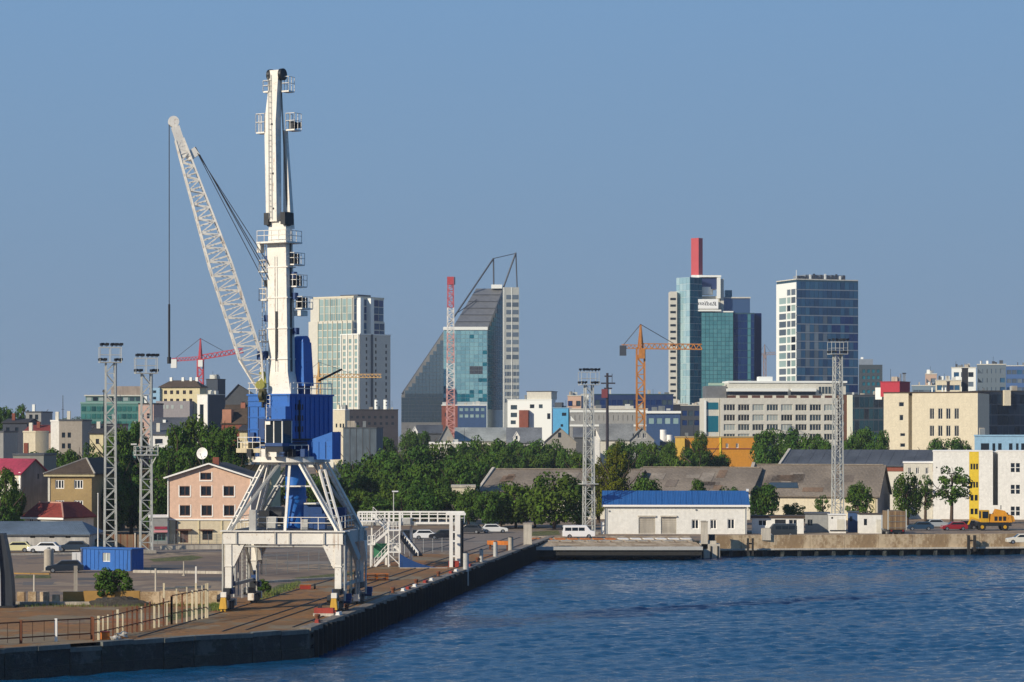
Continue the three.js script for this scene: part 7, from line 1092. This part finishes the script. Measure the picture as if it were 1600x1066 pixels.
  const pv = building('cream_pavilion', 'cream house with a balcony behind the slewing platform of the crane', 'house', { l: 374, r: 424, d: 450, yaw: 4, dep: 10, top: 672 }); wallLeaf(pv, 'front', gridOps(colsPx(pv, [388, 402, 414], 7), rowsPx(pv, [695, 712], 9)), mr.cream, { frame: mr.trim }); core(pv, mr.cream, {}); gable(pv, 'x', pv.h, pv.Y(664), mr.roofDark, { over: .4, gableL: mr.cream }); kit().span(0, pv.w, pv.Y(704), pv.Y(701), 0, 1.6).mesh('balcony', mr.trim, pv.g); kit().span(0, pv.w, pv.Y(726), pv.Y(722), 0, 2.4).mesh('awning', mr.offWhite, pv.g);
  // cluster of houses at far left
  const hs = [['pale_terrace_house', 'pale terrace house with a brown roof left of the plain grey gable', 38, 92, 674, 560, M('#b9a795', { rough: .9, map: 'stucco' }), mr.roofRed, 664, [[70, 686], [82, 686]]], ['sunny_end_house', 'cream sunlit end house in front of the pale terrace', 36, 55, 676, 545, mr.beige, mr.beige, 675, []], ['dark_terrace', 'dark shaded terrace at the left edge below the trees', 4, 42, 660, 590, M('#3d4350', { rough: .85, map: 'stucco' }), mr.roofDark, 654, [[12, 672], [26, 672]]], ['grey_apartment', 'grey flat block rising behind the brown roofed terrace', 40, 64, 645, 640, mr.grey, mr.roofSlate, 643, [[48, 652], [57, 652]]], ['white_tower_house', 'slim white stair block between the terrace and the plain grey gable', 79, 93, 659, 540, mr.white, mr.trim, 657, []], ['plain_gable_block', 'plain grey gable wall with two columns of small windows', 92, 128, 658, 535, M('#a39a8f', { rough: .9, map: 'stucco' }), mr.roofSlate, 656.5, [[99, 680], [108, 680], [99, 697], [108, 697]]], ['edge_wall_house', 'grey house wall at the left edge above the magenta roof', -20, 5, 676, 520, mr.grey, mr.roofSlate, 674, []], ['long_low_store', 'long low grey store behind the magenta roofed house', 20, 68, 712, 430, M('#8d8d86', { rough: .9, map: 'stucco' }), mr.roofSlate, 711, []], ['yellow_gable_house', 'small pale yellow house peeping from the trees beside the lattice mast', 140, 166, 676, 500, mr.cream, mr.roofDark, 664, [[152, 690]]], ['arched_white_house', 'white house with a dark round arch between the lattice mast and the trees', 233, 262, 678, 500, mr.white, mr.roofSlate, 672, [[248, 690]]], ['pink_end_house', 'tall pinkish house end behind the mast with the balcony', 216, 240, 632, 640, M('#c9a99c', { rough: .9, map: 'stucco' }), mr.roofDark, 630, [[222, 650], [232, 650], [222, 664]]], ['slate_roof_terrace', 'terrace with a dark slate roof below the cream hipped block', 236, 290, 670, 600, mr.offWhite, mr.roofSlate, 652, [[246, 678]]]];
  for (const [n, lab, lx, rx, top, dd, wall, roof, rg, wins] of hs) { const q = building(n, lab, 'house', { l: lx, r: rx, d: dd, yaw: n === 'plain_gable_block' || n === 'long_low_store' ? 2 : 6, dep: 10, top }); wallLeaf(q, 'front', wins.map(([x, y]) => { const r0 = n === 'arched_white_house' ? 6 : 2.6; return [q.U(x - r0), q.U(x + r0), q.Y(y + 4), q.Y(y - 4)]; }), wall, { frame: n === 'pale_terrace_house' ? mr.trim : undefined }); core(q, wall, {}); if (top - rg > 3) gable(q, 'x', q.h, q.Y(rg), roof, { over: .3, gableL: wall, gableR: wall }); else kit().span(-.1, q.w + .1, q.h, q.h + .35, -10.1, .1).mesh('roof', roof, q.g); kit().box(q.w * .3, q.h + 1.2, -3, .7, 1.8, .7).mesh('chimney', pick([mr.brick, hz.frame, mr.offWhite]), q.g); }
  { const t = thing('radio_mast', 'hair thin distant radio mast above the left houses', 'mast', V(wx(98, 1500), 0, -1500)); kit().rod(V(0, 0, 0), V(0, wy(618, 1500), 0), .5, 6, .2).mesh('shaft', hz.steel, t); kit().box(0, wy(640, 1500), 0, 1.4, .3, 1.4).mesh('stay_ring', hz.steel, t); }
}
// tower cranes
function towerCrane(label, px, d, o) {
  const t = thing('tower_crane', label, 'tower crane', V(wx(px, d), 0, -d), 0), Y = (py) => wy(py, d), X = (p) => wx(p, d) - wx(px, d), w = o.w, mat = o.mat;
  const k = kit(), top = Y(o.jibY), n = Math.round(top / w / 1.1); for (let i = 0; i < n; i++) { const y0 = top * i / n, y1 = top * (i + 1) / n, z = i % 2 ? 1 : -1; for (const b of [-1, 1]) { k.bar(V(-z * w / 2, y0, b * w / 2), V(z * w / 2, y1, b * w / 2), w * .13, w * .13).bar(V(b * w / 2, y0, -z * w / 2), V(b * w / 2, y1, z * w / 2), w * .13, w * .13).bar(V(-w / 2, y0, b * w / 2), V(w / 2, y0, b * w / 2), w * .1, w * .1); } } k.mesh('mast_bracing', mat, t, { kind: 'stuff' });
  for (const a of [-1, 1]) for (const b of [-1, 1]) kit().bar(V(a * w / 2, 0, b * w / 2), V(a * w / 2, top, b * w / 2), w * .2, w * .2).mesh('mast_leg', mat, t);
  const jib = (p0, p1, y0, y1, h, name) => { const a = V(X(p0), Y(y0), 0), b = V(X(p1), Y(y1), 0), kk = kit(), m2 = Math.max(4, Math.round(a.distanceTo(b) / (h * 1.1))); for (const z of [-.5, .5]) kk.bar(a.clone().add(V(0, 0, z * h)), b.clone().add(V(0, 0, z * h)), h * .2, h * .2); kk.bar(a.clone().add(V(0, h, 0)), b.clone().add(V(0, h, 0)), h * .2, h * .2); for (let i = 0; i < m2; i++) { const p = a.clone().lerp(b, i / m2), q = a.clone().lerp(b, (i + 1) / m2), mid = p.clone().lerp(q, .5).add(V(0, h, 0)); for (const z of [-.5, .5]) kk.bar(p.clone().add(V(0, 0, z * h)), mid, h * .12, h * .12).bar(mid, q.clone().add(V(0, 0, z * h)), h * .12, h * .12); } return kk.mesh(name, mat, t); };
  jib(px, o.tip[0], o.jibY, o.tip[1], o.h, 'jib'); jib(px, o.tail[0], o.jibY, o.tail[1], o.h * .7, 'counter_jib');
  const ap = V(0, Y(o.apex), 0); kit().bar(V(-w * .3, top, 0), ap, w * .22, w * .22).bar(V(w * .3, top, 0), ap, w * .22, w * .22).bar(V(0, top, w * .3), ap, w * .2, w * .2).mesh('apex_frame', mat, t);
  kit().rod(ap, V(X(px + (o.tip[0] - px) * .55), Y(o.jibY + (o.tip[1] - o.jibY) * .55) + o.h, 0), w * .05, 5).mesh('tie_bar', hz.steel, t); kit().rod(ap, V(X(px + (o.tail[0] - px) * .9), Y(o.tail[1]) + o.h * .6, 0), w * .05, 5).mesh('tie_bar', hz.steel, t);
  kit().box(X(o.tail[0]) * .92, Y(o.tail[1]) - o.h * .5, 0, o.h * 1.3, o.h * 2.0, o.h * 1.2).mesh('counterweight', o.cw || hz.stone, t);
  kit().box(w * .1, top - w * .7, w * .75, w * .8, w * 1.2, w * .7).mesh('driver_cab', o.cab || mat, t);
}
const yc = M('#c8853a', { rough: .6, map: 'streak' });
towerCrane('yellow-orange tower crane with its jib reaching towards the teal tower', 1001, 760, { jibY: 545, tip: [1097, 546], tail: [971, 544], apex: 507, w: 2.3, h: 1.5, mat: yc, cw: hz.steel });
towerCrane('red tower crane above the cream hipped block', 313, 1000, { jibY: 562, tip: [380, 551], tail: [268, 565], apex: 529, w: 2.2, h: 1.7, mat: M('#b8404a', { rough: .6 }), cw: hz.frame, cab: hz.frame });
towerCrane('slim ochre tower crane whose jib crosses the hotel tower', 498, 1000, { jibY: 590, tip: [596, 590], tail: [470, 591], apex: 566, w: 1.6, h: 1.3, mat: M('#c9a060', { rough: .6 }) });
towerCrane('tiny distant tower crane between the teal tower and the blue glass tower', 1195, 1500, { jibY: 555, tip: [1212, 554], tail: [1186, 555], apex: 538, w: 1.6, h: 1.4, mat: M('#8f7d78', { rough: .7 }) });
// dark signal mast
{ const d = 640, t = thing('signal_mast', 'dark steel signal mast with cross arms right of the lattice floodlight mast', 'mast', V(wx(949, d), 0, -d)); kit().rod(V(0, 0, 0), V(0, wy(583, d), 0), .45, 8, .3).mesh('pole', M('#2b2630', { rough: .7 }), t); for (const [y, w] of [[599, 3.6], [607, 2.0], [588, 1.8]]) kit().box(.2, wy(y, d), 0, w, .35, .35).mesh('cross_arm', M('#2b2630', { rough: .7 }), t); kit().box(-.7, wy(615, d), .2, 1.5, 2.2, 1).mesh('signal_box', M('#7a3a40', { rough: .7 }), t); kit().rod(V(1.2, wy(598, d), 0), V(1.2, wy(584, d), 0), .08, 5).mesh('antenna', hz.steel, t); }
{ const d = 470, t = thing('lamp_standard', 'dark lamp standard with a round head beside the left lattice mast', 'lamp post', V(wx(162, d), 0, -d)); kit().rod(V(0, 0, 0), V(0, wy(612, d), 0), .12, 8, .08).mesh('pole', m.steelDark, t); kit().rod(V(0, wy(613, d), 0), V(0, wy(609, d), 0), .3, 12, .18).mesh('lamp_head', m.steelDark, t); }

// ---------------------------------------------------------------- trees
const beltL = 'dense deciduous tree in the dark belt behind the crane', belt = { group: 'trees of the belt behind the crane' };
for (const [px, d, top, w, k] of [[528, 470, 742, 60], [552, 500, 712, 62], [575, 470, 735, 66], [598, 520, 694, 70], [622, 490, 708, 72, 'round'], [645, 525, 690, 66], [668, 480, 712, 72], [690, 530, 686, 64], [505, 520, 728, 56], [480, 500, 745, 50], [612, 455, 748, 60], [648, 450, 742, 62], [682, 455, 738, 60], [566, 450, 762, 54], [530, 445, 772, 48], [706, 500, 700, 60], [716, 470, 716, 66], [590, 440, 772, 60], [628, 438, 768, 60], [664, 438, 764, 60], [698, 440, 760, 58], [742, 500, 712, 60], [765, 520, 706, 56]]) tree('belt_tree', beltL, px, d, top, w, { ...belt, low: .06, kind: k });
const farL = 'dense dark green tree in the long row above the grey warehouse roofs', far = { group: 'trees above the warehouse roofs' };
for (const [px, d, top, w] of [[722, 600, 688, 56], [750, 610, 684, 58], [778, 600, 683, 60], [806, 610, 685, 60], [836, 600, 684, 60], [864, 610, 690, 56], [892, 600, 694, 54], [735, 570, 704, 50], [790, 570, 702, 56], [845, 575, 706, 56], [905, 570, 704, 44], [968, 600, 688, 52], [995, 610, 685, 54], [1022, 600, 688, 52], [1048, 610, 690, 48], [1074, 600, 697, 46], [1100, 590, 702, 46], [1126, 595, 708, 40], [1010, 560, 702, 50], [1058, 560, 708, 50]]) tree('row_tree', farL, px, d, top, w, { ...far, low: .04 });
// single front trees
const T1 = (px, d, top, w, label, o) => tree('garden_tree', label, px, d, top, w, o);
T1(732, 424, 762, 44, 'small round tree between the gangway columns and the low pale store', { low: .08 });
T1(762, 420, 760, 46, 'small dark round tree left of the bright green pair', { low: .06 });
T1(806, 424, 750, 78, 'broad bright green tree in front of the grey warehouse gable', { kind: 'bright', low: .05 });
T1(866, 418, 735, 92, 'largest bright green tree left of the blue roofed shed', { kind: 'bright', low: .04 });
T1(836, 430, 756, 60, 'mid green tree between the two bright green trees', { low: .05 }); T1(783, 432, 764, 50, 'dark green tree behind the small round trees', { low: .05 });
T1(906, 420, 752, 48, 'dark narrow tree against the lattice mast foot', { low: .1 });
T1(962, 446, 692, 54, 'tall brownish tree with reddish foliage behind the lattice mast', { kind: 'rusty', low: .05 }); T1(935, 450, 716, 40, 'thinner brownish tree between the lattice mast and the taller brownish tree', { kind: 'rusty', low: .05 });
T1(1010, 440, 742, 52, 'rounded dark bushy tree at the left end above the blue roof', { low: 0 });
T1(1090, 440, 747, 34, 'small pointed tree above the middle of the blue roof', { low: 0 });
T1(1138, 440, 755, 44, 'low bushy tree above the right end of the blue roof', { low: 0 });
T1(1194, 425, 750, 52, 'dark tree in the gap between the blue roofed shed and the white kiosk', { low: .05 });
T1(1285, 440, 772, 26, 'thin young tree left of the right-hand lattice mast', { kind: 'open', low: .35 });
T1(1342, 436, 754, 44, 'small leafy tree right of the right-hand lattice mast', { kind: 'bright', low: .12 });
T1(1418, 438, 736, 46, 'leafy tree in front of the dark warehouse end wall', { kind: 'bright', low: .12 });
T1(1446, 446, 740, 30, 'light green open tree before the white wing windows', { kind: 'open', low: .25 });
T1(1487, 440, 725, 62, 'solitary tree with a bare trunk in front of the white building', { kind: 'open', low: .3 }); 
for (const [px, d, top, w, lab] of [[1200, 580, 668, 60, 'tree in the clump left of the white office block front'], [1236, 590, 665, 64, 'tree in the clump left of the white office block front'], [1272, 585, 672, 56, 'tree in the clump left of the white office block front'], [1196, 560, 690, 56, 'tree in the clump left of the white office block front'], [1232, 562, 694, 60, 'tree in the clump left of the white office block front'], [1290, 570, 686, 40, 'tree in the clump left of the white office block front']]) tree('clump_tree', 'leafy tree in the clump below the white office block', px, d, top, w, { group: 'trees below the white office block', low: .05 });
for (const [px, d, top, w] of [[1345, 600, 662, 52], [1374, 590, 668, 48], [1330, 580, 680, 40]]) tree('clump_tree', 'leafy tree between the white office block and the cream block', px, d, top, w, { group: 'trees beside the cream block', low: .05 });
for (const [px, top, w] of [[1460, 681, 46], [1488, 680, 44], [1508, 686, 28]]) tree('clump_tree', 'dark tree against the foot of the cream block', px, 590, top, w, { group: 'trees at the foot of the cream block', low: .1 });
tree('clump_tree', 'tree hiding part of the ochre orange building', 1092, 585, 672, 30, { low: .1 }); tree('clump_tree', 'dark tree at the left end of the ochre orange building', 1046, 580, 690, 34, { low: .1 });
// left side trees
for (const [px, d, top, w] of [[186, 420, 668, 60], [205, 430, 650, 64], [178, 405, 715, 56], [205, 400, 735, 60], [250, 420, 690, 54], [276, 425, 660, 60], [300, 440, 644, 62], [330, 435, 650, 62], [355, 430, 664, 54], [264, 400, 700, 56], [300, 410, 690, 60], [345, 405, 700, 56], [240, 395, 742, 54], [180, 395, 755, 50], [368, 440, 690, 44]]) tree('lime_tree', 'tall dense tree rising behind the pink house and the lattice masts', px, d, top, w, { group: 'tall trees behind the pink house', low: .06 });
for (const [px, d, top, w] of [[45, 470, 702, 50], [82, 475, 698, 56], [112, 470, 700, 50], [65, 460, 708, 40], [98, 455, 712, 40], [138, 465, 688, 44]]) tree('hedge_tree', 'dark tree behind the tan house and the magenta roof', px, d, top, w, { group: 'trees behind the tan house', low: .05 });
for (const [px, d, top, w] of [[8, 640, 630, 34], [34, 650, 626, 36], [-8, 630, 640, 30]]) tree('skyline_tree', 'dark tree on the skyline above the shaded terrace', px, d, top, w, { group: 'skyline trees at the left edge', low: .05 });
for (const [px, d, top, w] of [[70, 720, 652, 34], [100, 740, 652, 36], [118, 760, 650, 30], [50, 760, 650, 30]]) tree('skyline_tree', 'small distant tree behind the plain grey gable', px, d, top, w, { group: 'distant trees behind the plain gable', low: .05 });
for (const [px, d, top, w] of [[8, 372, 728, 44], [2, 362, 768, 50], [22, 378, 760, 40]]) tree('garden_tree', 'bushy tree in front of the magenta roofed house', px, d, top, w, { group: 'trees before the magenta roof', low: .05 });
for (const [px, d, top, w] of [[400, 520, 700, 60], [430, 530, 716, 56], [455, 520, 730, 56], [410, 470, 740, 50]]) tree('belt_tree', 'leafy tree seen between the crane struts', px, d, top, w, { group: 'trees seen through the crane', low: .05 });
for (const [px, d, top, w] of [[556, 700, 664, 30], [600, 640, 676, 46], [640, 700, 672, 40], [660, 720, 670, 30]]) tree('belt_tree', 'small tree among the low houses below the hotel tower', px, d, top, w, { group: 'trees below the hotel tower', low: .05 });
// bushes
tree('shrub', 'round leafy bush in front of the blue container', 176, 239, 886, 62, { kind: 'bush', category: 'bush', low: 0 });
tree('shrub', 'small dark bush at the far leg of the crane', 412, 250, 904, 26, { kind: 'bush', category: 'bush', low: 0 });
tree('shrub', 'low bush at the corner of the grey site cabins', 1240, 430, 785, 40, { kind: 'bush', category: 'bush', low: 0 });

renderer.render(scene, camera);
